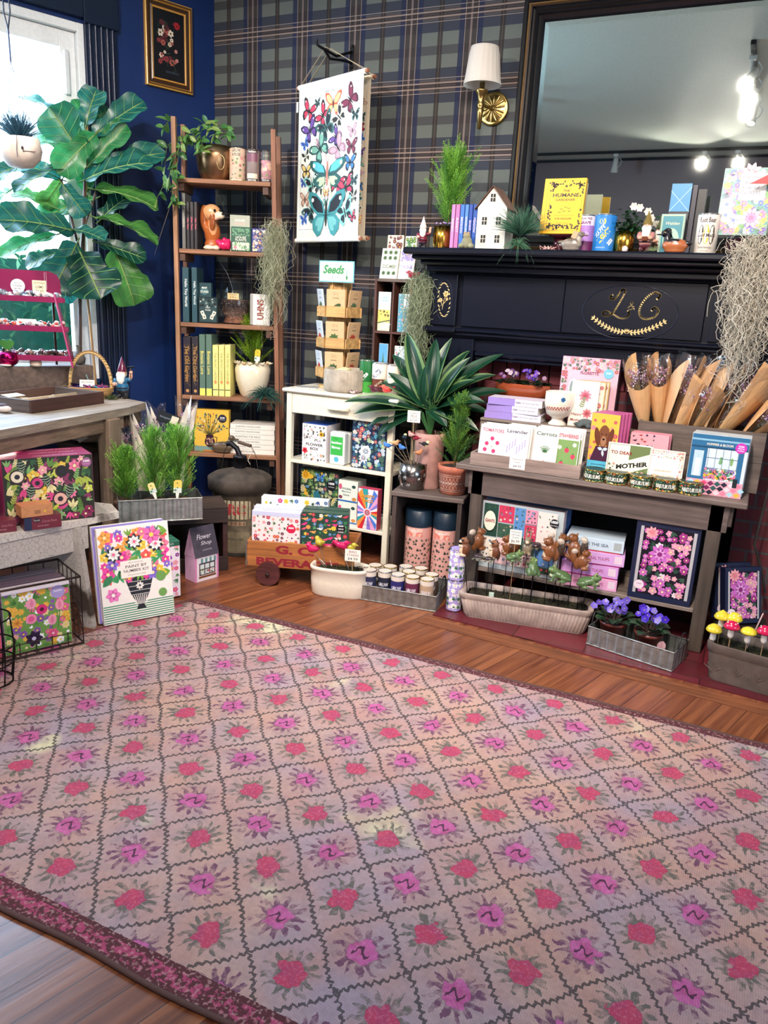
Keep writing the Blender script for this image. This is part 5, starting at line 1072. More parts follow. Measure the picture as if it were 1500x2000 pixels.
# ================================================================ LADDER SHELF
LZ=(1.915,1.568,1.190,.798,.478);LW=(.49,.50,.515,.525,.54);LD=.21
ls=thing('ladder_shelf','narrow stained wooden shelf unit standing in the corner by the wallpaper','shelf',FL.at(.26,0,0),FL.yaw);WD1='#8a5a40'
for i,(z,w)in enumerate(zip(LZ,LW)):
 m=MB();m.box((w-.52)/2+.004,LD/2,z-.022,w-.012,LD,.022,'#9a6a4c','woodx',.002);build('shelf_board',m,ls)
 for sx_ in(-1,1):m=MB();m.box(-.235 if sx_<0 else(w-.52)+.232,LD/2,z-.062,.03,LD-.02,.039,'#5a3c30','woody',.002);build('bracket',m,ls)
for nm,x0,x1,t_ in(('upright',-.268,-.262,2.20),('upright',.238,.302,2.165)):
 for y in(.012,LD-.014):
  m=MB();k=.011
  vs=[(x0+(x1-x0)*(1-z/t_)+a*k,y+b*.014,z)for z in(0,t_)for b in(-1,1)for a in(-1,1)]
  x0_,x1_=(x1,x0)if nm=='' else(x0,x1);m.add(vs,[(0,2,3,1),(4,5,7,6),(0,1,5,4),(2,6,7,3),(0,4,6,2),(1,3,7,5)],'#a87a58' if y<.1 and x0<0 else '#8a5a42','woodz');build(nm,m,ls)
def lz(i):return LZ[i]+.0006
# --- top: pothos in brass pot, three tins
c,w,h=FL.span(378,446,283,348,.05,lz(0))
pa=thing('potted_vine','trailing leafy vine in a dented brass pot on top of the ladder shelf','plant',FL.at(c+.01,.11,lz(0)),FL.yaw);r_=w/2+.004
m=MB();m.lathe([(r_*.72,0),(r_*.95,h*.3),(r_*1.06,h*.7),(r_*1.02,h),(r_*.97,h),(r_*.98,h*.6),(0,h*.5)],'#b08a68','brass',32,cap=False);m.tube([(r_*.5+.02*math.cos(a),-r_*.95,h*.5+.035*math.sin(a))for a in np.linspace(0,6.28,14)],.002,'#c8a878','brass',5);build('brass_pot',m,pa)
g_=random.Random(4);FP=lambda px,py,t:FL.at(*(lambda q:(q[0],t,q[1]))(FL.hit(px,py,t)))-Vector(pa.location)
Ri=Matrix.Rotation(-FL.yaw,4,'Z');paths=[[(400,280,.08),(360,250,.06),(330,235,.02),(318,250,-.02)],[(390,282,.08),(352,285,.02),(345,330,-.03),(348,380,-.04),(343,405,-.04)],[(395,280,.06),(365,262,.02),(345,300,-.02),(330,345,-.03),(338,385,-.03)],[(400,280,.1),(405,250,.1),(430,245,.1),(455,262,.08)],[(410,282,.06),(420,262,.04),(446,258,.03),(458,270,.03)],[(400,280,.1),(385,250,.1),(400,240,.12),(420,238,.12)],[(395,285,.04),(390,270,-.02),(398,290,-.03),(388,300,-.03)],[(390,280,.1),(350,265,.08),(325,290,.05),(322,330,.02),(318,365,.0),(300,400,.0)]]
mv=MB();mv.T=Ri;nl=0
for pi_,pth in enumerate(paths):
 pts=[FP(*q)for q in pth];mv.tube(pts,.0018,'#5a6a3a','leaf',5)
 for k in range(2+4*(len(pth)-1)):
  u=(k+.6)/(2+4*(len(pth)-1))*(len(pts)-1);i=min(int(u),len(pts)-2);p=pts[i].lerp(pts[i+1],u-i)
  if pi_ in(3,4,5,6)and k<2:continue
  d=Vector((g_.gauss(0,.8),g_.gauss(-.4,.5),g_.gauss(-.35,.6)));m=MB();m.T=Ri
  m.leaf(p,d,(-.3,-.8,.6),g_.uniform(.045,.07),g_.uniform(.022,.032),g_.choice((['#4f7f42','#6a9a50'],['#3f6f3c','#4a7a42'],['#7a9a52','#96b064'])),'leaf',g_.uniform(.2,.7),6,.15,lambda u:math.sin(math.pi*u**.85)**.8 if 0<u<1 else 0);build('leaf',m,pa)
mv.tube([FP(348,345,-.03),FP(337,365,.02),FP(333,400,.0),FP(310,470,.06),FP(302,498,.08)],.0012,'#8a7a6a','leaf',4);build('vine',mv,pa)
m=MB();m.lathe([(0,h*.86),(r_*.96,h*.84)],'#2c2118','moss',20);build('soil',m,pa)
def tin(label,F,l,r,top,bot,t,zb,body,art,lid='#8a8078',group=None,name='tin',cat='tin'):
 c,w,h=F.span(l,r,top,bot,t,zb);return can(name,label,F.at(c,t+w/2,zb),w/2,h,body,art,lid,group=group,rz=F.yaw,cat=cat)
def art_grow(a):a.scatter(['#a8506a','#c87a8a','#5a7a4a'],26,.012,'fld',None,3,('#4a6a42',));a.rect(a.cx-.03,a.h*.74,a.cx+.03,a.h*.98,'#d8c0a8');a.text('GROW',a.cx,a.h*.91,.045,.016,'#2a2226',bold=.02);a.text('A ROSE',a.cx,a.h*.79,.045,.015,'#2a2226',bold=.02);a.rect(a.cx-.03,0,a.cx+.03,.01,'#e0ccb4');a.text('SEED KIT',a.cx,.005,.03,.006,'#2a2226')
def art_heir(a):a.rect(a.cx-.03,a.h*.62,a.cx+.03,a.h,'#7a4a60');a.ell(a.cx,a.h*.45,.028,a.h*.22,'#5a6a50',20);a.rect(a.cx-.03,a.h*.1,a.cx+.03,a.h*.26,'#d8cdb8');a.rect(a.cx-.03,a.h*.88,a.cx+.03,a.h*.98,'#1a1a1e');a.text('Heirloom',a.cx,a.h*.93,.045,.011,'#f0e8e0',bold=.01);a.rect(a.cx-.03,.002,a.cx+.03,.017,'#1a1a1e');a.text('GROW A TREE',a.cx,.009,.046,.009,'#f0e8e0',bold=.02)
def art_mag(a):a.scatter(['#a83a5a','#d88a9a','#e0b8a8'],14,.02,'ffl',None,9,('#6a7a4a','#8a3a4a'));a.rect(a.cx-.03,a.h*.70,a.cx+.03,a.h*.98,'#4a4a46');a.text('GARDEN',a.cx,a.h*.84,.035,.010,'#9a9488');a.rect(a.cx-.03,.004,a.cx+.03,.018,'#20202a');a.text('PEONIES',a.cx,.011,.04,.008,'#f0e8e0')
for(l,r,tp,cc,art,lb)in((445,477,287,'#d9bda6',art_grow,'tan seed tin reading GROW nearest the brass pot'),(479,505,291,'#8a7a78',art_heir,'seed tin with green tree and black bands, middle of three on top shelf'),(508,530,294,'#b08088',art_mag,'rightmost seed tin with dark red flowers on the top shelf')):tin(lb,FL,l,r,tp,350,.03,lz(0),cc,art,group='seed tins on the top shelf')
# --- second shelf
def ups(labels,F,ls_,rs_,top,bot,t,zb,d,col,title,tc,group,**k):
 for lb,l,r in zip(labels,ls_,rs_):
  c,w,h=F.span(l,r,top,bot,t,zb);book_up(lb,F,c,t,zb,w*.94,d,h,col,title,tc,group=group,**k)
ups(['grey book with a worn spine at the left of the dog figurine shelf'],FL,[355],[362],377,485,.02,lz(1),.13,'#6a6a68','PLANTOPEDIA','#c8c4bc',None)
ups(['leftmost of the three thin black and pink books','middle of the three thin black and pink books','rightmost thin black and pink book, next to the dog'],FL,[364,371,379],[370,378,385],394,485,.02,lz(1),.13,'#2c2a30','Killer Plants','#d8607a','black and pink books')
c,w,h=FL.span(386,452,396,487,.06,lz(1));dg=thing('dog_figurine','glazed orange spaniel figurine sitting with a pink bow','figurine',FL.at(c-.018,.09,lz(1)),FL.yaw);k=h/.27
OR,OL,PL_='#b0602f','#dba272','#efdcc2'
P=[((0,0,.10),(.050,.05,.075),OR),((.008,-.025,.12),(.028,.028,.06),OL),((0,.0,.035),(.05,.05,.035),OR),((-.015,-.035,.014),(.035,.028,.014),PL_),((.03,-.035,.014),(.022,.028,.014),PL_),((.0,-.01,.215),(.056,.054,.050),OL),((.052,-.035,.20),(.030,.028,.023),PL_),((-.045,-.012,.185),(.026,.038,.075),'#94502a'),((.012,-.052,.165),(.018,.014,.055),'#94502a'),((.0,.04,.185),(.03,.022,.06),OR),((.03,-.04,.183),(.018,.018,.012),'#e8b8a0'),((-.035,-.02,.135),(.02,.03,.04),OR),((.05,.02,.045),(.02,.02,.025),OR)]
blob([(tuple(x*k for x in p[0]),tuple(x*k for x in p[1]),p[2])for p in P],.004,'body',dg,'gloss')
m=MB();
for p,r in(((.028,-.060,.224),.008),((.058,-.046,.228),.007)):m.sph(tuple(x*k for x in p),(r*k,r*k*.6,r*k*1.2),'#1c1210','gloss',10,7)
build('eyes',m,dg);m=MB();m.sph((.076*k,-.056*k,.208*k),(.010*k,.008*k,.007*k),'#141012','gloss',10,7);build('nose',m,dg)
m=MB();blob([((.075*k,-.03,.03),(.03,.025,.026),'#d01a5a'),((.105*k,-.03,.035),(.014,.02,.03),'#d01a5a'),((.045*k,-.03,.045),(.018,.018,.014),'#d01a5a'),((.08*k,-.03,.055),(.014,.012,.016),'#c01050')],.003,'pink_bow',dg,'gloss')
def art_hp(a):a.bg('#2f5a48');a.scatter(['#e8e0d0','#a8c8a0'],16,.014,'lls',(0,0,a.w,a.h*.4),2,('#cfe0c0','#7fae80','#f0e8d8'));a.scatter(['#a8c8a0'],8,.014,'l',(0,a.h*.62,a.w,a.h),3,('#6a9a78',));a.disc(a.w*.2,a.h*.14,.008,'#e87a90');a.text('HOUSE',a.w*.5,a.h*.58,a.w*.55,.011,'#f0ece0',bold=.01);a.text('PLANTS',a.w*.5,a.h*.47,a.w*.6,.011,'#f0ece0',bold=.01)
def art_hp0(a):a.bg('#a8ac9c');a.text('HOUSE',a.w*.5,a.h*.86,a.w*.5,.011,'#e8e0dc',bold=.02);a.text('PLANTS',a.w*.5,a.h*.77,a.w*.55,.011,'#d8a8a0',bold=.02)
carton('card_box','grey green display card reading HOUSE PLANTS behind the green tin','box',FL,449,488,420,486,.06,lz(1),.05,'#8a9084',art_hp0)
carton('card_tin','green tin reading HOUSE PLANTS beside the dog figurine','tin',FL,451,490,443,488,.02,lz(1),.03,'#2f5a48',art_hp,b=.004)
def art_pu(a):a.bg('#3a3a78');a.scatter(['#f0d8a8','#e8a890','#f0e8e0'],14,.014,'fld',None,4,('#e8e0c8','#8a8ac8'));a.ell(a.w*.5,a.h*.62,a.w*.3,.011,'#3a3a78');a.text('Mushrooms',a.w*.5,a.h*.62,a.w*.5,.011,'#f0e8c8',bold=.01)
carton('card_tin','violet blue tin with pale flowers under the grey moss','tin',FL,491,527,446,490,.02,lz(1),.03,'#3a3a78',art_pu,b=.004)
q=FL.hit(536,470,.0);o=spanish_moss('tuft of grey Spanish moss hanging off the right side of the ladder shelf',FL.at(q[0]-.005,-.03,FL.hit(536,448,0)[1]),.11,.03,.36,420,5)
# --- third shelf
ups(['left teal book titled Hello Tiny World','right teal book titled Hello Tiny World'],FL,[356,374],[369,385],522,628,.02,lz(2),.15,'#2f4f5a','Hello Tiny World','#e8f0ee','teal books')
def art_ms(a):a.bg('#25454c');a.disc(a.w*.5,a.h*.8,a.w*.28,'#4a7478',20);a.text('MAP',a.w*.5,a.h*.88,a.w*.4,.010,'#f0f0e8',bold=.01);a.text('STARS',a.w*.5,a.h*.78,a.w*.6,.011,'#f0f0e8',bold=.01)
def art_m2(a):a.bg('#1c2c30');a.rect(.004,.004,a.w-.004,a.h-.004,'#2a4448');a.scatter(['#cfd8d0','#10181c'],6,.014,'dl',(0,a.h*.6,a.w,a.h),3,('#10181c','#7f8f8a'));a.text('MAP',a.w*.5,a.h*.60,.022,.007,'#f0f0e8');a.text('STARS',a.w*.5,a.h*.50,.03,.008,'#f0f0e8')
for q_ in range(1):pass
def art_m3(a):
 art_m2(a)
 for x,y,r in((.2,.38,.4),(.3,.22,.2),(.72,.22,-.3),(.84,.38,-.4)):a.poly([(a.w*x+u*math.cos(r)-v*math.sin(r),a.h*y+u*math.sin(r)+v*math.cos(r))for u,v in((-.009,-.011),(.009,-.011),(.009,.011),(-.009,.011))],'#e8e0cc');a.disc(a.w*x,a.h*y,.004,'#2a2a2a',8)
carton('card_box','teal display card with rounded top reading MAP STARS','box',FL,386,413,552,624,.06,lz(2),.04,'#25454c',art_ms)
carton('card_tin','dark tin with small white cards reading MAP STARS','tin',FL,387,425,580,628,.02,lz(2),.03,'#1c2c30',art_m3,b=.004)
c,w,h=FL.span(424,485,535,628,.03,lz(2));r_=w/2;gj=thing('glass_terrarium','clear glass jar with layered gravel, soil and a price tag','terrarium',FL.at(c,.03+r_,lz(2)),FL.yaw)
m=MB();m.lathe([(r_*.86,.001),(r_*.88,.004),(r_*.72,h*.15),(r_*.96,h*.24),(r_,h*.35),(r_,h),(r_*.97,h),(r_*.97,h*.3),(r_*.68,h*.15),(r_*.82,.006),(0,.005)],'#ffffff','glass',36,cap=False);build('glass_jar',m,gj)
m=MB();m.lathe([(r_*.8,.007),(r_*.66,h*.15),(r_*.92,h*.25),(r_*.95,h*.34),(r_*.95,h*.43),(r_*.95,h*.48),(0,h*.50)],['#8a5a44','#6a5248','#4a342c','#2c2020','#3a2824','#8a5a48','#9a6a58'],'moss',30)
for i in range(90):a=g_.uniform(3.3,6.1);z=g_.uniform(h*.2,h*.47);m.sph((r_*.955*math.cos(a),r_*.955*math.sin(a),z),.0016,g_.choice(('#d8cfc8','#b08870','#5a4a48')),'gloss',5,3)
build('gravel_layers',m,gj);m=MB()
for i in range(40):p=Vector((g_.gauss(0,.02),g_.gauss(0,.02),h*.48));m.tube([p,p+Vector((g_.gauss(0,.012),g_.gauss(0,.012),g_.uniform(.02,.055)))],[.0012,.0003],g_.choice(('#8fa878','#5f8058','#c8d0b0')),'needle',4,False)
m.tube([(0,0,h*.5),(-.03,0,h*.85),(-.045,0,h*1.0),(-.11,.02,h*1.35)],.001,'#7a8090','iron',4);build('sprouts',m,gj)
price_card('price_tag','tan price tag inside the front of the glass terrarium',FL.at(c+.0,.045,lz(2)+h*.5),FL.yaw,.062,.032,[('SUCCULENT',.75,.7,.18,'#3a2a20'),('$ 39.95',.35,.6,.28,'#3a2a20')],-.05,'#e8c890')
def art_u(a):
 a.bg('#e8e2da');a.rect(.004,.004,a.w-.004,a.h-.004,'#c8c0b8');a.rect(.006,.006,a.w-.006,a.h-.006,'#eee8e0')
 vs,fs,gw,gh=glyphs('UHNS',0,.04);sc=min(a.h*.68/gw,a.w*.42/gh)*1.0;a.put([(a.w*.45-y*sc*1.2,a.h*.52+x*sc)for x,y in vs],fs,'#8a2a30')
carton('playing_card_tin','white tin with dark red sideways letters at the right of the third shelf','tin',FL,493,527,575,632,.02,lz(2),.022,'#c8c4c0',art_u,b=.005,mat='satin');carton('playing_card_tin','second white tin behind the one with dark red letters','tin',FL,488,520,574,630,.048,lz(2),.022,'#a8a4a0',b=.005,mat='satin')
# --- fourth shelf
fol=lambda a:[a.stroke([(a.w*.3,a.h*(.1+i*.028)),(a.w*.7,a.h*(.11+i*.028))],.0012,'#a87a4a',True)for i in range(30)]
ups(['first dark gilt patterned book at the left of the fourth shelf','second dark gilt patterned book on the fourth shelf'],FL,[358,374],[373,388],658,770,.02,lz(3),.15,'#2e2a34','The Old Garden','#c0904a','dark gilt books',extra=lambda a:(a.scatter(['#a8803a','#8a6a38'],14,.006,'dl',(0,a.h*.15,a.w,a.h*.9),2,('#a8803a',)),a.disc(a.w/2,a.h*.07,a.w*.24,'#c8945a')))
ups(['left of the two slate green books with yellow lettering','right of the two slate green books with yellow lettering'],FL,[389,402],[401,414],653,771,.02,lz(3),.15,'#5a7468','Botanic Lore','#e0d068','slate green books',extra=lambda a:a.rect(0,0,a.w,a.h*.12,'#e6dc6a'))
ups(['left of the three pale yellow books','middle one of the three pale yellow books','right one of the three pale yellow books, next to the bird planter'],FL,[415,427,439],[426,438,450],674,771,.02,lz(3),.14,'#efe48c','THE FRONT GARDENER','#8a7a4a','pale yellow books',extra=lambda a:(a.disc(a.w/2,a.h*.28,a.w*.3,'#e0905a'),a.rect(0,a.h*.12,a.w,a.h*.135,'#2a2a20')))
c,w,h=FL.span(452,522,712,770,.02,lz(3));r_=w/2;lc=FL.at(c,.02+r_,lz(3));bpn=pot('bird_planter','cream ribbed planter with little birds around its rim',(lc.x,lc.y,lc.z),[(r_*.62,0),(r_*.70,.012),(r_*.95,h*.5),(r_,h*.82),(r_*.9,h),(r_*.8,h),(r_*.82,h*.9),(0,h*.85)],'#e8dcc4','gloss',(r_*.81,h*.88),group=None,cat='planter',wave=lambda a,j:.0006*math.sin(j*3));bpn.rotation_euler=(0,0,FL.yaw)
def little_bird(m,p,s,c1,c2,yaw):
 M=Matrix.Translation(p)@Matrix.Rotation(yaw,4,'Z');m.T=M;m.sph((0,0,0),(s,s*.62,s*.62),c1,'gloss',10,7);m.sph((s*.8,0,s*.55),s*.45,c2,'gloss',9,6);m.tube([(s*1.15,0,s*.5),(s*1.5,0,s*.42)],[s*.12,.0003],'#8a6a40','gloss',5);m.tube([(-s*.8,0,0),(-s*1.6,0,s*.25)],[s*.3,s*.15],c1,'gloss',6)
for i in range(9):a=-3.05+i*3.0/8*1.0;m=MB();little_bird(m,Vector((r_*.97*math.cos(a),r_*.97*math.sin(a),h*1.02)),.012,('#e8d8b8','#b8a888','#d8ccb8','#c8a070')[i%4],'#e0cca8',a+1.5+i);build('rim_bird',m,bpn)
z1=FL.hit(488,592,.02+r_)[1];cypress('bright yellow green cypress seedling in the bird planter',(lc.x,lc.y,lc.z+h*.88),z1-lc.z-h*.88,.22,31,c1='#6f9a1e',c2='#a8cc34',n=300,shape=lambda u:(1-u)**.8+.05)
planttag('yellow plant tag in the bird planter',501,716,FL,.035,.030,.085,.08,'#e0b838')
q=FL.hit(522,770,.0);air_plant('spiky blue green grass plant hanging over the right end of the fourth shelf',FL.at(q[0]-.01,-.03,lz(3)+.02),.14,210,44,('#2f5a50','#3f7266','#1f4740'),.2,.6,.0024)
# --- lowest shelf
def art_vase(a):
 a.bg('#e6bc4c');w,h=a.w,a.h;a.rect(0,0,w,h*.12,'#7a9a94');a.rect(w*.25,0,w,h*.03,'#c8803a')
 for i in range(70):an=g_.uniform(.3,2.85);L=h*g_.uniform(.18,.52);x1,y1=w*.45+L*math.cos(an)*.95,h*.40+L*math.sin(an);a.stroke([(w*.45,h*.38),(x1,y1)],.0012,'#5a5a34',True);a.ell(x1,y1,.006,.004,g_.choice(('#6a8a94','#3f5a68','#c8703a','#e8d8b0','#4a5a34')),7,an,True)
 a.k+=1;a.ell(w*.45,h*.23,w*.15,h*.13,'#3a1c2c',18);a.rect(w*.34,h*.30,w*.56,h*.40,'#3a1c2c');a.scatter(['#b08878','#8a4a5a'],4,.012,'l',(w*.33,h*.14,w*.56,h*.34),1,('#b08878','#c8a890'));a.stroke([(w*.58,h*.36),(w*.66,h*.34),(w*.64,h*.22),(w*.57,h*.18)],.004,'#3a1c2c')
 a.disc(w*.82,h*.8,.024,'#2a2a38',20);a.text('500',w*.82,h*.82,.026,.009,'#ffffff',bold=.02);a.text('PIECE PUZZLE',w*.82,h*.775,.03,.003,'#ffffff')
carton('puzzle_box','yellow puzzle box with a flower jug on the lowest ladder shelf','puzzle box',FL,379,447,800,884,.05,lz(4),.05,'#d8ae42',art_vase)
c,w,h=FL.span(412,455,855,886,.0,lz(4))
def duck(label,loc,L,rz,body,head,wing,chest=None,bill='#6a5a40',crest=None,group=None):
 o=thing('duck_figurine',label,'duck',loc,rz,group);P=[((0,0,.30),(.5,.22,.26),body),((-.42,0,.38),(.24,.12,.10),wing),((.33,0,.50),(.14,.12,.22),chest or body),((.42,0,.74),(.17,.13,.14),head),((.05,0,.43),(.36,.2,.13),wing),((.0,0,.1),(.4,.18,.1),body)]
 if crest:P+=[((.34,0,.82),(.16,.06,.14),crest),((.38,-.09,.78),(.08,.05,.07),'#e8e0d8')]
 k=L/1.25;blob([(tuple(x*k for x in p[0]),tuple(x*k for x in p[1]),p[2])for p in P],.03*k,'body',o,'satin',smooth=4)
 m=MB();m.sph((.62*k,0,.70*k),(.15*k,.05*k,.03*k),bill,'satin',10,6);build('bill',m,o);m=MB()
 for sg in(-1,1):m.sph((.47*k,sg*.115*k,.78*k),.024*k,'#e8c040' if crest else '#1a1410','gloss',8,5);m.sph((.475*k,sg*.13*k,.78*k),.014*k,'#100c0a','gloss',8,5)
 build('eyes',m,o);return o
duck('brown carved duck in front of the yellow flower jug puzzle',FL.at(c,.02,lz(4)),.15,FL.yaw,'#6a5846','#5a4a3c','#4a3c30','#8a7a64')
zz=lz(4);tl=('MEDICINAL','PLANTING THE GARDEN','PLANTING THE NATURAL','PLANTING THE WILD','PLANTING WILDFLOWERS','PLANTING WILDFLOWER');c,w,h=FL.span(449,536,829,886,.03,zz);hb_=h/6
for i in range(6):flat_at('%s white hardback in the stack on the lowest ladder shelf'%('bottom','second from bottom','third from bottom','third from top','second from top','topmost')[i],FL.at(c+(.0,.002,-.002,.001,-.001,.002)[i],.03,zz+i*hb_),FL.yaw,w,.15,hb_-.0006,'#ece6dc',tl[i],'#5a5a5a','white hardbacks stacked on the ladder shelf',extra=lambda a:a.scatter(['#c86a6a','#5a8a6a','#e0b050'],3,.003,'d',(a.w*.75,0,a.w,a.h),3))
q=FL.hit(366,880,.04);bouquet('tall pale wrapped bouquet leaning beside the yellow jug puzzle',FL.at(q[0],.03,zz),FL.at(FL.hit(372,795,.03)[0],.06,FL.hit(372,788,.03)[1]),.075,71,'#e8dccc',face=2.2)
# ---- the old oil can
q=Frame(0,3.2,0).hit(460,950,0);qz=q[1];CR=.155;oc=thing('oil_can','rusty old oil can with spout, wire handle and a faded red lettered label','can',(-2.40,3.33,.0005));
ct=Vector((-2.40,3.33,0));zt_=Frame(0,3.18,0).hit(460,945,0)[1];m=MB();m.lathe([(CR*.97,0),(CR*.97,.012),(CR*.94,.02),(CR*.94,zt_-.07),(CR*1.08,zt_-.06),(CR*1.1,zt_),(CR*1.05,zt_+.006),(CR*.9,zt_+.02),(CR*.2,zt_+.05),(0,zt_+.055)],['#3a322c']*2+['#7a7060']+['#4a4038']*6,'rust',40)
a=Art(m,6.283*CR*.94,.3,lambda x,z,e:((CR*.94+e)*math.cos(x/(CR*.94)-math.pi*1.5+.42),(CR*.94+e)*math.sin(x/(CR*.94)-math.pi*1.5+.42),z),seg=40,mat='mottle');a.cx=math.pi*CR*.94
zl=zt_-.20;a.seg=40;a.rect(a.cx-.10,zl,a.cx+.08,zl+.1,'#b0a488');a.poly([(a.cx+.08,zl),(a.cx+.11,zl+.03),(a.cx+.11,zl+.075),(a.cx+.08,zl+.1)],'#b0a488');a.text('ARC',a.cx-.015,zl+.052,.15,.062,'#a83238',bold=.04);a.rect(a.cx-.05,zl-.035,a.cx+.06,zl-.012,'#a08c70');a.text('PURITAN',a.cx+.005,zl-.023,.09,.012,'#8a3a38');a.rect(a.cx-.1,.03,a.cx+.08,zl-.07,'#8a8068');a.text('SUPER LUBE',a.cx,zl-.11,.1,.014,'#4a4438');build('can_body',m,oc)
m=MB();m.lathe([(.032,zt_+.045),(.032,zt_+.10),(.036,zt_+.10),(.036,zt_+.115),(0,zt_+.12)],'#24242a','iron',20);m.tube([(0,0,zt_+.11),(-.02,0,zt_+.15),(-.05,-.01,zt_+.175),(-.075,-.01,zt_+.17)],.014,'#24242a','iron',10);build('spout',m,oc)
m=MB();m.tube([(-.12,0,zt_+.02),(-.105,0,zt_+.12),(-.06,0,zt_+.19),(.0,0,zt_+.185),(.07,0,zt_+.175),(.1,0,zt_+.13),(.12,0,zt_+.03)],.002,'#4a4640','iron',5);m.tube([(-.01,0,zt_+.186),(.07,0,zt_+.175)],.009,'#5a4636','woodx',8);m.tube([(.07,0,zt_+.17),(.085,-.01,zt_+.15),(.065,-.02,zt_+.10),(.08,-.02,zt_+.08)],.0018,'#c8c0b0','fabric',4);build('handle',m,oc)
# ================================================================ CHARTS, SCONCE, CABINET
# bracket and two rolled charts
FB=Frame(0,3.88,0);q=FB.hit(686,110,0);br_=thing('iron_bracket','black wrought iron bracket on the wallpaper holding the charts','bracket',(q[0],3.888,q[1]));e_=Frame(0,3.62,0).hit(626,92,0)
tp=Vector((e_[0]-q[0],-.27,e_[1]-q[1]));m=MB();m.box(0,0,-.055,.022,.008,.11,'#16161c','iron',.003)
for z in(-.045,.045):m.sph((0,-.006,z),.006,'#3a3a40','iron',8,5)
build('wall_plate',m,br_);m=MB();m.tube([(0,-.005,.02),(tp.x*.5,tp.y*.5,tp.z-.004),tuple(tp),(tp.x-.012,tp.y-.01,tp.z+.008),(tp.x-.015,tp.y-.012,tp.z+.03)],.0065,'#16161c','iron',8);m.tube([(0,-.005,-.03),(tp.x*.25,tp.y*.25,-.035),(tp.x*.7,tp.y*.7,tp.z-.03),(tp.x*.9,tp.y*.9,tp.z)],.006,'#16161c','iron',8);build('arm',m,br_)
BF=[('#d8604a','#e8e08a'),('#16161c','#c83a5a'),('#16161c','#3a78c8'),('#4a1c34','#7a2f4a'),('#2a2048','#6a4a9a'),('#e0e8d8','#2a2a2a'),('#3a6a6a','#16202a'),('#9a7a8a','#c8a0b0'),('#16161c','#e8c878'),('#4a7ac8','#2a4a9a'),('#7ac0b8','#16202a'),('#8a6a5a','#c8a898'),('#204a4a','#7ab0a0')]
def butterfly(a,x,y,s,c1,c2,rot=0.0,body='#1a1614',edge=None,k=1.0):
 c_,s_=math.cos(rot),math.sin(rot)
 def T(p):return[(x+(u*c_-v*s_)*s,y+(u*s_+v*c_)*s)for u,v in p]
 up=[(.04,.05),(.18,.42),(.55,.72),(.92,.78),(.98,.6),(.80,.25),(.5,.02),(.05,-.05)];lo=[(.04,0),(.5,.0),(.72,-.2),(.68,-.5),(.45,-.72),(.28,-.66),(.14,-.4)]
 for sg in(-1,1):
  a.poly(T([(sg*u,v*k)for u,v in up]),edge or c1,True);a.poly(T([(sg*u,v*k)for u,v in lo]),edge or c1,True)
 a.k+=1
 for sg in(-1,1):
  a.poly(T([(sg*(u*.72+.1),v*k*.72+.08)for u,v in up[1:]]),c1 if edge else c2,True);a.poly(T([(sg*(u*.66+.08),v*k*.66-.08)for u,v in lo]),c2,True)
 a.k+=1
 for sg in(-1,1):a.disc(*T([(sg*.72,.5*k)])[0],s*.07,'#f0e8e0',7,True);a.disc(*T([(sg*.48,-.42*k)])[0],s*.07,edge or c1,7,True)
 a.k+=1;a.ell(*T([(0,0)])[0],s*.06,s*.4,body,9,rot,True);a.stroke(T([(0,.3),(.14,.72)]),s*.02,body,True);a.stroke(T([(0,.3),(-.14,.72)]),s*.02,body);
def chart(a):
 a.bg('#dfe6e2');w,h=a.w,a.h;a.text('PAPILLONS',w*.5,h*.945,w*.16,.008,'#2a2a2a',bold=.01)
 for p in([(.05,.06),(.95,.06)],[(.95,.06),(.95,.93)],[(.95,.93),(.05,.93)],[(.05,.93),(.05,.06)]):a.stroke([(w*p[0][0],h*p[0][1]),(w*p[1][0],h*p[1][1])],.0012,'#3a3a3a',True)
 a.k+=1;g=random.Random(21)
 L=[(.17,.845,.105,1,-.4),(.31,.89,.04,6,.1),(.40,.80,.10,1,.9),(.56,.86,.11,0,0),(.82,.86,.11,3,.9),(.66,.77,.10,5,.9),(.9,.765,.055,6,0),(.20,.72,.11,4,.5),(.46,.72,.12,6,.6),(.12,.635,.055,9,.5),(.35,.63,.045,7,0),(.87,.67,.06,7,.2),(.62,.65,.085,4,1.0),(.37,.59,.13,12,.7),(.14,.555,.07,5,.4),(.66,.575,.11,7,.8),(.86,.575,.075,3,0),(.15,.455,.075,8,0),(.85,.475,.08,2,0),(.11,.38,.05,9,0),(.26,.36,.11,10,.3),(.38,.34,.10,5,-.2),(.66,.35,.11,1,-.4),(.80,.32,.12,1,.3),(.92,.36,.05,6,0),(.14,.265,.075,11,0),(.92,.255,.07,5,.2),(.26,.19,.12,6,.8),(.13,.13,.055,9,.2),(.80,.16,.12,10,.4),(.92,.13,.05,1,.5),(.49,.30,.04,0,0),(.49,.235,.035,12,0)]
 for x,y,s,ci,r in L:butterfly(a,w*x,h*y,s*w*1.2,BF[ci][0],BF[ci][1],r,k=1.1);a.stroke([(w*x+s*w*.6,h*y-s*w*.9),(w*x+s*w*1.2,h*y-s*w*.9)],.0006,'#6a6a6a',True)
 butterfly(a,w*.5,h*.42,.30*w,'#5ab8c8','#b8d8a8',0,'#b87a6a','#2a5a5a',.62);a.stroke([(w*.46,h*.38),(w*.42,h*.27)],.009,'#b8d0a0',True);a.stroke([(w*.54,h*.38),(w*.58,h*.27)],.009,'#b8d0a0')
 butterfly(a,w*.5,h*.155,.31*w,'#12141e','#6ab0b0',0,'#1a1614','#3a8a90',.95);a.text('Deyrolle fils',w*.14,h*.035,.03,.003,'#555555')
zcut={}
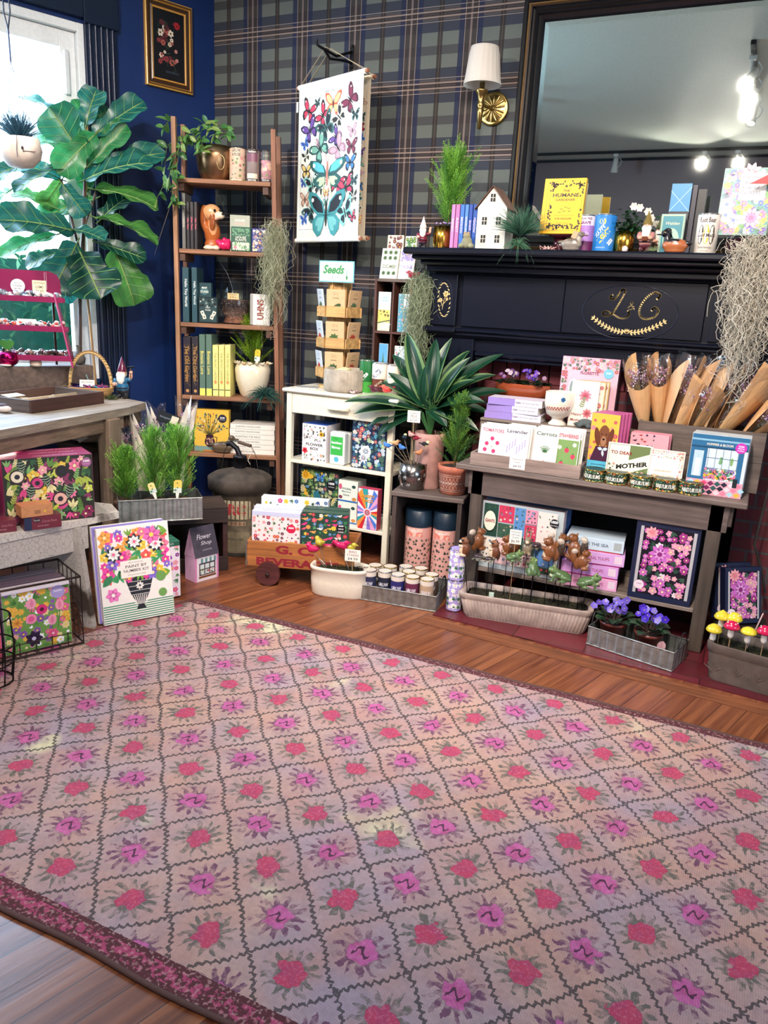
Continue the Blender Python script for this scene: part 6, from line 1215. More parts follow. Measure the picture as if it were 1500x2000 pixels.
for i,(l,lt,lb_,r,rt,rb_,yl,yr,lab_,bg_)in enumerate(((581,172,470,706,150,468,3.79,3.60,'white chart of butterflies hanging from the bracket','#e8ece8'),(590,178,468,720,158,466,3.84,3.69,'second cream butterfly chart hanging just behind the first','#d8c8b0'))):
 p=Frame(0,yl,0).hit(l,(lt+lb_)/2,0);r__=Frame(0,yr,0).hit(r,(rt+rb_)/2,0);z0=Frame(0,yl,0).hit(l,lb_,0)[1];z1=Frame(0,yl,0).hit(l,lt,0)[1];w=math.hypot(r__[0]-p[0],yr-yl);yaw=math.atan2(yr-yl,r__[0]-p[0]);h=z1-z0
 o=thing('butterfly_chart',lab_,'wall chart',((p[0]+r__[0])/2,(yl+yr)/2,z0),yaw);m=MB();m.box(0,0,0,w-.012,.002,h,bg_,'fabric')
 if i==0:chart(Art(m,w-.012,h-.02,lambda x,z,e:(x-(w-.012)/2,-.001-e,z+.01),mat='plain'))
 else:
  a=Art(m,w-.012,h-.02,lambda x,z,e:(x-(w-.012)/2,-.001-e,z+.01),mat='plain');a.stroke([(a.w*.95,a.h*.06),(a.w*.95,a.h*.93)],.0012,'#3a3a3a')
  for k_ in range(11):butterfly(a,a.w*.9,a.h*(.11+k_*.075),.028,*BF[(k_*5)%13],rot=k_)
 build('printed_cloth',m,o)
 for z in(0,h):m=MB();m.tube([(-w/2-.004,.006,z),(w/2+.004,.006,z)],.013,bg_,'fabric',12);m.tube([(-w/2-.018,.006,z),(w/2+.018,.006,z)],.0095,'#a06a50','woodx',12);build('dowel',m,o)
 m=MB();M=Matrix.Rotation(-yaw,4,'Z');hk=M@(br_.location+tp*(.84-.16*i)+Vector((0,0,.008))-o.location)
 for s_ in(-1,1):
  for dd in(0,.006):m.tube([(s_*(w/2-.004),.006+dd,h+.01),(hk.x,hk.y,hk.z)],.0014,'#a89a80','fabric',4)
 build('hanging_string',m,o)
m=MB();m.box(0,0,0,.02,.001,.05,'#dfe4e4','card');tag(build('cloth_tag',m,None,(Frame(0,3.8,0).hit(581,200,0)[0],3.80,Frame(0,3.8,0).hit(581,220,0)[1]),R(-30)),'small white fabric tag at the left edge of the butterfly chart','tag')
# sconce
FS=Frame(0,3.895,0);q=FS.hit(964,213,0);sc=thing('wall_sconce','brass wall sconce with a pleated white shade left of the mirror','wall lamp',(q[0],3.897,q[1]));q2=Frame(0,3.76,0).hit(939,200,0);sx_=q2[0]-q[0]
m=MB();m.T=Matrix.Rotation(R(90),4,'X');m.lathe([(.072,0),(.076,.004),(.075,.010),(.066,.013),(.062,.010),(.058,.013),(.03,.017),(.012,.020),(.010,.030),(0,.032)],'#b89a5c','brass',48,wave=lambda a,j:(.0022*math.sin(16*a)if j in(5,6)else 0),cap=False)
for i in range(14):a=i*6.283/14;m.tube([(.014*math.cos(a),.014*math.sin(a),.019),(.035*math.cos(a+.1),.035*math.sin(a+.1),.020),(.058*math.cos(a+.15),.058*math.sin(a+.15),.013)],[.002,.0045,.006],'#c8aa6c','brass',6)
build('back_plate',m,sc)
z_=lambda py:Frame(0,3.76,0).hit(939,py,0)[1]-q[1]
m=MB();m.tube([(0,-.03,0),(sx_*.5,-.09,-.01),(sx_,-.135,0)],.006,'#a8884c','brass',8);zb0,zb1=z_(252),z_(176);H2=zb1-zb0;m.lathe([(.004,0),(.008,.002),(.014,H2*.42),(.017,H2*.5),(.0145,H2*.52),(.015,H2*.58),(.018,H2*.62),(.016,H2*.66),(.014,H2*.74),(.02,H2*.88),(.03,H2*.97),(.03,H2),(.012,H2*1.02),(.012,H2*1.2),(0,H2*1.2)],'#b0915a','brass',24,c=(sx_,-.135,zb0));build('candle_arm',m,sc)
zs0,zs1=z_(167),z_(93);m=MB();n=72;pr=[(.088,zs0),(.088,zs0+.008),(.064,zs1-.006),(.064,zs1)];m.lathe([(.088,zs0),(.087,zs0+.008),(.082,zs0+.03),(.070,zs1-.03),(.0655,zs1-.008),(.0645,zs1),(.0625,zs1),(.084,zs0+.01)],'#e9e4de','shade',80,c=(sx_,-.135,0),cap=False,wave=lambda a,j:(.0009 if int(a/6.283*40)%2 else-.0009)if j in(2,3)else 0);build('lamp_shade',m,sc)
# kitchen cabinet
FC=Frame(0,3.45,0);xl=FC.hit(556,757,0)[0];xr=FC.hit(775,782,0)[0];CZ=FC.hit(640,766,0)[1];z2=FC.hit(660,911,0)[1];z3=FC.hit(720,1036,0)[1];CD=.34;CWD=xr-xl;cc=(xl+xr)/2
cb=thing('kitchen_cabinet','cream painted metal kitchen cabinet with one drawer and open shelves','cabinet',(cc,3.45,0));CR_='#e6dec8'
m=MB();m.box(0,CD/2-.005,CZ-.02,CWD+.02,CD+.02,.02,'#ece6d6','satin',.007);build('top_panel',m,cb)
for sx in(-1,1):
 for y in(.016,CD-.02):m=MB();m.box(sx*(CWD/2-.028),y,0,.032,.03,CZ-.021,CR_,'satin',.003);build('leg',m,cb)
for z in(z2,z3):m=MB();m.box(0,CD/2,z-.018,CWD-.026,CD-.01,.018,CR_,'satin',.003);build('shelf',m,cb)
dzh=.105;m=MB();m.box(0,.01,CZ-.022-dzh,CWD-.09,.014,dzh,CR_,'satin',.003);m.box(0,CD/2+.01,CZ-.03-dzh+.012,CWD-.10,CD-.05,.004,CR_,'satin');dr=build('drawer',m,cb)
m=MB();m.tube([(-.055,0,CZ-.08),(-.05,-.016,CZ-.078),(.05,-.016,CZ-.078),(.055,0,CZ-.08)],.010,'#f0e8cc','gloss',10);build('drawer_pull',m,dr)
for sx in(-1,1):m=MB();m.box(sx*(CWD/2-.028),CD/2,CZ-.022-dzh,.010,CD-.065,dzh,CR_,'satin');build('side_rail',m,cb)
m=MB();m.box(0,CD-.004,.12,CWD-.1,.004,.02,CR_,'satin');build('back_brace',m,cb)
CT=CZ+.0006
# on the first shelf
def flbox(a):
 a.bg('#efe6e4');a.scatter(['#e87a9a','#c84a5a','#3a3a3a','#f0b8b0','#b07ac0'],20,.014,'flsld',None,6,('#4a5a44','#3a3a3a','#7a8a6a'));a.rect(0,a.h*.28,a.w,a.h*.55,'#efe6e4');a.rect(0,a.h*.66,a.w,a.h*.672,'#b8a8a8');a.text('FLOWER',a.w*.52,a.h*.46,a.w*.72,.015,'#2a2a2e',bold=.03);a.text('BOX',a.w*.52,a.h*.35,a.w*.36,.015,'#2a2a2e',bold=.03);a.flower(a.w*.8,a.h*.76,.016,'#e8b030','#3a2a1a',8);a.flower(a.w*.12,a.h*.28,.018,'#e83a4a','#8a1a2a',5)
S2=z2+.0006;S3=z3+.0006
carton('postcard_box','white floral box reading FLOWER BOX on the cabinet shelf','box',FC,590,637,829,902,.02,S2,.15,'#e8dede',flbox,topc=lambda a:a.bg('#2a5ab0'))
def limeart(a):a.bg('#eef0ee');a.rect(0,a.h*.28,a.w,a.h*.9,'#3fae4c');a.text('bamboo',a.w*.5,a.h*.70,a.w*.85,.013,'#ffffff',bold=.03);a.text('lime',a.w*.45,a.h*.54,a.w*.7,.014,'#ffffff',bold=.03);a.disc(a.w*.5,a.h*.14,a.w*.2,'#5ab0c8',16);a.text('tea',a.w*.4,a.h*.84,a.w*.4,.008,'#2a7a3a')
for i,(l,r,t_)in enumerate(((643,672,.02),(652,683,.075))):carton('tea_tin',('white and green tin reading lime on the cabinet shelf','second white tin close behind the green lime one')[i],'tin',FC,l,r,844,905-i*4,t_,S2,.05,'#e4e6e4',limeart if not i else None,b=.008,mat='satin')
def bluef(a):a.bg('#1c2c44');a.scatter(['#c8d8e8','#8a4a5a','#e8e0d8','#5a8ab0','#a8c8a0','#c86a6a'],40,.020,'ffl',None,14,('#3a5a7a','#4a6a5a','#5a9ab0'),'#e8d8a8');a.disc(a.w*.42,a.h*.35,.03,'#e8eaf0',14);a.flower(a.w*.42,a.h*.35,.032,'#f0f4f8','#a8b8d0',9);a.flower(a.w*.36,a.h*.22,.028,'#e8ecf4','#b8a8b0',9);a.rect(a.w*.78,a.h*.74,a.w,a.h*.9,'#2a3a6a');a.text('1000',a.w*.89,a.h*.83,.03,.012,'#d8e0f0',bold=.02)
carton('puzzle_box','dark blue floral puzzle box on the upper cabinet shelf','puzzle box',FC,687,754,818,918,.03,S2,.05,'#1c2c44',bluef)
m=MB();m.lathe([(.05,0),(.075,.09)],'#1f4a8a','fabric',24);tag(build('blue_bowl',m,None,(FC.hit(618,860,.22)[0]+.02,3.45+.235,S2)),'blue woven bowl at the back of the upper cabinet shelf','bowl')
def darkf(a):a.bg('#26382e');a.scatter(['#c8c0a0','#5a8ab0','#e8b840','#7a9a5a','#8a4a6a'],44,.022,'llfld',None,17,('#4f7a4a','#7f9a62','#2f5a4a','#b8b890'));a.flower(a.w*.14,a.h*.87,.030,'#e8b030','#c88a20',9,dark='#d89a28');a.flower(a.w*.42,a.h*.17,.036,'#d8504a','#b83a3a',8,dark='#e87a6a');a.ell(a.w*.45,a.h*.45,.02,.03,'#2a6a7a',14,.5);butterfly(a,a.w*.52,a.h*.85,.03,'#5a9ad0','#2a5a9a');a.disc(a.w*.82,a.h*.72,.029,'#15151c',20);a.text('1000',a.w*.82,a.h*.76,.034,.012,'#ffffff',bold=.02);a.text('PIECE PUZZLE',a.w*.82,a.h*.69,.036,.004,'#ffffff')
carton('puzzle_box','dark green puzzle box with yellow and red flowers on the lower cabinet shelf','puzzle box',FC,586,661,918,1010,.05,S3,.05,'#26382e',darkf)
def memory(a):a.bg('#dfe4d8');a.text('Wildlife',a.w*.42,a.h*.62,a.w*.5,.012,'#2a4a44',bold=.02);a.text('Memory',a.w*.42,a.h*.47,a.w*.48,.012,'#2a4a44',bold=.02);a.text('Game',a.w*.42,a.h*.33,a.w*.34,.011,'#2a4a44',bold=.02);a.ell(a.w*.8,a.h*.75,.012,.009,'#2a4a44',12);a.ell(a.w*.1,a.h*.7,.010,.016,'#c85a7a',12);a.ell(a.w*.12,a.h*.2,.012,.01,'#7a3a4a',10);a.ell(a.w*.84,a.h*.16,.014,.01,'#c88a4a',10);a.rect(0,0,a.w,a.h*.07,'#2a6ab0')
c,w,h=FC.span(661,699,928,970,.05,S3+.10);
for i in(0,1):carton_at('memory_game_box',('lower pale green box reading Wildlife Memory Game','upper pale green box reading Wildlife Memory Game')[i],'game box',FC.at(c,.05+.05,S3+i*.1165),0,w,.1,.1155,'#cfd8cc',memory,group='memory game boxes in the cabinet')
def anx(a):
 a.bg('#f0e0e8');cx_,cy_=a.w*.5,a.h*.42;cs=('#d8303a','#f0e8e8','#8a78d0','#f0a0c8','#4a7ad0','#f0e0e8','#2f9aa0','#f09040')
 for i in range(24):
  b0,b1=i*6.2832/24,(i+1)*6.2832/24
  def edge(b):
   dx_,dy_=math.cos(b),math.sin(b);t=min([(a.w-cx_)/dx_ if dx_>0 else-cx_/dx_ if dx_<0 else 9,(a.h-cy_)/dy_ if dy_>0 else-cy_/dy_ if dy_<0 else 9]);return(cx_+dx_*t,cy_+dy_*t)
  a.poly([(cx_,cy_),edge(b0),edge(b1)],cs[i%8],True)
 a.k+=1;a.disc(cx_,cy_,a.w*.2,'#f0d8e8',20);a.flower(cx_,cy_,a.w*.17,'#d8304a','#f0c8d8',12);a.disc(cx_,cy_,a.w*.07,'#8ac8d8',14);a.disc(cx_,cy_,a.w*.04,'#d8303a',12)
 a.text('THE',a.w*.5,a.h*.90,.012,.006,'#4a3020',bold=.02);a.text('ANXIETY',a.w*.5,a.h*.82,a.w*.7,.017,'#3a2418',bold=.05);a.text('ORACLE',a.w*.48,a.h*.71,a.w*.58,.017,'#3a2418',bold=.05);a.text('ANXIETY',a.w*.5,a.h*.825,a.w*.7,.016,'#f0a020',bold=.02);a.text('ORACLE',a.w*.48,a.h*.715,a.w*.58,.016,'#f0a020',bold=.02)
 for i,t in enumerate(('Reading the mind','Calming the heart','Guided oracle')):a.text(t,a.w*.5,a.h*(.20-i*.045),a.w*(.5,.66,.4)[i],.005,'#2a2a4a',bold=.01)
carton('oracle_card_box','rainbow striped box reading ANXIETY ORACLE at the cabinet front','box',FC,698,737,955,1034,.008,S3,.05,'#b8405a',anx,yaw=0)
# on the top
m=MB();m.box(0,0,0,.11,.10,.003,'#e0dcd4','fabric')
for i in range(11):
 for j in range(10):
  if(i+j)%2:m.box(-.05+i*.01,-.045+j*.01,.003,.0098,.0098,.0003,'#2a2a2e','fabric')
q=FC.hit(603,753,.12);tag(build('checked_cloth',m,None,(q[0]+.005,3.55,CT),R(20)),'folded black and white checked cloth on the cabinet corner','cloth')
c,w,h=FC.span(617,692,722,762,.0,CT);r_=w/2;rb=thing('ribbed_bowl','round ribbed stoneware bowl on the cabinet in front of the seeds','bowl',FC.at(c,.0+r_,CT));m=MB();m.lathe([(r_*.86,0),(r_*.97,.008),(r_,.02),(r_,h-.012),(r_*.96,h-.004),(r_*.92,h),(r_*.88,h-.005),(r_*.86,.012),(0,.01)],'#a89c8c','mottle',120,cap=False,wave=lambda a,j:(.0014*math.copysign(1,math.sin(a*60))if j in(2,3)else 0));build('bowl_body',m,rb)
for i in range(6):m=MB();m.sph((0,0,.010),(.034,.014,.010),'#d8c89a','plain',9,6);a_=i*1.1;tag(build('loofah_bar',m,None,FC.at(c+.03*math.cos(a_)*(i>0),.0+r_+.025*math.sin(a_),CT+h-.022+.004*(i%3)),a_*2),('pale bar on the heap in the ribbed bowl','pale bar at the right side of the ribbed bowl','pale bar at the back right of the ribbed bowl','pale bar at the back left of the ribbed bowl','pale bar at the left side of the ribbed bowl','pale bar at the front of the ribbed bowl')[i],'soap','pale bars in the ribbed bowl')
# seed packet stand
c,w,h=FC.span(607,707,553,735,.22,CT);sd=thing('seed_stand','pale wooden rotating stand holding seed packets in three tiers','display stand',FC.at(c,.25,CT),R(18));PW='#e0b070'
ht_=FC.hit(660,552,.19)[1]-CT;m=MB();m.lathe([(.10,0),(.10,.008),(0,.008)],PW,'woodx',24);build('base',m,sd);m=MB()
for k in range(3):m.at((0,0,0),(0,0,R(60*k)));m.box(0,0,.009,.13,.006,ht_-.009,PW,'woodz',.001)
m.at();m.box(0,-.02,.009,.09,.05,ht_-.02,'#c89a60','woodz',.002);build('spine',m,sd)
tz=[ht_*k for k in(.10,.385,.68)]
for z in tz:
 m=MB()
 for k in range(6):
  a0,a1=R(60*k),R(60*(k+1));r2=.115;p0,p1=Vector((r2*math.cos(a0),r2*math.sin(a0),0)),Vector((r2*math.cos(a1),r2*math.sin(a1),0));mid=(p0+p1)/2;m.T=Matrix.Translation((mid.x,mid.y,z))@Matrix.Rotation(math.atan2(p1.y-p0.y,p1.x-p0.x),4,'Z');m.box(0,0,0,.10,.004,.055,PW,'woodx',.0006);m.T=Matrix.Translation((0,0,z))@Matrix.Rotation(a0,4,'Z');m.box(.07,0,0,.10,.004,.05,PW,'woodx',.0006)
 m.at();m.lathe([(.112,z),(.112,z+.003),(0,z+.003)],PW,'woodx',6);build('tier',m,sd)
SM=Matrix.Translation(sd.location)@Matrix.Rotation(R(18),4,'Z');veg=(('SEEDS','#3f6a3c','ZUCCHINI'),('KALE','#4a6a3a','KALE'),('BASIL','#3a5a34','BASIL'));n_=0
for ti,z in enumerate(tz):
 for k,(ang,side)in enumerate(((-90,'front'),(-150,'left'),(-30,'right'))):
  a=R(ang);r2=.092;px_,py_=r2*math.cos(a),r2*math.sin(a);m=MB();w_,h_=.098,.135;fc_='#d8b48a' if k!=1 else '#cfd6dc';m.T=Matrix.Rotation(a+R(90),4,'Z')@Matrix.Rotation(.14,4,'X');m.box(0,0,0,w_,.004,h_,fc_,'plain',.001)
  aa=Art(m,w_,h_,lambda x,y,e:(x-w_/2,-.002-e,y),mat='plain');aa.text('Hudson Valley',w_*.5,h_*.88,.03,.005,'#4a3c30');aa.text('SEED CO',w_*.5,h_*.82,.028,.004,'#4a3c30');aa.text(veg[2-ti][2]if k==0 else 'PEPPER',w_*.5,h_*.68,.032,.006,'#2a2420',bold=.02)
  if k==0 and ti==2:aa.ell(w_*.5,h_*.32,.032,.014,'#39502c',16,.7);aa.ell(w_*.38,h_*.25,.017,.016,'#39502c',12)
  else:
   for u in range(9):aa.leaf(w_*.45,h_*.36,.028,.014,u*.7,(veg[2-ti][1]if k==0 else('#c84a3a','#c8503c','#5f7a5a')[ti]))
  tag(build('seed_packet',m,None,SM@Vector((px_,py_,z+.0045)),R(18)),'%s seed packet on the %s tier of the wooden stand'%(('tan front facing','bluish left facing','tan right facing')[k],('bottom','middle','top')[ti]),'seed packet','seed packets on the wooden stand')
c2,w2,h2=FC.span(624,692,510,551,.17,CT+ht_);m=MB();m.box(0,0,.001,w2,.006,h2,'#7ac8d8','card',.001);a=Art(m,w2,h2,lambda x,z,e:(x-w2/2,-.003-e,z+.001));a.rect(.006,.006,w2-.006,h2-.006,'#f2ecec');a.text('Seeds',w2*.42,h2*.6,w2*.62,h2*.42,'#3f8a4c',.3,.04);a.text('$ 3.95',w2*.48,h2*.22,w2*.24,h2*.16,'#4a6a5a',.2)
for u in(-.6,0,.6):a.leaf(w2*.8,h2*.28,h2*.4,.008,1.57+u,'#8ac8a8' if u==0 else '#c8c8d8')
a.leaf(w2*.8,h2*.1,h2*.25,.012,1.57,'#3f8a4c');tag(build('seeds_sign',m,None,FC.at(c2,.17,CT+ht_)),'white sign with green lettering reading Seeds above the packets','sign')
def spr(a):a.rect(a.cx-.055,0,a.cx+.055,a.h*.35,'#3f9a3a');a.text('Sprite',a.cx,a.h*.45,.07,.03,'#f0f4f0',.2,.03,rot=.9)
def fan(a):a.rect(a.cx-.05,0,a.cx+.05,a.h*.5,'#6a3a2a');a.text('FANTA',a.cx-.002,a.h*.66,.065,.026,'#20306a',.1,.04,rot=.7);a.text('ROOT BEER',a.cx+.008,a.h*.34,.055,.010,'#f0e0d0',rot=.7)
def gin(a):a.ell(a.cx,a.h*.45,.028,a.h*.36,'#3fb8a8',20);a.ell(a.cx,a.h*.45,.02,a.h*.26,'#e8e0c8',18);a.text('GINGER',a.cx,a.h*.62,.04,.011,'#2a5a4a',bold=.02)
for l,r,tp_,bt,t_,cc_,ar,lb in((697,722,703,765,.10,'#1f6a34',spr,'green soda can lettered Sprite among the plant leaves'),(721,749,709,770,.09,'#e8ded4',fan,'white and brown soda can lettered Fanta root beer'),(750,778,713,775,.09,'#e6dcca',gin,'soda can with a turquoise oval beside the Fanta one')):tin(lb,FC,l,r,tp_,bt,t_,CT,cc_,ar,'#c8c8c4',name='soda_can',cat='can',group='soda cans on the cabinet')
m=MB();g_=random.Random(3)
for i in range(26):p=(g_.gauss(0,.012),g_.gauss(0,.01),.004+abs(g_.gauss(0,.007)));m.sph(p,(.006,.004,.004),g_.choice(('#ece4e0','#c8a8a8','#8a6a70')),'plain',6,4)
tag(build('dried_berries',m,None,(FC.hit(690,768,.04)[0],3.49,CT)),'little heap of white and pink dried berries beside the bowl','dried flowers',kind='stuff')
def stake_bird(label,foot,top,rz,kind='ceramic',s=.030,cols=None,group=None,pitch=0.0):
 """bird on a stick; foot and top of the stick in world space"""
 c1,c2,c3=cols;o=thing('bird_stake',label,'bird stake',foot,0,group);foot=Vector(foot);t=Vector(top)-foot;m=MB();m.tube([(0,0,0),t],.0016,'#b8a488' if kind!='ceramic' else '#c8c0b8','metal' if kind=='ceramic' else 'woodz',5);build('stick',m,o)
 E=Euler((0,-pitch,rz)).to_matrix();P=[((0,0,.5),(1.0,.62,.58),c1),((.75,0,1.0),(.48,.42,.42),c2),((-1.0,0,.55),(.62,.26,.16),c1),((.25,0,.25),(.7,.5,.4),c3),((-1.45,0,.68),(.35,.22,.1),c1)]
 if kind=='ceramic':P[2]=((-.9,0,.75),(.6,.28,.28),c1);P[4]=((-1.35,0,1.0),(.32,.18,.18),c1)
 Q=[]
 for p,r,c in P:v=E@(Vector(p)*s);Q.append((tuple(t+v-Vector((0,0,s*.1))),tuple(x*s for x in r),c,(0,-pitch,rz)))
 if kind=='cardinal':v=E@(Vector((.65,0,1.5))*s);Q.append((tuple(t+v),(.2*s,.16*s,.4*s),c1,(0,.4-pitch,rz)))
 blob(Q,s*.11,'bird',o,'gloss' if kind=='ceramic' else 'fabric',smooth=2);m=MB();a=t+E@(Vector((1.15,0,.98))*s);b=t+E@(Vector((1.6,0,.9))*s);m.tube([a,b],[s*.16,s*.02],'#d88a3a' if kind!='ceramic' else c2,'gloss',6);build('beak',m,o)
 if kind!='ceramic':
  m=MB()
  for sg in(-1,1):m.sph(tuple(t+E@(Vector((.95,sg*.34,1.1))*s)),s*.09,'#0c0a0a','gloss',7,5)
  build('eyes',m,o)
 return o
q=FC.hit(722,775,.03);q1=FC.hit(752,760,.0)
bw=Vector((FC.hit(757,770,-.04)[0],3.52,CT));pass
for i,(px,py,cc_)in enumerate(((757,757,('#d8403a','#e05a48','#d8403a')),(733,757,('#4a1828','#5a2030','#4a1828')))):
 q=FC.hit(px,py,.06);f_=FC.hit(px-8,py+26,.06);stake_bird(('red glazed bird stake in front of the soda cans','dark maroon glazed bird stake in front of the soda cans')[i],(f_[0],3.51,CT),(q[0],3.51,max(q[1]-.02,CT+.01)),R(200),'ceramic',.026,cc_,'glazed birds on the cabinet')
 # pigeonhole crate with booklets
FG=Frame(0,3.62,0);gx0=FG.hit(730,600,0)[0];gx1=FG.hit(803,600,0)[0];gz1=FG.hit(766,545,0)[1];gw=gx1-gx0;gz0=CT;gh=gz1-gz0;pg=thing('pigeonhole_crate','dark wooden crate stood on end as a pigeonhole shelf beside the mantel','shelf',((gx0+gx1)/2,3.62,gz0));GC='#5a3428';gd=.165
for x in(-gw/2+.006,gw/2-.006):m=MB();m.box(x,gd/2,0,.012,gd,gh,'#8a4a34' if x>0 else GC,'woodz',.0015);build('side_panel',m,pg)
gm_=FG.hit(766,648,0)[1]-gz0
for z,nm in((0,'bottom_panel'),(gm_-.012,'shelf'),(gh-.014,'top_panel')):m=MB();m.box(0,gd/2,z,gw-.0245,gd,.012 if nm!='top_panel' else .0135,'#6a5a50' if nm=='top_panel' else GC,'woodx',.0015);build(nm,m,pg)
for z0,z1 in((.0125,gm_-.0125),(gm_+.0005,gh-.0145)):m=MB();m.box(0,gd/2,z0,.009,gd-.004,z1-z0,GC,'woodz',.001);build('divider',m,pg)
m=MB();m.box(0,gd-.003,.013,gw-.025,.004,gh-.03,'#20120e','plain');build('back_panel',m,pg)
def bk1(a):a.bg('#bcd4e4');a.rect(0,0,a.w,a.h*.55,'#e8c46a');a.rect(0,0,a.w,a.h*.22,'#c8d0b0');a.leaf(a.w*.2,a.h*.05,a.w,.02,.4,'#e8e8e0');a.k+=1;a.text('WILD',a.w*.6,a.h*.86,a.w*.5,.008,'#5a7a9a');a.text('RETREAT',a.w*.6,a.h*.78,a.w*.6,.008,'#5a7a9a');a.scatter(['#3a3a34'],2,.012,'l',(0,a.h*.35,a.w,a.h*.55),2,('#4a4a3a',));a.stroke([(0,a.h*.2),(a.w,a.h*.28)],.006,'#5a6a4a')
def bk2(a):a.bg('#5f9ab0');a.scatter(['#f0e8e0','#e8a0a0','#e8d8a0'],10,.010,'fd',None,3);a.rect(a.w*.5,a.h*.62,a.w,a.h,'#d8e4ea')
def bk3(a):a.bg('#5a9ad0');a.rect(0,0,a.w,a.h*.3,'#8a9a4a');a.poly([(a.w*.2,a.h*.2),(a.w*.5,a.h*.85),(a.w*.8,a.h*.2)],'#4a6a3a')
def bk4(a):a.bg('#d8e4ea');a.scatter(['#c84a3a','#e8a0a8','#3a5a8a'],12,.010,'fl',(0,0,a.w*.5,a.h),4);a.text('A',a.w*.75,a.h*.6,.01,.02,'#3a5a8a')
for l,r,tp_,bt,z,ar,lb in((738,762,570,645,gz0+gm_+.0006,bk1,'upright notebook with a yellow landscape in the upper left hole'),(777,799,574,648,gz0+gm_+.0006,bk2,'upright blue booklet with white birds in the upper right hole'),(740,757,671,705,gz0+.0131,bk3,'blue booklet with a tree in the lower left hole'),(770,793,676,715,gz0+.0131,bk4,'pale booklet with red flowers in the lower right hole')):
 carton('notebook',lb,'notebook',FG,l,r,tp_,bt,.012,z,.008,'#d8dcdc',ar,lean=.0)
def pk(c0,tcol,t1,kk):
 def f(a):
  a.bg('#eee6d8');a.rect(.002,.002,a.w-.002,a.h-.002,c0)
  if kk==0:
   for i in range(3):
    for j in(0,.55,.75):a.disc(a.w*(.2+i*.3),a.h*(.18+j*.92),a.w*.11,tcol,12,True)
   a.k+=1
   for i in range(3):
    for j in(0,.55,.75):a.disc(a.w*(.2+i*.3),a.h*(.18+j*.92),a.w*.05,'#1c2a1c',8,True)
   a.k+=1
  else:a.scatter([tcol],5,.02,'lf',(0,a.h*.55,a.w,a.h),kk,(tcol,))
  a.text(t1,a.w*.5,a.h*.4,a.w*.8,a.h*.12,tcol if kk else '#3a4a34',bold=.03);a.rect(0,0,a.w,a.h*.08,'#dfe6e8')
 return f
GT=gz1+.0006
for l,r,tp_,bt,t_,ar,lb in((755,786,459,500,.115,pk('#e8dccc','#6a3a4a','MINT',5),'seed packet with a red top reading MINT, back row on the pigeonhole crate'),(790,812,461,500,.115,pk('#dfe4cc','#4a7a4a','FENNEL',7),'green and cream seed packet behind the lavender coloured one'),(742,776,484,537,.05,pk('#dfe6cc','#4a6a3c','CUCUMBER',0),'seed packet with rows of green cucumber slices on the pigeonhole crate'),(778,808,484,540,.045,pk('#dcdcea','#8a7ab0','THAI BASIL',9),'seed packet with a purple blossom beside the cucumber one')):carton('seed_packet',lb,'seed packet',FG,l,r,tp_,bt,t_,GT,.012,'#e8e0cc',ar,lean=.18 if t_<.1 else .05)
q=FG.hit(815,529,.02);stake_bird('small glossy red bird sitting on the corner of the pigeonhole crate',(gx1-.012,3.645,GT),(gx1-.012,3.645,GT+.012),R(200),'ceramic',.024,('#c01848','#c81c4c','#b01440'))
spanish_moss('long grey green moss spilling down the right side of the pigeonhole crate',(gx1+.045,3.60,FG.hit(835,545,0)[1]),.10,.03,.43,400,8,('#8f9a7c','#a8b090','#6a7458'),taper=.25)
# ================================================================ ON THE MANTEL
FM=Frame(0,3.50,0);MZ=1.6026;mzt=lambda px,py,t:FM.hit(px,py,t)[1]-MZ
def mcol(l,r,tp_,t):return FM.span(l,r,tp_,483,t,MZ)
c,w,h=mcol(808,841,425,.02);gnome('maroon coated garden gnome at the left end of the mantel',FM.at(c,.03,MZ),h*1.05,R(20),'#e8e0dc','#6a1c34','#2a2028',arms='up')
c,w,h=mcol(840,873,441,.05);r_=w/2;go=FM.at(c,.05+r_,MZ)
goldp=lambda r,h:[(r*.75,0),(r*.95,h*.2),(r,h*.55),(r*.92,h),(r*.86,h),(r*.9,h*.6),(0,h*.5)]
pot('gold_pot','hammered gold pot under the tall cypress on the mantel',go,goldp(r_,h),'#d8a848','metal',(r_*.88,h*.9),wave=lambda a,j:.0008*math.sin(9*a+j*2))
zt=FM.hit(878,280,.08)[1];x_=FM.hit(876,400,.08)[0];cypress('tall feathery cypress seedling on the mantel before the wallpaper',(x_,3.59,MZ+h*.92),zt-MZ-h*.92,.22,51,n=420,rot=(0,R(2),0))
m=MB()
for i in range(14):p=Vector((rnd.gauss(0,.02),rnd.gauss(0,.015),.006));m.leaf(p,(rnd.gauss(0,1),rnd.gauss(0,1),.6),(0,0,1),.04,.014,'#3a4a50','leaf',.5,4,m=1);m.sph(p+Vector((0,0,.016)),.005,'#a890c8','plain',6,4)
tag(build('violet_sprig',m,None,(go.x+.02,go.y-.02,go.z+h*.92)),'little violet sprig with dark leaves in the gold pot beside the tall cypress','flowers')
BB=[(880,887,'#c07ab0','BURNETT','leftmost pink book of the mantel row'),(888,896,'#b06aa0','BURNETT','second pink book of the mantel row'),(897,905,'#3a6ac0','BIRDSONG','first bright blue book after the two pink ones'),(906,913,'#4a7ab8','WOODLAND','steel blue book in the middle of the mantel row'),(914,921,'#2a4a9a','SEASIDE','dark blue book second from the little house'),(922,930,'#28509a','MEADOW','dark blue book touching the little tin house')]
for l,r,cc_,t_,lb in BB:c,w,h=mcol(l,r,399,.03);book_up(lb,FM,c,.03,MZ,w*.94,.13,h,cc_,t_,'#d8c8e8',group='small classics on the mantel')
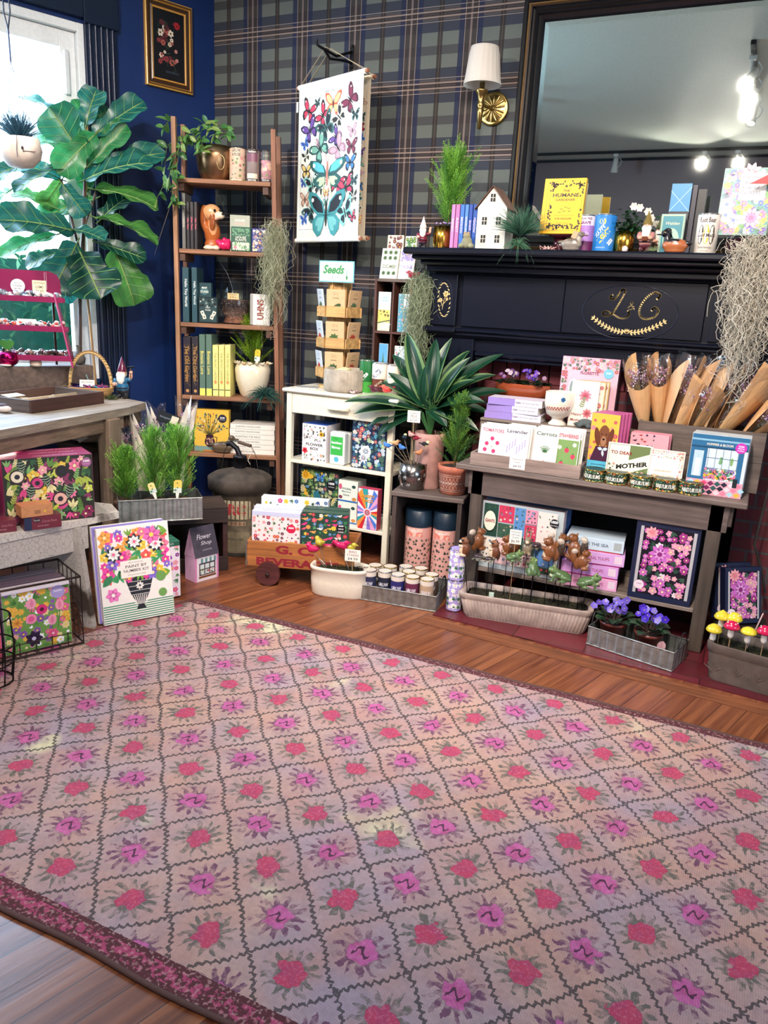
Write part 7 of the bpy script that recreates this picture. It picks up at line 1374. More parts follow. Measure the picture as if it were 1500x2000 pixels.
c,w,h=mcol(897,921,450,-.02);fr=thing('frog_figurine','small stone frog sitting in front of the blue books','figurine',FM.at(c,.002,MZ));k=h/.05;blob([(tuple(x*k for x in p),tuple(x*k for x in r),cc_)for p,r,cc_ in(((0,0,.018),(.016,.015,.018),'#8a8a70'),((0,-.004,.036),(.011,.011,.009),'#a0987a'),((-.016,-.004,.008),(.008,.012,.008),'#8a8a70'),((.016,-.004,.008),(.008,.012,.008),'#8a8a70'),((-.006,-.006,.044),(.004,.004,.004),'#b8906a'),((.006,-.006,.044),(.004,.004,.004),'#b8906a'))],.0016*k,'body',fr,'mottle',smooth=2)
# little tin house
c,w,h=mcol(932,989,366,.02);ho=thing('tin_house','tall white metal house with a brown tin roof and little dark windows','ornament',FM.at(c,.02,MZ));hd=.12;hw_=mzt(960,405,.02);m=MB()
pl=[(-w/2,0),(w/2,0),(w/2,hw_),(0,h),(-w/2,hw_)];m.prism(pl,0,hd,'#e0dcd0','mottle')
build('house_walls',m,ho);m=MB();e=.012
for sg in(-1,1):m.add([(sg*(w/2+e),-e,hw_-.010),(sg*(w/2+e),hd+e,hw_-.010),(0,hd+e,h+.003),(0,-e,h+.003),(sg*(w/2+e),-e,hw_-.006),(sg*(w/2+e),hd+e,hw_-.006),(0,hd+e,h+.007),(0,-e,h+.007)],[(0,1,2,3),(7,6,5,4),(0,3,7,4),(1,5,6,2),(0,4,5,1)],'#6a4a3c','rust')
build('tin_roof',m,ho)
for x,z in((0,.83),(-.24,.46),(.24,.46),(-.24,.17),(.24,.17)):
 m=MB();m.box(x*w,-.001,z*h-.014,.022,.002,.032,'#15130f','plain');m.box(x*w,-.0025,z*h-.014,.002,.001,.032,'#d8d4c8','plain');m.box(x*w,-.0026,z*h+.001,.022,.001,.002,'#d8d4c8','plain');build('window',m,ho)
q=FM.hit(1015,455,.0);air_plant('large dark green spiky air plant between the tin house and the yellow book',(q[0],3.52,MZ+.06),.175,380,61,('#3a6a54','#4a7a66','#5a8a70'),.3,.25,.002);air_plant('lower small air plant drooping over the mantel edge',(FM.hit(1012,470,-.03)[0],3.47,MZ+.02),.095,90,62,('#4a7a5a','#5a8a6a'),.0,.7,.0018)
# yellow book on its stand
def humane(a):
 Y='#f0b824';a.bg(Y);g=random.Random(5);K='#1c1c1c';w,h=a.w,a.h;a.rect(w*.08,0,w*.095,h,'#c89018')
 for p in([(.16,.05),(.95,.05)],[(.95,.05),(.95,.96)],[(.95,.96),(.16,.96)],[(.16,.96),(.16,.05)]):a.stroke([(w*p[0][0],h*p[0][1]),(w*p[1][0],h*p[1][1])],.001,K,True)
 a.k+=1
 for i in range(150):
  s=g.random();e=g.choice('tlrbbc');x,y={'t':(s,.93-.05*abs(math.sin(s*9))**2),'b':(s,.10+.05*g.random()),'l':(.20,.12+s*.8),'r':(.92,.12+s*.8),'c':(.25 if s<.5 else .86,.84+.08*g.random())}[e]
  if e in 'lr' and .5<y<.7:continue
  a.leaf(w*(.16+.79*x if e in 'tb' else x),h*y,.012,.006,g.uniform(0,6.28),K)
 a.k+=1;a.text('THE',w*.55,h*.78,w*.17,.010,K,bold=.02);a.text('HUMANE',w*.55,h*.70,w*.64,.016,K,bold=.03);a.text('GARDENER',w*.55,h*.615,w*.48,.010,K,bold=.02)
 for x,y in((.48,.44),(.58,.47),(.66,.45),(.55,.40),(.68,.40),(.44,.38)):a.leaf(w*x,h*y,.008,.003,.5,K);a.leaf(w*x,h*y,.008,.003,2.6,K)
 a.k+=1;a.stroke([(w*.3,h*.33),(w*.8,h*.33)],.0008,K);a.text('FOR WILDLIFE',w*.55,h*.27,w*.4,.008,K,bold=.02);a.text('Nancy Lawson',w*.55,h*.19,w*.3,.006,K)
sz=mzt(1095,458,.06);FHm=Frame(0,3.56,0)
bks=thing('book_stand','dark maroon round stand holding up the yellow gardening book','stand',FM.at(FM.hit(1092,470,.06)[0],.085,MZ));m=MB();m.lathe([(.045,0),(.047,.006),(.03,.012),(.03,sz-.012),(.055,sz-.006),(.055,sz-.001),(0,sz-.001)],'#3a141c','gloss',24,cap=False);build('stand_body',m,bks)
carton('book','yellow hardback reading THE HUMANE GARDENER propped on the mantel','book',FM,1057,1139,347,455,.05,MZ+sz,.022,'#d8a420',humane,lean=.10,yaw=-.05)
carton('book','white backed book standing behind the yellow gardening book','book',FM,1110,1142,356,440,.16,MZ,.02,'#d8d0b8',None,lean=.05)
m=MB();g_=random.Random(8)
for i in range(26):p=Vector((g_.gauss(0,.02),g_.gauss(0,.01),.003));m.tube([p,p+Vector((g_.gauss(0,.012),g_.gauss(0,.01),g_.uniform(.006,.018)))],[.003,.0015],g_.choice(('#c89a98','#e0c0b0','#a87878')),'plain',5)
tag(build('dried_coral',m,None,(FM.hit(1073,475,.0)[0],3.475,MZ)),'pinkish dried coral pieces at the mantel edge left of the grey duck','coral')
c,w,h=mcol(1090,1140,452,-.02);duck('small grey carved duck in front of the grape drink can',FM.at(c,-.005,MZ),w*1.05,0,'#8a8078','#7a7068','#6a625a','#a09488')
def grape(a):a.rect(a.cx-.05,0,a.cx+.05,a.h*.30,'#6a2a5a');a.rect(a.cx-.05,a.h*.30,a.cx+.05,a.h*.72,'#a87ac0');a.poly([(a.cx+.0,0),(a.cx+.03,a.h*.2),(a.cx-.01,a.h*.72),(a.cx-.025,a.h*.72)],'#e8e4e8');a.text('SUGAR FREE',a.cx,a.h*.90,.058,.011,'#5a2a5a',bold=.03);a.text('GRAPE',a.cx,a.h*.79,.05,.014,'#7a2a7a',bold=.04);a.ell(a.cx+.004,a.h*.5,.014,.008,'#f0e8f0',14);a.text('NEHI',a.cx+.004,a.h*.5,.018,.006,'#6a2a6a')
def lime(a):
 a.rect(a.cx-.06,0,a.cx+.06,a.h*.95,'#1f78c8');a.disc(a.cx-.004,a.h*.80,.014,'#e8d83a',18)
 for i in range(6):a.stroke([(a.cx-.004,a.h*.80),(a.cx-.004+.012*math.cos(i*1.05),a.h*.80+.012*math.sin(i*1.05))],.0012,'#ffffff',True)
 a.k+=1;a.text('HAPPY',a.cx-.012,a.h*.56,.06,.018,'#f0f0f0',.0,.06,rot=.9);a.text('LIGHT',a.cx+.006,a.h*.44,.07,.022,'#f0dc2a',.0,.06,rot=.9);a.text('BEER',a.cx+.036,a.h*.28,.03,.016,'#f0f0f0',bold=.05,rot=.9);a.text('MINNEAPOLIS',a.cx-.004,a.h*.12,.04,.005,'#e0e8f0')
def root(a):
 a.rect(a.cx-.055,a.h*.8,a.cx+.055,a.h*.98,'#efe6dc');a.text('Root Beer',a.cx,a.h*.84,.066,.020,'#3a2420',bold=.03)
 for dx,cc_ in((-.022,'#4a3a1c'),(0,'#d8b02a'),(.022,'#4a3a1c')):a.ell(a.cx+dx,a.h*.48,.011,a.h*.24,cc_,18)
 a.rect(a.cx-.04,a.h*.40,a.cx+.04,a.h*.53,'#efe6dc');a.text('Gold Medal',a.cx,a.h*.465,.074,.016,'#3a2420',bold=.03);a.text('Quality Beverages',a.cx,a.h*.16,.055,.009,'#3a2420');a.text('12 FL OZ',a.cx,a.h*.08,.03,.005,'#5a4a40')
for l,r,tp_,t_,bc_,ar,lb in((1125,1158,419,.05,'#ece6ea',grape,'white and purple can reading SUGAR FREE GRAPE'),(1156,1199,417,.01,'#1f78c8',lime,'bright blue can with yellow diagonal lettering on the mantel'),(1358,1403,416,.01,'#e8e0d6',root,'white can reading Root Beer near the right end of the mantel')):
 c,w,h=mcol(l,r,tp_,t_);can('soda_can',lb,FM.at(c,t_+w/2,MZ),w/2,h,bc_,ar,'#c8c8c8')
m=MB();m.box(0,0,0,.022,.001,.03,'#c8a080','card');m.tube([(0,0,.03),(-.01,.01,.06)],.0006,'#8a7a60');tag(build('paper_tag',m,None,(FM.hit(1120,455,-.01)[0],3.493,MZ+.052),R(-10),rot=(0,.4,0)),'small tan paper tag hanging between the yellow book and grape can','tag')
c,w,h=mcol(1196,1236,450,.03);r_=w/2;pot('gold_pot','shiny gold pot in the middle of the mantel with a bushy plant',FM.at(c,.03+r_,MZ),goldp(r_,h),'#d8a848','metal',(r_*.88,h*.9));pl_=thing('bushy_plant','small leafy plant with cream blossoms in the middle gold pot','plant',FM.at(c+.01,.03+r_,MZ+h*.92));m=MB()
for i in range(170):p=Vector((rnd.gauss(0,.038),rnd.gauss(0,.022),abs(rnd.gauss(.03,.025))));m.leaf(p,(rnd.gauss(0,1),rnd.gauss(0,1),rnd.gauss(.2,.6)),(0,0,1),.022,.017,rnd.choice(('#24482c','#2f5a34','#1c3a26')),'leaf',.4,4,m=1)
build('leaves',m,pl_);m=MB()
for x,z in((.015,.105),(.04,.10),(.075,.085),(.09,.06)):
 for k_ in range(6):a_=k_*1.05;m.leaf((x,-.01,z),(math.cos(a_),-.3,math.sin(a_)),(0,-1,0),.018,.015,'#f0e0d4','leaf',.3,4,m=1)
 m.tube([(0,0,0),(x,0,z)],.001,'#4a5a34','leaf',4)
build('blossoms',m,pl_)
m=MB();m.sph((0,0,.012),(.013,.009,.014),'#e0c8c8','gloss',7,5);tag(build('rose_quartz',m,None,(FM.hit(1222,478,.0)[0],3.495,MZ)),'rough pink and white quartz point before the middle gold pot','stone')
c,w,h=mcol(1246,1281,408,.05);gn_=lambda m,k:m.box(0,-.036*k,.055*k,.026*k,.012*k,.02*k,'#6a3a2a','gloss',.002*k)
gnome('pink coated gnome holding a basket, olive hat, centre of the mantel',FM.at(c,.06,MZ),h*1.0,0,'#7a6a3a','#b07a78','#5a2a34',arms='front',hold=gn_)
c,w,h=mcol(1272,1296,416,.12);gnome('second gnome with a dark olive hat half hidden behind the first',FM.at(c+.006,.16,MZ),h*.97,R(10),'#5a6040','#7a5a4a','#3a2a2a',arms='front')
def bteal(a):a.bg('#7ab8b8');a.rect(.004,.004,a.w-.004,a.h-.004,'#e8d890');a.rect(.006,.006,a.w-.006,a.h-.006,'#3f8a9a');a.ell(a.w*.5,a.h*.36,a.w*.34,a.h*.3,'#a8d8b8',18);a.text('Walden',a.w*.5,a.h*.78,a.w*.6,.012,'#e8e0c0',.2);a.leaf(a.w*.3,a.h*.1,.08,.02,1.3,'#2a5a5a');a.leaf(a.w*.7,a.h*.1,.08,.02,1.9,'#2a5a5a')
carton('book','teal and green book behind the crested duck','book',FM,1289,1336,418,478,.10,MZ,.035,'#e8e4d8',bteal,spine=lambda a:a.rect(0,0,a.w,a.h,'#e0dccc'))
c,w,h=mcol(1286,1352,452,-.02);duck('crested duck with black head and chestnut side on the mantel edge',FM.at(c,.01,MZ),w*1.0,R(180),'#a8603a','#14141c','#1c1a20','#14141c','#1c1a20','#101018')
air_plant('tiny pale air plant beside the crested duck',(FM.hit(1277,478,-.01)[0],3.495,MZ+.006),.04,40,64,('#a8b888','#8aa070'),.2,.3,.0012)
def bdark(a):a.bg('#1a1c26');a.rect(0,a.h*.62,a.w,a.h,'#3f8ac0');a.stroke([(0,a.h*.62),(a.w,a.h*.95)],.002,'#a8d0e8');a.stroke([(a.w,a.h*.62),(0,a.h*.9)],.002,'#a8d0e8');a.disc(a.w*.55,a.h*.42,.016,'#e8b070');a.disc(a.w*.62,a.h*.27,.015,'#d83a6a');a.ell(a.w*.42,a.h*.30,.016,.009,'#e8d04a')
zb_=MZ+.0006
for i,(l,r,tp_,t_,cc_,ar,lb)in enumerate(((1305,1345,358,.17,'#1c1c28',bdark,'black tall book with a blue top and bright figure on the mantel'),(1322,1356,361,.205,'#24243a',None,'dark tall book just behind the blue topped black one'),(1334,1374,369,.24,'#14161e',None,'rearmost black book with pale edge, left of the root beer can'))):carton('book',lb,'book',FM,l,r,tp_,478,t_,zb_,.02,cc_,ar,spine=(lambda a:a.rect(0,.002,a.w,a.h,'#c8c4bc'))if i==2 else None)
def planting(a):
 a.bg('#3f8a86');w,h=a.w,a.h;a.scatter(['#d87aa8','#e0a8c0','#6a4ab0','#d8c04a','#c8d4e0','#3a6ac0'],34,.026,'fffl',None,11,('#5a9a4a','#2f7a5a','#90b060','#1f5a6a'));a.flower(w*.66,h*.26,.040,'#e8a8d0','#b04a8a',10,dark='#d07ab8');a.flower(w*.52,h*.93,.04,'#f0b0c0','#e88aa0',9)
 for x,y in((.15,.3),(.32,.22),(.14,.46)):a.flower(w*x,h*y,.03,'#f0f4fa','#4a6ac0',5)
 a.rect(w*.34,h*.52,w*.86,h*.92,'#eef0e8')
 for i,(t,s_)in enumerate((('Planting',.40),('for a',.25),('Year of',.36),('FLOWERS',.40))):a.text(t,w*.56,h*(.86-i*.075),w*s_,.012,'#3a3a5a',.2 if i<3 else 0,.02)
 a.text('Learn Your Garden Through the Year',w*.56,h*.57,w*.42,.005,'#5a5a6a')
pst=mzt(1440,461,.06);bs2=thing('book_stand','dark stand under the large flower covered book at the right','stand',FM.at(FM.hit(1440,470,.06)[0],.09,MZ));m=MB();m.sph((0,0,(pst-.001)/2),(.05,.035,(pst-.001)/2),'#2c1420','gloss',16,10);build('stand_body',m,bs2)
carton('book','large book covered in flowers reading Planting for a Year of FLOWERS','book',FM,1406,1507,326,461,.05,MZ+pst,.022,'#d8dcd0',planting,lean=.10)
q=FM.hit(1490,352,.02);m=MB();m.prism([(-.045,-.012),(.03,-.014),(.03,.03),(.012,.018)],-.001,.001,'#d81c24','card');tag(build('red_pennant',m,None,(q[0],3.52,q[1])),'bright red paper pennant corner at the right edge of the photo','pennant')
q=FM.hit(1478,470,-.06);spanish_moss('large pale Spanish moss cascade over the right of the mantel',(q[0]+.015,3.40,MZ+.03),.20,.045,.42,620,9,('#cfc6b4','#b8b0a0','#e0d8c8','#a8a090'),.05,.12,1.35)
# ================================================================ CONSOLE TABLE AND ITS LOAD
FT2=Frame(0,3.22,0);TZ2=.667;x0,x1=-1.144,.062;OW='#63544f'
ct=thing('console_table','weathered grey wooden console table before the fireplace with a lower shelf','table',((x0+x1)/2,3.22,0));tw_=x1-x0
m=MB();m.box(0,.21,TZ2-.024,tw_,.42,.024,'#7d6d66','woodx',.004);build('tabletop',m,ct)
m=MB();m.box(0,.035,TZ2-.135,tw_-.12,.02,.11,OW,'woodx',.002);build('apron',m,ct)
LS=.19
for x in(-tw_/2+.10,tw_/2-.105):
 for y in(.05,.37):m=MB();m.box(x,y,.007,.055,.05,TZ2-.032,'#54483f','woodz',.003);build('leg',m,ct)
 m=MB();m.box(x+(.045 if x>0 else-.045),.21,TZ2-.11,.03,.36,.085,'#4a3e38','woody',.003);build('cleat',m,ct)
m=MB();m.box(0,.215,LS-.018,tw_-.262,.36,.018,'#8a7a70','woodx',.003);build('lower_shelf',m,ct)
for x in(-tw_/2+.10,tw_/2-.105):m=MB();m.box(x,.21,LS-.06,.02,.265,.04,'#4a3e38','woody',.002);build('shelf_bearer',m,ct)
T2=TZ2+.0006;TT=lambda l,r,tp_,bt,t:FT2.span(l,r,tp_,bt,t,T2)
# seed packet tray
c,w,h=TT(918,1136,880,915,.015);sb=open_crate('seed_tray','shallow pinkish wooden tray of seed packets at the front left of the console',FT2,c,.015,T2,w,.13,.058,'#a08a80',cat='tray')
def spk(t1,tc,f):
 def g(a):a.bg('#f0ebe6');f(a);a.text(t1,a.w*.5,a.h*.87,a.w*.86,a.h*.09,tc,bold=.03);a.text('Old Farm',a.w*.5,a.h*.955,a.w*.3,a.h*.03,'#5a5a5a')
 return g
def tom(a):
 for x,y in((.5,.66),(.3,.52),(.72,.56),(.25,.36),(.6,.34),(.42,.2)):a.stroke([(a.w*.5,a.h*.45),(a.w*x,a.h*y)],.0012,'#3a6a3a',True)
 a.k+=1
 for x,y in((.5,.66),(.3,.52),(.72,.56),(.25,.36),(.6,.34),(.42,.2)):a.disc(a.w*x,a.h*y,.0095,'#c83a6a',14,True)
def lav(a):
 for i in range(8):
  x=.15+.1*i;y=.35+.25*((i*5)%4)/4;a.stroke([(a.w*.5,a.h*.05),(a.w*x,a.h*y)],.0008,'#5a7a5a',True)
  for k in range(5):a.disc(a.w*(x+.01*(k%2)),a.h*(y+k*.035),.0028,'#8a6ac0',7,True)
 a.k+=1
def car(a):
 a.leaf(a.w*.5,a.h*.08,.034,.015,1.57,'#e0603a');a.k+=1
 for i in range(5):a.sprig(a.w*.5,a.h*.42,.03,.9+i*.33,'#4a7a4a',4)
def stw(a):
 a.rect(.002,.002,a.w-.002,a.h*.78,'#7a9a5a');a.k+=1
 for x,y in((.3,.24),(.62,.16),(.78,.42),(.48,.55)):a.leaf(a.w*x+.0,a.h*y+.012,.026,.02,-1.57,'#d83a5a');a.k+=1;a.disc(a.w*x,a.h*y+.010,.004,'#3a7a3a',7,True)
 for x,y in((.15,.6),(.8,.68),(.15,.1)):a.flower(a.w*x,a.h*y,.010,'#f4f0ec','#e8c030',5)
PK=((933,984,826,.03,'TOMATOES','#a83a5a',tom,'tomato'),(981,1031,828,.028,'Lavender','#5a5a6a',lav,'lavender'),(1039,1088,832,.03,'Carrots','#5a6a5a',car,'carrot'),(1084,1130,836,.03,'STRAWBERRIES','#b03050',stw,'strawberry'))
for l,r,tp_,t_,tx_,tc_,f,nm in PK:
 c,w,h=TT(l,r,tp_,905,t_)
 for i in range(3):carton_at('seed_packet',('front %s packet in the pinkish tray','second %s packet, just behind the front one','third %s packet at the back of its pile')[i]%nm,'seed packet',FT2.at(c+i*.007,t_+.0045+i*.016,T2+.0095+i*.003),-.04,w,.004,h-.02,'#e4dcd4',spk(tx_,tc_,f)if i<2 else None,lean=.14,group='%s packets in the pinkish tray'%nm)
q=FT2.hit(1013,872,.01);m=MB();m.box(0,0,0,.07,.0012,.056,'#f4f0e8','card');a=Art(m,.07,.056,lambda x,z,e:(x-.035,-.0006-e,z));a.text('Vegetable',.035,.043,.05,.009,'#3a3a5a',.2);a.text('Seed',.035,.031,.026,.008,'#3a3a5a',.2);a.text('$4.99',.035,.012,.036,.011,'#3a3a5a',.2,.01);tag(build('price_card',m,None,(q[0],3.2338,T2+.008)),'handwritten vegetable seed price card hanging on the pinkish tray','sign')
# long crates at the back
FB2=Frame(0,3.44,0);c0=FB2.hit(935,860,0)[0];c1=FB2.hit(1240,860,0)[0];c2=FB2.hit(1497,860,0)[0];bh=FB2.hit(1000,822,0)[1]-T2
o=thing('wooden_chest','long weathered wooden box carrying books and violets at the back of the console','crate',((c0+c1)/2,3.44,T2));m=MB();planks(m,2,c1-c0,.012,bh-.013,'#7a6a60',0,.006);m.box(0,.16,0,c1-c0,.012,bh-.013,'#5a4c44','woodx');build('box_walls',m,o)
for sg in(-1,1):m=MB();m.box(sg*((c1-c0)/2-.006),.083,0,.012,.14,bh-.013,'#6a5a50','woody');build('end_board',m,o)
m=MB();m.box(0,.09,bh-.0125,c1-c0,.19,.0125,'#8a7a6e','woodx',.002);build('lid',m,o);BT=T2+bh+.0006
bh2=FB2.hit(1300,826,0)[1]-T2;fcx=open_crate('wooden_crate','long weathered open crate holding wrapped bouquets on the console',FB2,(c1+.004+c2)/2,0,T2,c2-c1-.006,.19,bh2,'#6e6058',nb=2)
m=MB();m.box(-(c2-c1)/2+.045,-.003,bh2*.55,.03,.004,.05,'#6a4a38','rust',.001);m.tube([(-(c2-c1)/2+.045,-.008,bh2*.5),(-(c2-c1)/2+.045,-.012,bh2*.8)],.004,'#8a6a50','rust');build('latch',m,fcx)
FBT=Frame(0,3.45,0);BS=lambda l,r,tp_,bt,t:FBT.span(l,r,tp_,bt,t,BT)
# stack of three lilac books
c,w,h=BS(948,1058,779,815,.01);
for i,(l,r)in enumerate(((948,1058),(950,1052),(953,1058))):c,w,_=BS(l,r,790,800,.01);flat_at('%s white and lilac paperback of the three stacked on the wooden box'%('bottom','middle','top')[i],FBT.at(c,.01,BT+i*h/3),R((2,-2,3)[i]),w,.125,h/3-.0006,'#e4dcec','a victory garden','#5a4a6a','lilac paperbacks on the wooden box',extra=lambda a:(a.rect(0,0,a.w*.5,a.h,'#9a84c8'),a.text('the farmers garden',a.w*.75,a.h*.5,a.w*.4,a.h*.3,'#4a3a5a')))
# terracotta trough with violets
zt2=BT+.0;c,w,h=FBT.span(962,1065,750,780,.14,BT+.02);h=.055;zt2=FBT.hit(1010,778,.14)[1]
st=thing('plant_riser','dark block behind the lilac paperbacks carrying the terracotta trough','riser',FBT.at(c,.135,.667));m=MB();m.box(0,.05,.0006,w*.9,.09,zt2-TZ2-.001,'#2c2422','woodx',.003);st.location=(c,3.64,TZ2);m=MB();m.box(0,0,.0006,w*.9,.06,zt2-TZ2-.0012,'#2c2422','woodx',.003);build('block',m,st)
tro=thing('terracotta_trough','glazed reddish brown scalloped trough full of violets by the brick','planter',(c,3.655,zt2));m=MB();m.lathe([(.38,0),(.46,.008),(.5,.035),(.53,.052),(.5,.056),(.45,.05),(.42,.03),(0,.03)],'#9a4a2e','gloss',60,sx=1.0,sy=.30,cap=False,wave=lambda a,j:.018*abs(math.sin(8*a))if 1<j<5 else 0);m.v=[(x*w,y*w*1.0,z*1.15)for x,y,z in m.v];build('trough_body',m,tro)
def violets(label,loc,sx,sy,n,nf,seed,cols=('#6a4ac8','#7a5ad8','#8a6ae0'),lf=('#2f4a34','#3a5a3e','#26402c'),L=.05,hgt=.07,vis=True):
 """african violet: a rosette of round leaves with a head of small five-petalled flowers"""
 g=random.Random(seed);o=thing('african_violet',label,'plant',loc);
 ms=MB()
 for i in range(n):
  a=6.283*i/n*2.4+g.random();rr=g.uniform(.35,1.0);p=Vector((sx*rr*math.cos(a),sy*rr*math.sin(a),.012+.022*(1-rr)));d=Vector((math.cos(a)*sx,math.sin(a)*sy,.012)).normalized();m=MB()if vis else ms
  m.leaf(p,d+Vector((0,0,g.uniform(.05,.6))),(0,0,1),L*g.uniform(.8,1.15),L*.78,g.choice(lf),'leaf',g.uniform(.3,.9),6,.14,lambda u:math.sin(math.pi*u**.75)**.6 if 0<u<1 else 0,mid='#5a7a54');m.tube([(0,0,0),p],.002,'#7a5a54','leaf',4)
  if vis:build('leaf',m,o)
 if not vis:build('leaves',ms,o)
 for i in range(nf):
  p=Vector((g.gauss(0,sx*.55),g.gauss(-sy*.3,sy*.4),hgt*g.uniform(.7,1.25)));nrm=Vector((g.gauss(0,.5),-.8,g.gauss(.5,.4))).normalized();u=nrm.orthogonal().normalized();v=nrm.cross(u);m=MB();m.tube([(p.x*.3,p.y*.3,.01),p-nrm*.003],.0009,'#6a5a50','leaf',4,False);c=g.choice(cols);s=g.uniform(.013,.018)*(1 if vis else .75)
  for k in range(5):a=k*1.257;m.leaf(p,u*math.cos(a)+v*math.sin(a),nrm,s,s*.95,c,'leaf',-.2,4,.05,lambda q:math.sin(math.pi*q**1.3)**.5 if 0<q<1 else .1,m=1)
  m.sph(p+nrm*.002,.0022,'#f0d040','gloss',6,4);build('flower',m,o)
 return o
violets('left dark violet plant in the terracotta trough',(c-w*.25,3.655,zt2+.045),.055,.035,18,12,5,('#5a3a8a','#8a5aa8','#d8c8e0'),('#26382a','#1c2e24'),.04,.065,False);violets('right violet plant in the terracotta trough with purple flowers',(c+w*.22,3.655,zt2+.045),.055,.035,18,14,6,('#5a3ab0','#7a4ac8','#c8a0c8'),('#26382a','#2f4a34'),.04,.07,False)
# footed cup with cards
c,w,h=BS(1054,1122,766,819,-.0);w*=.86;cu=thing('footed_cup','cream footed ceramic cup painted with red leaves, full of small cards','bowl',FBT.at(c,.045,BT));r_=w/2;m=MB();m.lathe([(r_*.62,0),(r_*.6,.006),(r_*.42,.018),(r_*.42,.03),(r_*.8,.045),(r_,h*.62),(r_*.97,h),(r_*.9,h),(r_*.9,h*.65),(0,h*.55)],'#e8dccc','gloss',36,cap=False)
a=Art(m,6.283*r_,h,lambda x,z,e:((r_*(.80+.2*min(1,max(0,(z-.045)/(h*.62-.045))))+e+.0012)*math.cos(x/r_-4.712),(r_*(.80+.2*min(1,max(0,(z-.045)/(h*.62-.045))))+e+.0012)*math.sin(x/r_-4.712),z),mat='gloss')
for i in range(18):a.leaf(math.pi*r_-.06+i*.007,h*.5+.001*i*.3,.014,.005,.6 if i%2 else-.6,'#a83a30')
a.k+=1;a.flower(math.pi*r_+.03,h*.8,.012,'#3a6a9a','#2a4a7a',6);build('cup_body',m,cu)
for i,(dx,rot,cc_)in enumerate(((-.03,.5,'#e0d0c0'),(-.015,.25,'#8a4a34'),(0,-.2,'#d8c8b8'),(.016,-.4,'#5a3a30'),(.03,-.6,'#e0cfc0'))):m=MB();m.T=Matrix.Rotation(rot,4,'Y');m.box(0,0,0,.034,.002,.045,'#e8e0d4','card');a=Art(m,.034,.045,lambda x,z,e:(x-.017,-.001-e,z));a.rect(.003,.003,.031,.042,cc_);tag(build('small_card',m,None,FBT.at(c+dx*.6,.036+i*.006,BT+h*.66)),('leftmost pale card standing in the footed cup','brown striped card in the footed cup','pale card in the middle of the footed cup','dark brown card in the footed cup','rightmost pale card leaning out of the footed cup')[i],'card','small cards in the footed cup')
c,w,h=BS(1118,1164,795,822,-.0);tu=thing('stone_turtle','small grey stone turtle beside the footed cup','figurine',FBT.at(c+.005,.03,BT));blob([((0,0,.022),(.034,.026,.018),'#5a6464'),((-.036,-.006,.014),(.014,.010,.009),'#4a5454'),((.02,-.02,.008),(.012,.009,.008),'#4a5454'),((-.02,-.02,.008),(.012,.009,.008),'#4a5454'),((.02,.02,.008),(.012,.009,.008),'#4a5454'),((-.02,.02,.008),(.012,.009,.008),'#4a5454')],.003,'body',tu,'mottle',smooth=2)
def flor(a):
 a.bg('#d8a8bc');w,h=a.w,a.h;a.rect(0,h*.2,w,h*.88,'#e4b8c8');a.scatter(['#b8607a','#e8c8d0','#c88aa0'],24,.014,'flf',(0,h*.78,w,h),3,('#4a6a54','#6a8a6a'));a.scatter(['#e87aa0','#c83a6a','#f0d8d8'],20,.016,'ffl',(0,0,w,h*.25),5,('#3a6a4a',));a.scatter(['#b8607a'],6,.013,'fl',(0,h*.3,w*.12,h*.8),6,('#5a7a5a',));a.text('FLORETTE',w*.5,h*.77,w*.32,h*.045,'#8a3a5a',bold=.02)
 for i in range(4):x=w*(.16+i*.19);a.ell(x+w*.07,h*.55,w*.07,h*.12,'#f0e8ec',16);a.rect(x,h*.2,x+w*.14,h*.55,'#f0e8ec');a.ell(x+w*.07,h*.55,w*.055,h*.1,'#8a98a0',14);a.rect(x+w*.015,h*.24,x+w*.125,h*.55,'#8aa098')
 a.disc(w*.83,h*.78,.022,'#7ac0dc',20);a.text('500',w*.83,h*.79,.022,.008,'#ffffff')
zb3=BT;carton('puzzle_box','pink puzzle box reading FLORETTE against the brick','puzzle box',FBT,1092,1205,699,815,.115,BT,.045,'#7a5a68',flor,lean=.05)
def moth(a):a.bg('#e8d8c0');a.rect(.004,.004,a.w-.004,a.h-.004,'#f0e6dc');a.flower(a.w*.52,a.h*.68,.030,'#d88a9a','#a84a5a',9,dark='#c05a70');a.flower(a.w*.66,a.h*.30,.024,'#d88a90','#a84a5a',8,dark='#c05a60');a.sprig(a.w*.4,a.h*.4,.05,1.3,'#8a9a7a');a.text('Happy',a.w*.28,a.h*.26,a.w*.4,.014,'#8a3a30',.2,.02);a.text("Mother's",a.w*.32,a.h*.14,a.w*.5,.014,'#8a3a30',.2,.02);a.text('Day',a.w*.32,a.h*.05,a.w*.25,.011,'#8a3a30',.2,.02)
for i,(l,r,t_)in enumerate(((1113,1168,.035),(1122,1180,.052),(1130,1187,.069))):carton('greeting_card',("front greeting card reading Happy Mother's Day","second card just behind the Happy Mother's Day one",'third card of the gilt edged row before the pink puzzle')[i],'card',FBT,l,r,744,818,t_,BT,.006,('#d8d0e0','#b08a50','#c8a468')[i],moth if i==0 else(lambda a:(a.bg('#c8a86a'),a.rect(.004,.004,a.w-.004,a.h-.004,'#eaddc8'),a.scatter(['#c86a7a'],5,.02,'fl',None,2))),lean=.08,group='gilt edged greeting cards')
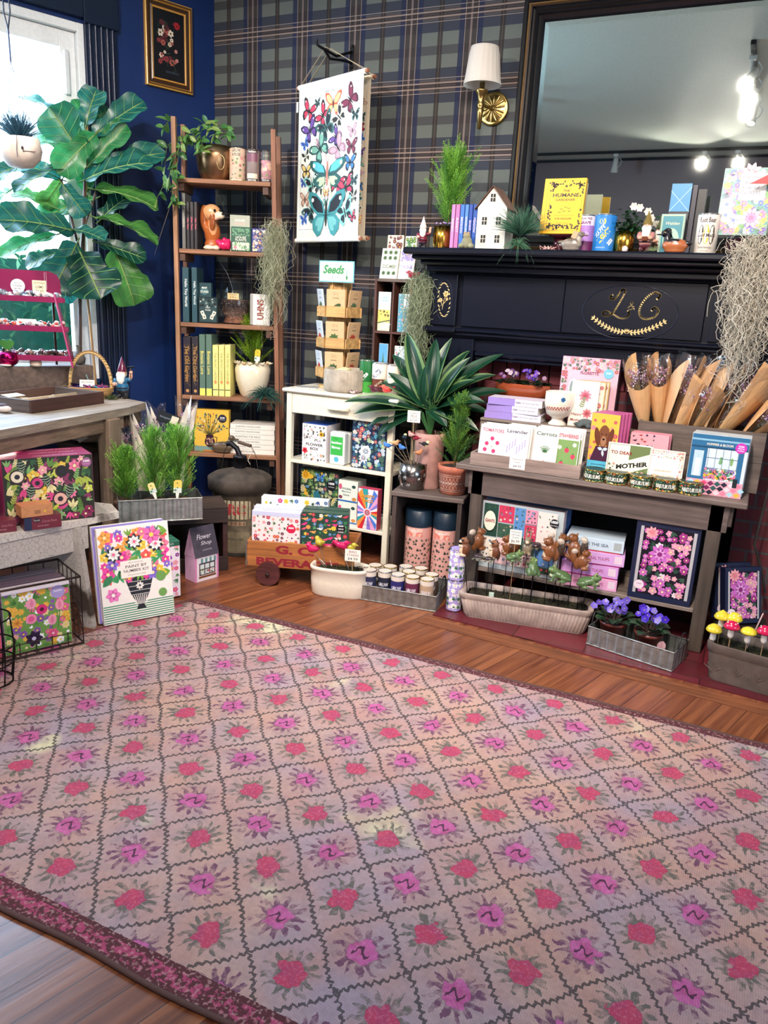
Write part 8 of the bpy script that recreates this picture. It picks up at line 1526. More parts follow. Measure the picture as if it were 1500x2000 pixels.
# bouquets
BQ=[((1262,822),(1245,705),.115,.04,'tall bouquet at the left of the open crate, brown paper both sides'),((1290,822),(1288,700),.10,.09,'upright bouquet with a tall brown paper back, second from left'),((1300,826),(1352,700),.11,.055,'blue glinting cellophane bouquet leaning right'),((1318,832),(1372,742),.10,.01,'short brown cone bouquet in front of the glinting one'),((1345,836),(1402,756),.10,.0,'tan cone bouquet with a flat paper top edge near the puzzle'),((1372,838),(1440,705),.11,.05,'wide bouquet with a clear wrapped top behind the tan cone'),((1396,840),(1500,722),.13,.01,'large tan bouquet lying towards the right edge'),((1448,845),(1535,790),.12,-.01,'lowest bouquet at the right edge of the photo'),((1340,826),(1398,700),.10,.10,'rear bouquet with pinkish paper behind the glinting one')]
for i,((bx_,by_),(tx_,ty_),w_,t_,lb)in enumerate(BQ):
 b=FBT.hit(bx_,by_,t_+.04);t2=FBT.hit(tx_,ty_,t_+.02);bouquet(lb,FBT.at(b[0],.06+t_*.5,max(b[1]-.04,T2+.02)),FBT.at(t2[0],t_+.02,t2[1]),w_*1.75,80+i,('#dcae7c','#cf9f6e','#dfb78e')[i%3],face=1.2+(i%3)*.4)
 # front of the console
def dog(a):
 a.bg('#e6b84a');w,h=a.w,a.h;a.rect(0,0,w,h*.27,'#5ab8d8');a.scatter(['#e87aa0','#c84a6a'],6,.014,'f',(0,h*.3,w,h*.95),4);a.poly([(w*.08,h*.27),(w*.25,h*.5),(w*.75,h*.5),(w*.95,h*.27)],'#4a2440');a.ell(w*.5,h*.66,w*.2,h*.17,'#7a4a30',18);a.ell(w*.27,h*.64,w*.10,h*.15,'#6a3a26',14,.2);a.ell(w*.73,h*.64,w*.10,h*.15,'#6a3a26',14,-.2);a.ell(w*.5,h*.58,w*.10,h*.08,'#a8785a',14);a.disc(w*.5,h*.61,.005,'#1a1010',10);a.disc(w*.42,h*.69,.003,'#1a1010',8,True);a.disc(w*.58,h*.69,.003,'#1a1010',8)
 a.leaf(w*.5,h*.45,.022,.014,.3,'#c8dce8');a.leaf(w*.5,h*.45,.022,.014,2.85,'#c8dce8');a.k+=1;a.leaf(w*.5,h*.45,.03,.01,-1.4,'#d8e8f0');a.k+=1;a.text('pawsitively',w*.45,h*.21,w*.6,.009,'#2a3a5a',.2);a.rect(w*.1,h*.07,w*.62,h*.14,'#f0e88a');a.text('FANCY',w*.36,h*.105,w*.42,.010,'#2a3a4a',bold=.03)
for i in range(4):c,w,h=TT(1150,1207,808,912,.09);carton_at('puzzle_box',('front tall puzzle box with a brown dog in a bow tie','second dog puzzle box, pink edge showing behind the front one','third dog puzzle box of the row','rear dog puzzle box, nearest the wooden box')[i],'puzzle box',FT2.at(c+i*.010,.112+i*.026,T2),R(-3),w,.026,h+i*.001,'#b85a8a',dog if i==0 else None,group='dog puzzles on the console')
def pinkb(a):a.bg('#e8a0a8');a.scatter(['#1c2a5a','#2a1a3a','#a83a3a'],14,.010,'lfb',(0,0,a.w*.65,a.h),3,('#1c2a4a','#3a2a3a'));a.ell(a.w*.68,a.h*.4,.012,.016,'#8a4a2c',14);a.ell(a.w*.60,a.h*.5,.008,.012,'#a8603a',12);a.text('SECRET WOOD',a.w*.83,a.h*.65,a.w*.22,.006,'#8a2a3a')
for i in(0,1):carton('game_box',('pink box with dark leaves and a squirrel behind the mother card','second pink box behind the squirrel one')[i],'box',FT2,1228+i*4,1304+i*4,847-i*2,915,.125+i*.035,T2,.03,'#e090a0',pinkb if not i else None)
m=MB();m.box(0,0,0,.05,.02,.03,'#2a1418','card',.001);a=Art(m,.05,.03,lambda x,z,e:(x-.025,-.01-e,z));a.rect(.002,.002,.048,.028,'#a83a3a');a.rect(.004,.004,.046,.026,'#3a1a1c');a.text('SEEDS',.025,.015,.034,.008,'#c8a070');q=FT2.hit(1321,880,.12);tag(build('small_box',m,None,FT2.at(q[0],.13,T2)),'tiny dark red lettered box between the pink box and shop front puzzle','box')
def dearm(a):a.bg('#efe8dc');a.rect(.004,.004,a.w-.004,a.h-.004,'#6a7a4a');a.rect(.006,a.h*.3,a.w*.5,a.h-.006,'#e8e4d0');a.scatter(['#e8d89a','#e8a0a0','#f0ece0','#8a9a5a'],16,.010,'fld',(.005,.005,a.w-.005,a.h*.5),4,('#3a4a2a','#5a6a3a'));a.text('TO DEAR',a.w*.32,a.h*.76,a.w*.5,.014,'#8a2a2a',bold=.03);a.poly([(a.w*.2,a.h*.12),(a.w*.97,a.h*.45),(a.w*.97,a.h*.80),(a.w*.2,a.h*.45)],'#f0e8d0');a.text('MOTHER',a.w*.58,a.h*.46,a.w*.72,.020,'#1c1c1c',.1,.05,rot=.20)
def card2(a):a.bg('#efe4dc');a.rect(.003,.003,a.w-.003,a.h-.003,'#d8a88a');a.rect(.005,.005,a.w-.005,a.h-.005,'#f0e4d8');a.scatter(['#c86a6a','#e0a0a0','#b0a0c8'],12,.006,'fl',(.005,a.h*.78,a.w-.005,a.h-.004),3,('#9aa87a',));a.scatter(['#c86a6a','#e0a0a0'],8,.006,'fl',(a.w*.85,.005,a.w-.004,a.h),5,('#9aa87a',));a.text('LOVE GROWS',a.w*.42,a.h*.45,a.w*.5,.006,'#b08a40');a.text('HERE TO SAY HELLO',a.w*.45,a.h*.33,a.w*.65,.005,'#b08a40')
carton('greeting_card','postcard reading TO DEAR MOTHER behind the small tins','card',FT2,1184,1272,868,924,.078,T2,.006,'#e8dccc',dearm,lean=.10);carton('greeting_card','cream card with a floral border right of the mother postcard','card',FT2,1266,1336,880,932,.074,T2,.006,'#e4d4c8',card2,lean=.10)
def nast(k):
 def f(a):a.scatter(['#e0a03a','#c8503a','#e8dcb8','#5a9a6a'],50,.007,'fld',None,k,('#5a8a5a','#8ab07a'));a.rect(a.cx-.03+k*.003,a.h*.18,a.cx+.03,a.h*.72,'#20382c',mat='card');a.text('NASTURTIUMS',a.cx+(k-3)*.006,a.h*.45,.085,.017,'#f0ece0',bold=.03)
 return f
for i,(l,r,tp_)in enumerate(((1137,1180,912),(1179,1225,919),(1227,1274,925),(1276,1325,931),(1326,1375,938))):c,w,h=TT(l,r,tp_,930,.004);can('flower_tin',('leftmost low tin lettered NASTURTIUMS at the table edge','second low NASTURTIUMS tin from the left','middle low NASTURTIUMS tin of the five','fourth low NASTURTIUMS tin from the left','rightmost low NASTURTIUMS tin, before the shop front puzzle')[i],FT2.at(c,.006+w/2,T2),w/2,.050,'#1f3a2e',nast(i+1),'#b89a50',.002,'low nasturtium tins',cat='tin')
def bloom(a):
 w,h=a.w,a.h;a.bg('#cfdce4');a.rect(0,h*.80,w,h,'#2f6a94');a.rect(0,h*.78,w,h*.81,'#1f4a6a');a.rect(0,h*.9,w,h*.93,'#8ab8d0');a.text('HUMMER & BLOOM',w*.5,h*.85,w*.46,h*.04,'#e8e0c8',bold=.02);a.rect(0,h*.25,w*.30,h*.78,'#2f6a94');a.rect(w*.07,h*.3,w*.24,h*.73,'#b8d0dc');a.rect(w*.11,h*.3,w*.20,h*.6,'#dfe8e8');a.rect(w*.85,h*.25,w*.94,h*.78,'#2f6a94')
 for i in range(5):a.rect(w*(.32+i*.13),h*.25,w*(.328+i*.13),h*.78,'#3a6a8a',True)
 for y in(.45,.62):a.rect(w*.3,h*y,w*.85,h*(y+.01),'#3a6a8a',True)
 a.k+=1;a.scatter(['#e87ab0','#e8c84a','#8a7ac8','#f0f0f0','#e05a8a'],22,.013,'flf',(w*.28,h*.26,w*.86,h*.46),5,('#5a9a6a','#3a7a5a'));a.sprig(w*.55,h*.52,.03,1.5,'#5a9a4a',5);a.sprig(w*.75,h*.66,.03,-1.6,'#7aaa4a',5);cs=('#e84a7a','#2a2a3a','#a8d0dc','#7a2a5a','#f0d0d8','#e8b04a','#2f5a5a','#f0809a');a.rect(0,0,w,h*.25,'#e8a0b0')
 for i in range(8):
  for j in range(3):x=w*(.08+i*.12+(j%2)*.06);y=h*(.05+j*.075);a.poly([(x-w*.065,y),(x,y+h*.045),(x+w*.065,y),(x,y-h*.045)],cs[(i*3+j*5)%8],True)
 a.k+=1;a.rect(w*.82,h*.17,w*.9,h*.32,'#1c2a2e');a.disc(w*.87,h*.83,.021,'#c83ab0',20);a.text('500',w*.87,h*.86,.024,.006,'#ffffff',bold=.02);a.text('PIECE',w*.87,h*.825,.024,.005,'#ffffff');a.text('PUZZLE',w*.87,h*.79,.024,.005,'#ffffff')
def bsp(a):a.bg('#9a2080');vs,fs,gw,gh=glyphs('HUMMER & BLOOM',0,.01);sc=a.h*.5/gw;a.put([(a.w*.5-y*sc,a.h*.42+x*sc)for x,y in vs],fs,'#e8c8e0');a.rect(a.w*.2,a.h*.78,a.w*.8,a.h*.92,'#2a1a2a')
c,w,h=TT(1340,1462,850,968,.066);w=FT2.hit(1456,900,.066)[0]-FT2.hit(1342,900,.066)[0]
for i in range(2):carton_at('puzzle_box',('front puzzle box showing a blue flower shop front','second flower shop puzzle box behind the front one')[i],'puzzle box',FT2.at(c+i*.004,.091+i*.053,T2),0,w,.05,h,'#c8d0d4',bloom if not i else None,spine=bsp)
# ---- lower shelf
S4=LS+.0006;FU=Frame(0,3.26,0);US=lambda l,r,tp_,bt,t:FU.span(l,r,tp_,bt,t,S4)
def giants(a):
 a.bg('#b8c4c8');w,h=a.w,a.h;cs=('#24463c','#e890a8','#f0e8dc','#c83a5a','#e8d8d0','#3a5a4a','#5a8ac0','#f0c8c8');g=random.Random(2);x=w*.02
 for i,ww in enumerate((.19,.20,.14,.15,.24)):
  y=h*.97
  for j,hh in enumerate(((.5,.4),(.26,.22,.4),(.42,.25,.2),(.22,.24,.2,.2),(.5,.3,.1))[i]):
   cc_=cs[(i*3+j*2)%8];a.rect(x,y-h*hh+.003,x+w*ww-.003,y,cc_,True);a.k+=1;a.scatter([cs[(i+j+3)%8],cs[(i+j+5)%8]],4,.010,'fls',(x+.003,y-h*hh+.005,x+w*ww-.005,y-.003),i*7+j,('#3a6a4a','#24463c'));y-=h*hh+.002
  x+=w*ww
 a.ell(w*.11,h*.72,w*.075,h*.15,'#f0e4d0',16);a.text('GIANTS',w*.11,h*.72,w*.12,h*.05,'#8a2a34',bold=.04);a.disc(w*.9,h*.83,w*.055,'#17171c',18);a.text('1000',w*.9,h*.85,w*.085,h*.04,'#ffffff',bold=.03);a.text('Piece Puzzle',w*.9,h*.80,w*.08,h*.015,'#ffffff')
c,w,h=US(938,1098,988,1105,.01)
for i in range(3):carton_at('puzzle_box',('front puzzle box of seed packet pictures reading GIANTS','second seed packet puzzle box, blue edge above the front one','rear seed packet puzzle box on the lower console shelf')[i],'puzzle box',FU.at(c,.036+i*.054,S4),0,w,.05,h+i*.006,('#c8b4b8','#3a5a8a','#4a6ab0')[i],giants if not i else None,topc=(lambda a:a.text('CHERRY BLOSSOM PINK',a.w*.5,a.h*.5,a.w*.6,a.h*.3,'#8a3a4a'))if not i else None,lean=0)
c,w,h=US(1102,1222,1012,1143,.0);w=FU.hit(1215,1080,0)[0]-FU.hit(1102,1080,0)[0];tl=(('#e8a8d0','EPHEMERAL TULIPS'),('#d8a0e0','EPHEMERAL TULIPS'),('#d8a8e0','EPHEMERAL TULIPS'),('#c8d8e4','BESIDE THE SEA'));hb_=.052
for i,(cc_,t_)in enumerate(tl):
 o=flat_at(('bottom pink box of the four stacked under the console','second box from the bottom of the pink stack, mauve','third box from the bottom, lilac, under the sea one','top pale blue box reading BESIDE THE SEA')[i],FU.at(c+(.0,-.012,.008,-.003)[i],-.004+(i%2)*.006,S4+i*(hb_+.006)),R((8,4,8,5)[i]),w*(.92 if i==0 else 1),.16,hb_,cc_,'','#333','flat puzzle boxes stacked under the console',name='puzzle_box',cat='puzzle box',solid=True,extra=lambda a:(a.text(t_,a.w*.46,a.h*.5,a.w*.56,.014,'#2a3a5a' if i==3 else '#a83a6a',bold=.01),a.rect(a.w*.83,a.h*.2,a.w*.96,a.h*.85,'#e8d0e0' if i<3 else '#a8b0b0')))
 m=MB();m.box(0,.08,-.0055,w*.9,.15,.005,('#b01860','#d01878','#d01878','#e0403a')[i],'card');
 if i:build('box_base',m,o)
def tul(a):a.bg('#1c2440');w,h=a.w,a.h;a.rect(w*.07,h*.07,w*.95,h*.93,'#b8b4b8');a.rect(w*.12,h*.07,w*.90,h*.93,'#120f1c');a.scatter(['#c85ab0','#e89ac0','#a83a8a','#f0e0e8','#e8a8b8','#d070c0'],26,.026,'fffl',(w*.12,h*.07,w*.90,h*.92),6,('#3a5a4a','#2a4a3a'),'#f0d8a0');a.flower(w*.42,h*.6,.045,'#c86ac0','#8a2a7a',8,dark='#e0a0d8');a.flower(w*.25,h*.86,.028,'#f0a0a8','#e87a8a',9);a.disc(w*.16,h*.18,.020,'#f0dce8',20);a.text('1000',w*.16,h*.19,.02,.006,'#5a2a4a')
c,w,h=US(1236,1374,1023,1165,-.01);carton_at('puzzle_box','large navy puzzle box with purple and white flowers under the console','puzzle box',FU.at(c-.014,.022,S4),R(1),w*.93,.05,h,'#1c2848',tul,topc=lambda a:a.bg('#16203c'))
# two more leaning outside the right leg
q=onz(1432,1195,.007);fr_=Frame(q.x-.04,q.y,R(24));m=MB();m.box(0,.11,0,.2,.22,.12,'#241c1a','woodx',.003);tag(build('low_block',m,None,(.115,3.27,.007)),'low dark block outside the right table leg carrying puzzle boxes','block')
for i in range(2):carton_at('puzzle_box',('tilted dark flower puzzle box right of the table leg','second dark puzzle box leaning beside the tilted one')[i],'puzzle box',(.075+i*.04,3.40-i*.040,.1285),R(38),.17,.035,.235,'#141a38',tul,lean=.25)
# ================================================================ PLANT CRATE, WAGON AND THE FLOOR ROW
p0=Frame(0,3.30,0).hit(766,962,0);FK=Frame(p0[0],3.30,R(9));kz=.47;kw=FK.hit(905,973,0)[0];kd=.25;KC='#4a3c38'
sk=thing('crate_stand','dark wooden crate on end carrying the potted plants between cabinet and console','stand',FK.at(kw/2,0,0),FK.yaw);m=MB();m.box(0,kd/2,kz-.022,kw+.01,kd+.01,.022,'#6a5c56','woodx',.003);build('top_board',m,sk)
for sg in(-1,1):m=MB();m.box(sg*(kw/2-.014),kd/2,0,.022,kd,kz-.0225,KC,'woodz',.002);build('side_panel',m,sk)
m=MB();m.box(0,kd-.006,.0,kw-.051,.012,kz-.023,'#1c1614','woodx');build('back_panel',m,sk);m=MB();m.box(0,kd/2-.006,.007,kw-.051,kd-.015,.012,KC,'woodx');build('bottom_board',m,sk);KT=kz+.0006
def cact(a):a.rect(0,0,a.w,a.h*.68,'#e0a8a0');a.scatter(['#24463a'],30,.013,'l',(a.cx-.11,.005,a.cx+.11,a.h*.60),3,('#24463a','#3a5a44','#1c2e2a'));a.scatter(['#e87a7a','#f0c8c0'],8,.014,'f',(a.cx-.05,a.h*.62,a.cx+.04,a.h*.75),4);a.text('Cactus',a.cx-.01,a.h*.71,.06,.012,'#f4ece8',.2,.03)
for l,r,tp_,lb in((783,836,998,'left tall tube with a dark blue lid and cactus print in the crate stand'),(838,888,1003,'right tall tube with a dark blue lid and cactus print in the crate stand')):
 c,w,h=FK.span(l,r,tp_,1130,.05,.0196);r_=w/2;o=thing('puzzle_tube',lb,'tube',FK.at(c,.05+r_,.0196),FK.yaw,'cactus print tubes');m=MB();m.lathe([(r_*.97,0),(r_*.97,h*.80)],'#e0a8a0','card',32);a=Art(m,6.283*r_,h,lambda x,z,e:((r_*.97+e)*math.cos(x/r_-4.712),(r_*.97+e)*math.sin(x/r_-4.712),z),seg=36);a.cx=math.pi*r_;cact(a);build('tube',m,o)
 m=MB();m.lathe([(r_,h*.76),(r_,h-.002),(r_*.96,h),(0,h)],'#14283a','card',32);build('lid',m,o)
 # pink planter with a big striped leaf plant
c,w,h=FK.span(804,864,846,950,.14,KT);r_=w/2*.98;lc=FK.at(c,.178,KT);pot('tall_pink_pot','tall smooth pinkish pot behind the silver one',lc,[(r_*.8,0),(r_*.84,.01),(r_,h*.9),(r_,h),(r_*.92,h),(r_*.9,h*.8),(0,h*.75)],'#b88a80','mottle',(r_*.9,h*.92))
dr_=thing('striped_leaf_plant','large dark green plant with long pale striped leaves','plant',(lc.x,lc.y,KT+h*.92));o_=Vector(dr_.location)
DL=[(815,800,683,778,36,-.12),(830,790,796,656,40,-.02),(838,780,850,668,32,.03),(842,790,872,664,36,.05),(850,795,905,700,36,.0),(850,800,935,780,36,-.06),(826,805,742,850,38,-.05),(822,800,722,830,28,-.06),(845,790,955,730,38,.04),(848,790,968,690,36,.10),(850,800,950,806,32,.06),(832,800,815,725,30,-.10),(835,800,765,728,34,-.05),(855,800,980,762,32,.10),(845,795,905,684,32,.10),(840,790,812,700,34,.06),(852,795,918,742,34,-.02),(820,800,698,805,30,-.08),(845,800,930,838,34,-.02),(840,800,780,770,30,.02),(842,798,740,745,32,.06),(842,795,770,690,30,.08),(848,795,935,712,30,.12),(838,800,870,830,30,-.05)]
g_=random.Random(15);Fd=Frame(0,lc.y,0)
for bx_,by_,ex,ey,wd,tt in DL:
 b=Fd.hit(bx_,by_,0);e=Fd.hit(ex,ey,tt);B=Vector((b[0],lc.y,b[1]))-o_;E=Vector((e[0],lc.y+tt,e[1]))-o_;d=E-B;L=d.length;up=Vector((g_.gauss(0,.25),-.7,.9));cv=g_.uniform(.4,.9);W=wd*3.4/FPX
 m=MB();m.leaf(B,d+up.normalized()*L*cv*.45,up,L*(1+cv*.15),W,['#70905a','#1c4632','#143a28']if g_.random()<.45 else['#285638','#163e2c','#1a4430'],'leaf',cv,9,.22,lambda u:math.sin(math.pi*u**.8)**.75 if 0<u<1 else 0,m=3);m.tube([(0,0,-.0),B*.6,B],.004,'#3a6a3a','leaf',5);build('leaf',m,dr_)
 # terracotta pot with cypress
c,w,h=FK.span(849,911,912,967,.04,KT);r_=w/2;lc=FK.at(c,.03+r_,KT)
def tcart(m):
 a=Art(m,6.283*r_,h,lambda x,z,e:((r_*(.80+.18*z/h)+e+.0006)*math.cos(x/r_-4.712),(r_*(.80+.18*z/h)+e+.0006)*math.sin(x/r_-4.712),z),mat='mottle');WH_='#ecdccf'
 for i in range(14):
  x=math.pi*r_+(i-7)*.019
  for z0 in(.14,.20,.64,.70):a.stroke([(x,h*z0),(x+.01,h*z0),(x+.0191,h*z0)],.0011,WH_,True)
  for p in([(x,.42),(x+.0095,.60)],[(x+.0095,.60),(x+.019,.42)],[(x,.42),(x+.0095,.24)],[(x+.0095,.24),(x+.019,.42)]):a.stroke([(p[0][0],h*p[0][1]),(p[1][0],h*p[1][1])],.001,WH_,True)
  for q in range(4):a.leaf(x+.0095,h*.42,.0055,.003,q*1.571,WH_)
pot('terracotta_pot','terracotta pot with white diamond pattern on the crate stand',lc,[(r_*.72,0),(r_*.80,.004),(r_*.95,h*.78),(r_*1.0,h*.8),(r_*1.02,h),(r_*.92,h),(r_*.88,h*.8),(0,h*.75)],'#c07058','mottle',(r_*.9,h*.92),art=tcart)
zt=FK.hit(903,768,.04)[1];cypress('slim cypress seedling in the patterned terracotta pot',(lc.x,lc.y,KT+h*.93),zt-KT-h*.93,.17,71,n=330,rot=(0,R(3),0),shape=lambda u:.85*(1-u)**.6+.1,c1='#4a7a3a',c2='#7aa83c')
# silver pot with songbird stakes
c,w,h=FK.span(773,827,908,958,.035,KT);r_=w/2;lc=FK.at(c,.03+r_,KT)
def star(m):
 for a0,z in((-1.2,.6),(-1.75,.5),(-2.3,.62),(-.7,.45),(-1.45,.22),(-2.0,.2),(-2.7,.4),(-.2,.6)):
  for k in range(6):a1=k*1.047;p=lambda s:((r_*.99)*math.cos(a0+s*.012*math.cos(a1)/r_),(r_*.99)*math.sin(a0+s*.012*math.cos(a1)/r_),h*z+s*.012*math.sin(a1));m.tube([p(.1),p(.5),p(1)],[.0024,.0018,.0004],'#d0ccc8','metal',5,False)
pot('silver_pot','embossed silver pot with star pattern holding songbird stakes',lc,[(r_*.78,0),(r_*.86,.006),(r_*.98,h*.5),(r_*.97,h),(r_*.9,h),(r_*.9,h*.8),(0,h*.75)],'#8a8684','metal',(r_*.9,h*.94),art=star)
BS_=[(757,871,('#3a78c8','#5a8ad0','#c88a5a'),200,'s','blue songbird stake furthest left over the silver pot'),(771,866,('#c89a70','#c89a70','#e0b890'),20,'s','tan songbird stake between the blue ones'),(785,875,('#4a82d0','#5a8ad0','#e0c8b0'),160,'s','blue songbird stake above the middle of the silver pot'),(790,855,('#1c3040','#ece4a0','#24384a'),100,'s','black and yellow headed songbird stake behind the blue one'),(812,856,('#8a1c34','#8a1c34','#a87060'),170,'cardinal','red cardinal bird stake under the handwritten sign'),(830,868,('#24242a','#efe8b0','#f0e8a8'),10,'s','black and pale yellow bird stake at the right of the bunch'),(818,885,('#c8845a','#c8845a','#e0a070'),60,'s','small orange bird stake lowest over the silver pot'),(803,850,('#b89088','#a87a70','#d8b8a8'),150,'s','pinkish brown bird stake behind the cardinal')]
for px,py,cc_,yw,kd_,lb in BS_:q=FK.hit(px,py,.015+(px%3)*.012);stake_bird(lb,FK.at(c+(q[0]-c)*.28,.03+r_+(px%5-2)*.006,KT+h*.9),FK.at(q[0],.015+(px%3)*.012,q[1]-.005),R(yw),'cardinal' if kd_=='cardinal' else 'bird',.0185,cc_)
q=FK.hit(806,826,.03);sign_on_stick('price_sign','handwritten songbird stake price sign above the silver pot',FK.at(q[0],.05,KT+h*.9),FK.yaw,.062,.056,[('Songbird',.78,.7,.2,'#2a3a5a'),('Bird',.56,.45,.2,'#2a3a5a'),('STAKES',.36,.6,.12,'#5a3a5a'),('$3.95',.16,.6,.16,'#2a3a5a')],q[1]-KT-h*.9)
# wagon made from a beverage crate
wl_=onz(480,1140);FWg=Frame(wl_.x-.0,wl_.y+.02,R(20));wz=FWg.hit(482,1104,0)[1];wt=FWg.hit(484,1055,0)[1];a0=FWg.hit(482,1080,0)[0];a1=FWg.hit(692,1080,0)[0];ww=a1-a0;wh=wt-wz
def bev(a):a.text('G. C.',a.w*.45,a.h*.72,a.w*.36,a.h*.34,'#8a1c2c',bold=.05);a.text('BEVERAGES',a.w*.48,a.h*.22,a.w*.78,a.h*.32,'#8a1c2c',bold=.05)
wg=open_crate('crate_wagon','orange wooden beverage crate on wheels holding small puzzles',FWg,(a0+a1)/2,0,wz,ww,.27,wh,'#b8723c',cat='wagon',nb=1,art=bev,th=.014)
for y in(.045,.225):
 for sg in(-1,1):
  m=MB();r=.058;m.T=Matrix.Translation((sg*(ww/2-.11),y-(.062 if y<.1 else-.062),.0605-wz))@Matrix.Rotation(R(90),4,'X');m.lathe([(0,-.011),(r,-.011),(r,.011),(0,.011)],'#5a2828','woodx',28,smooth=False);m.lathe([(.009,.011),(.009,.022),(0,.024)],'#3a3030','iron',10);build('wheel',m,wg)
for sg in(-1,1):m=MB();m.tube([(sg*(ww/2-.10),-.02,.0605-wz),(sg*(ww/2-.10),.29,.0605-wz)],.006,'#3a3030','iron');m.box(sg*(ww/2-.10),.135,.0665-wz,.03,.2,wz-.0675,'#4a3026','woody');build('axle',m,wg)
m=MB()
for z in(.01,wh-.02):m.box(-ww/2-.001,.004,z,.012,.012,.012,'#8a8680','galv')
m.box(-ww/2-.0015,.002,.0,.006,.010,wh,'#9a9690','galv');build('metal_corner',m,wg)
WB=wz+.0112
def fru(a):a.bg('#f0e0e0');a.scatter(['#c83a6a','#8a2a5a','#5a2a5a','#d8605a','#e8a0b0'],40,.014,'fldf',None,9,('#2f5a3a','#4a7a4a'));a.rect(a.w*.76,a.h*.25,a.w*.9,a.h*.45,'#d8b04a');a.rect(0,a.h*.92,a.w,a.h,'#c8cce8');a.disc(a.w*.82,a.h*.70,.022,'#d01c4a',20);a.text('500',a.w*.82,a.h*.72,.026,.009,'#ffffff',bold=.03);a.rect(a.w*.75,a.h*.57,a.w*.9,a.h*.62,'#f0d8dc')
def birdz(a):a.bg('#24463a');a.scatter(['#e83a8a','#e8c84a','#e8a05a','#f0e8e0','#e05a7a','#5a8ac0','#c83a5a'],36,.017,'bblf',None,10,('#3f8a5a','#5aa06a','#1c5a40'));a.disc(a.w*.85,a.h*.74,.022,'#14141c',20);a.text('500',a.w*.85,a.h*.79,.024,.007,'#ffffff',bold=.03);a.text('PIECE',a.w*.85,a.h*.735,.024,.006,'#ffffff',bold=.02);a.text('PUZZLE',a.w*.85,a.h*.68,.026,.006,'#ffffff',bold=.02)
def leafz(a):a.bg('#e8e8e4');a.scatter(['#3a7ac0','#e8c83a','#c83a8a'],30,.018,'llf',None,4,('#3a6a4a','#7aa84a','#24483a','#3a5a9a'));a.disc(a.w*.9,a.h*.85,.02,'#2a2a5a');a.text('1000',a.w*.9,a.h*.87,.024,.008,'#ffffff')
for l,r,tp_,t_,ar,cc_,lb in((492,586,1000,.018,fru,'#d8d4e8','pink berry puzzle box at the front left of the wagon'),(589,680,1002,.018,birdz,'#2a4a3a','green puzzle box full of bright birds at the front right of the wagon'),(496,590,992,.072,None,'#c8cce4','second pale puzzle box behind the berry one'),(593,680,995,.072,birdz,'#24463a','second bird puzzle box behind the front one'),(510,640,974,.14,leafz,'#d8dce0','wide puzzle box with scattered leaves at the back of the wagon')):carton('puzzle_box',lb,'puzzle box',FWg,l,r,tp_,1060,t_,WB,.05,cc_,ar,topc=(lambda a:a.text('HOUSEPLANT',a.w*.4,a.h*.5,a.w*.4,a.h*.3,'#4a4a7a'))if cc_=='#d8d4e8' else None)
# oval cream pot with glazed birds
q=onz(648,1168);op=thing('oval_planter','cream oval ceramic planter on the floor in front of the wagon','planter',(q.x,q.y+.075,.0005),R(14));hp_=Frame(0,q.y,0).hit(648,1112,0)[1];a_,b_=.142,.075
def sq(a,r,e=.62):return(r*a_*math.copysign(abs(math.cos(a))**e,math.cos(a)),r*b_*math.copysign(abs(math.sin(a))**e,math.sin(a)))
pr=[(.88,0),(.94,.008),(.97,hp_*.5),(.97,hp_-.018),(1.0,hp_-.016),(1.0,hp_-.003),(.97,hp_),(.91,hp_),(.90,hp_-.03)];n=56;vs=[]
for r,z in pr:vs+=[(*sq(6.2832*i/n,r),z)for i in range(n)]
m=MB();m.add(vs,[(j*n+i,j*n+(i+1)%n,(j+1)*n+(i+1)%n,(j+1)*n+i)for j in range(len(pr)-1)for i in range(n)],'#ece2d0','gloss',True);m.add(vs[:n][::-1],[tuple(range(n))],'#ece2d0','gloss');build('pot_body',m,op)
moss_bed('moss',a_*1.5,b_*1.35,hp_-.02,op,3)
PM=Matrix.Translation(op.location)@Matrix.Rotation(R(14),4,'Z');FOv=Frame(0,q.y+.07,0)
for i,(px,py,cc_,yw,lb)in enumerate(((612,1072,'#c81c5c',200,'magenta glazed bird stake nearest the wagon lettering'),(603,1064,'#a8a03c',175,'olive yellow glazed bird stake behind the magenta one'),(640,1068,'#c81c5c',190,'magenta glazed bird stake in the middle of the oval planter'),(668,1066,'#c0185a',10,'magenta glazed bird stake right above the price card'),(683,1070,'#b8a83a',0,'small yellow glazed bird stake at the right of the oval planter'),(655,1062,'#a81848',100,'dark magenta glazed bird stake behind the middle one'),(624,1060,'#b8a83a',150,'yellow glazed bird stake at the back of the oval planter'))):
 h_=FOv.hit(px,py,(i%3)*.02);stake_bird(lb,PM@Vector(((-.06 if px<645 else .05)+(i%3)*.008,(i%3-1)*.015,hp_-.03)),(h_[0],FOv.p.y+(i%3)*.02,h_[1]-.01),R(yw),'ceramic',.030,(cc_,cc_,cc_))
h_=FOv.hit(673,1098,-.04);sign_on_stick('price_sign','handwritten bird stakes price card reading $4.99 in the oval planter',PM@Vector((.065,-.03,hp_-.03)),R(14),.075,.058,[('BIRD',.8,.5,.18,'#8a3a6a'),('STAKES',.53,.75,.18,'#8a3a6a'),('$4.99',.2,.65,.24,'#3a4a5a')],h_[1]-hp_+.03)
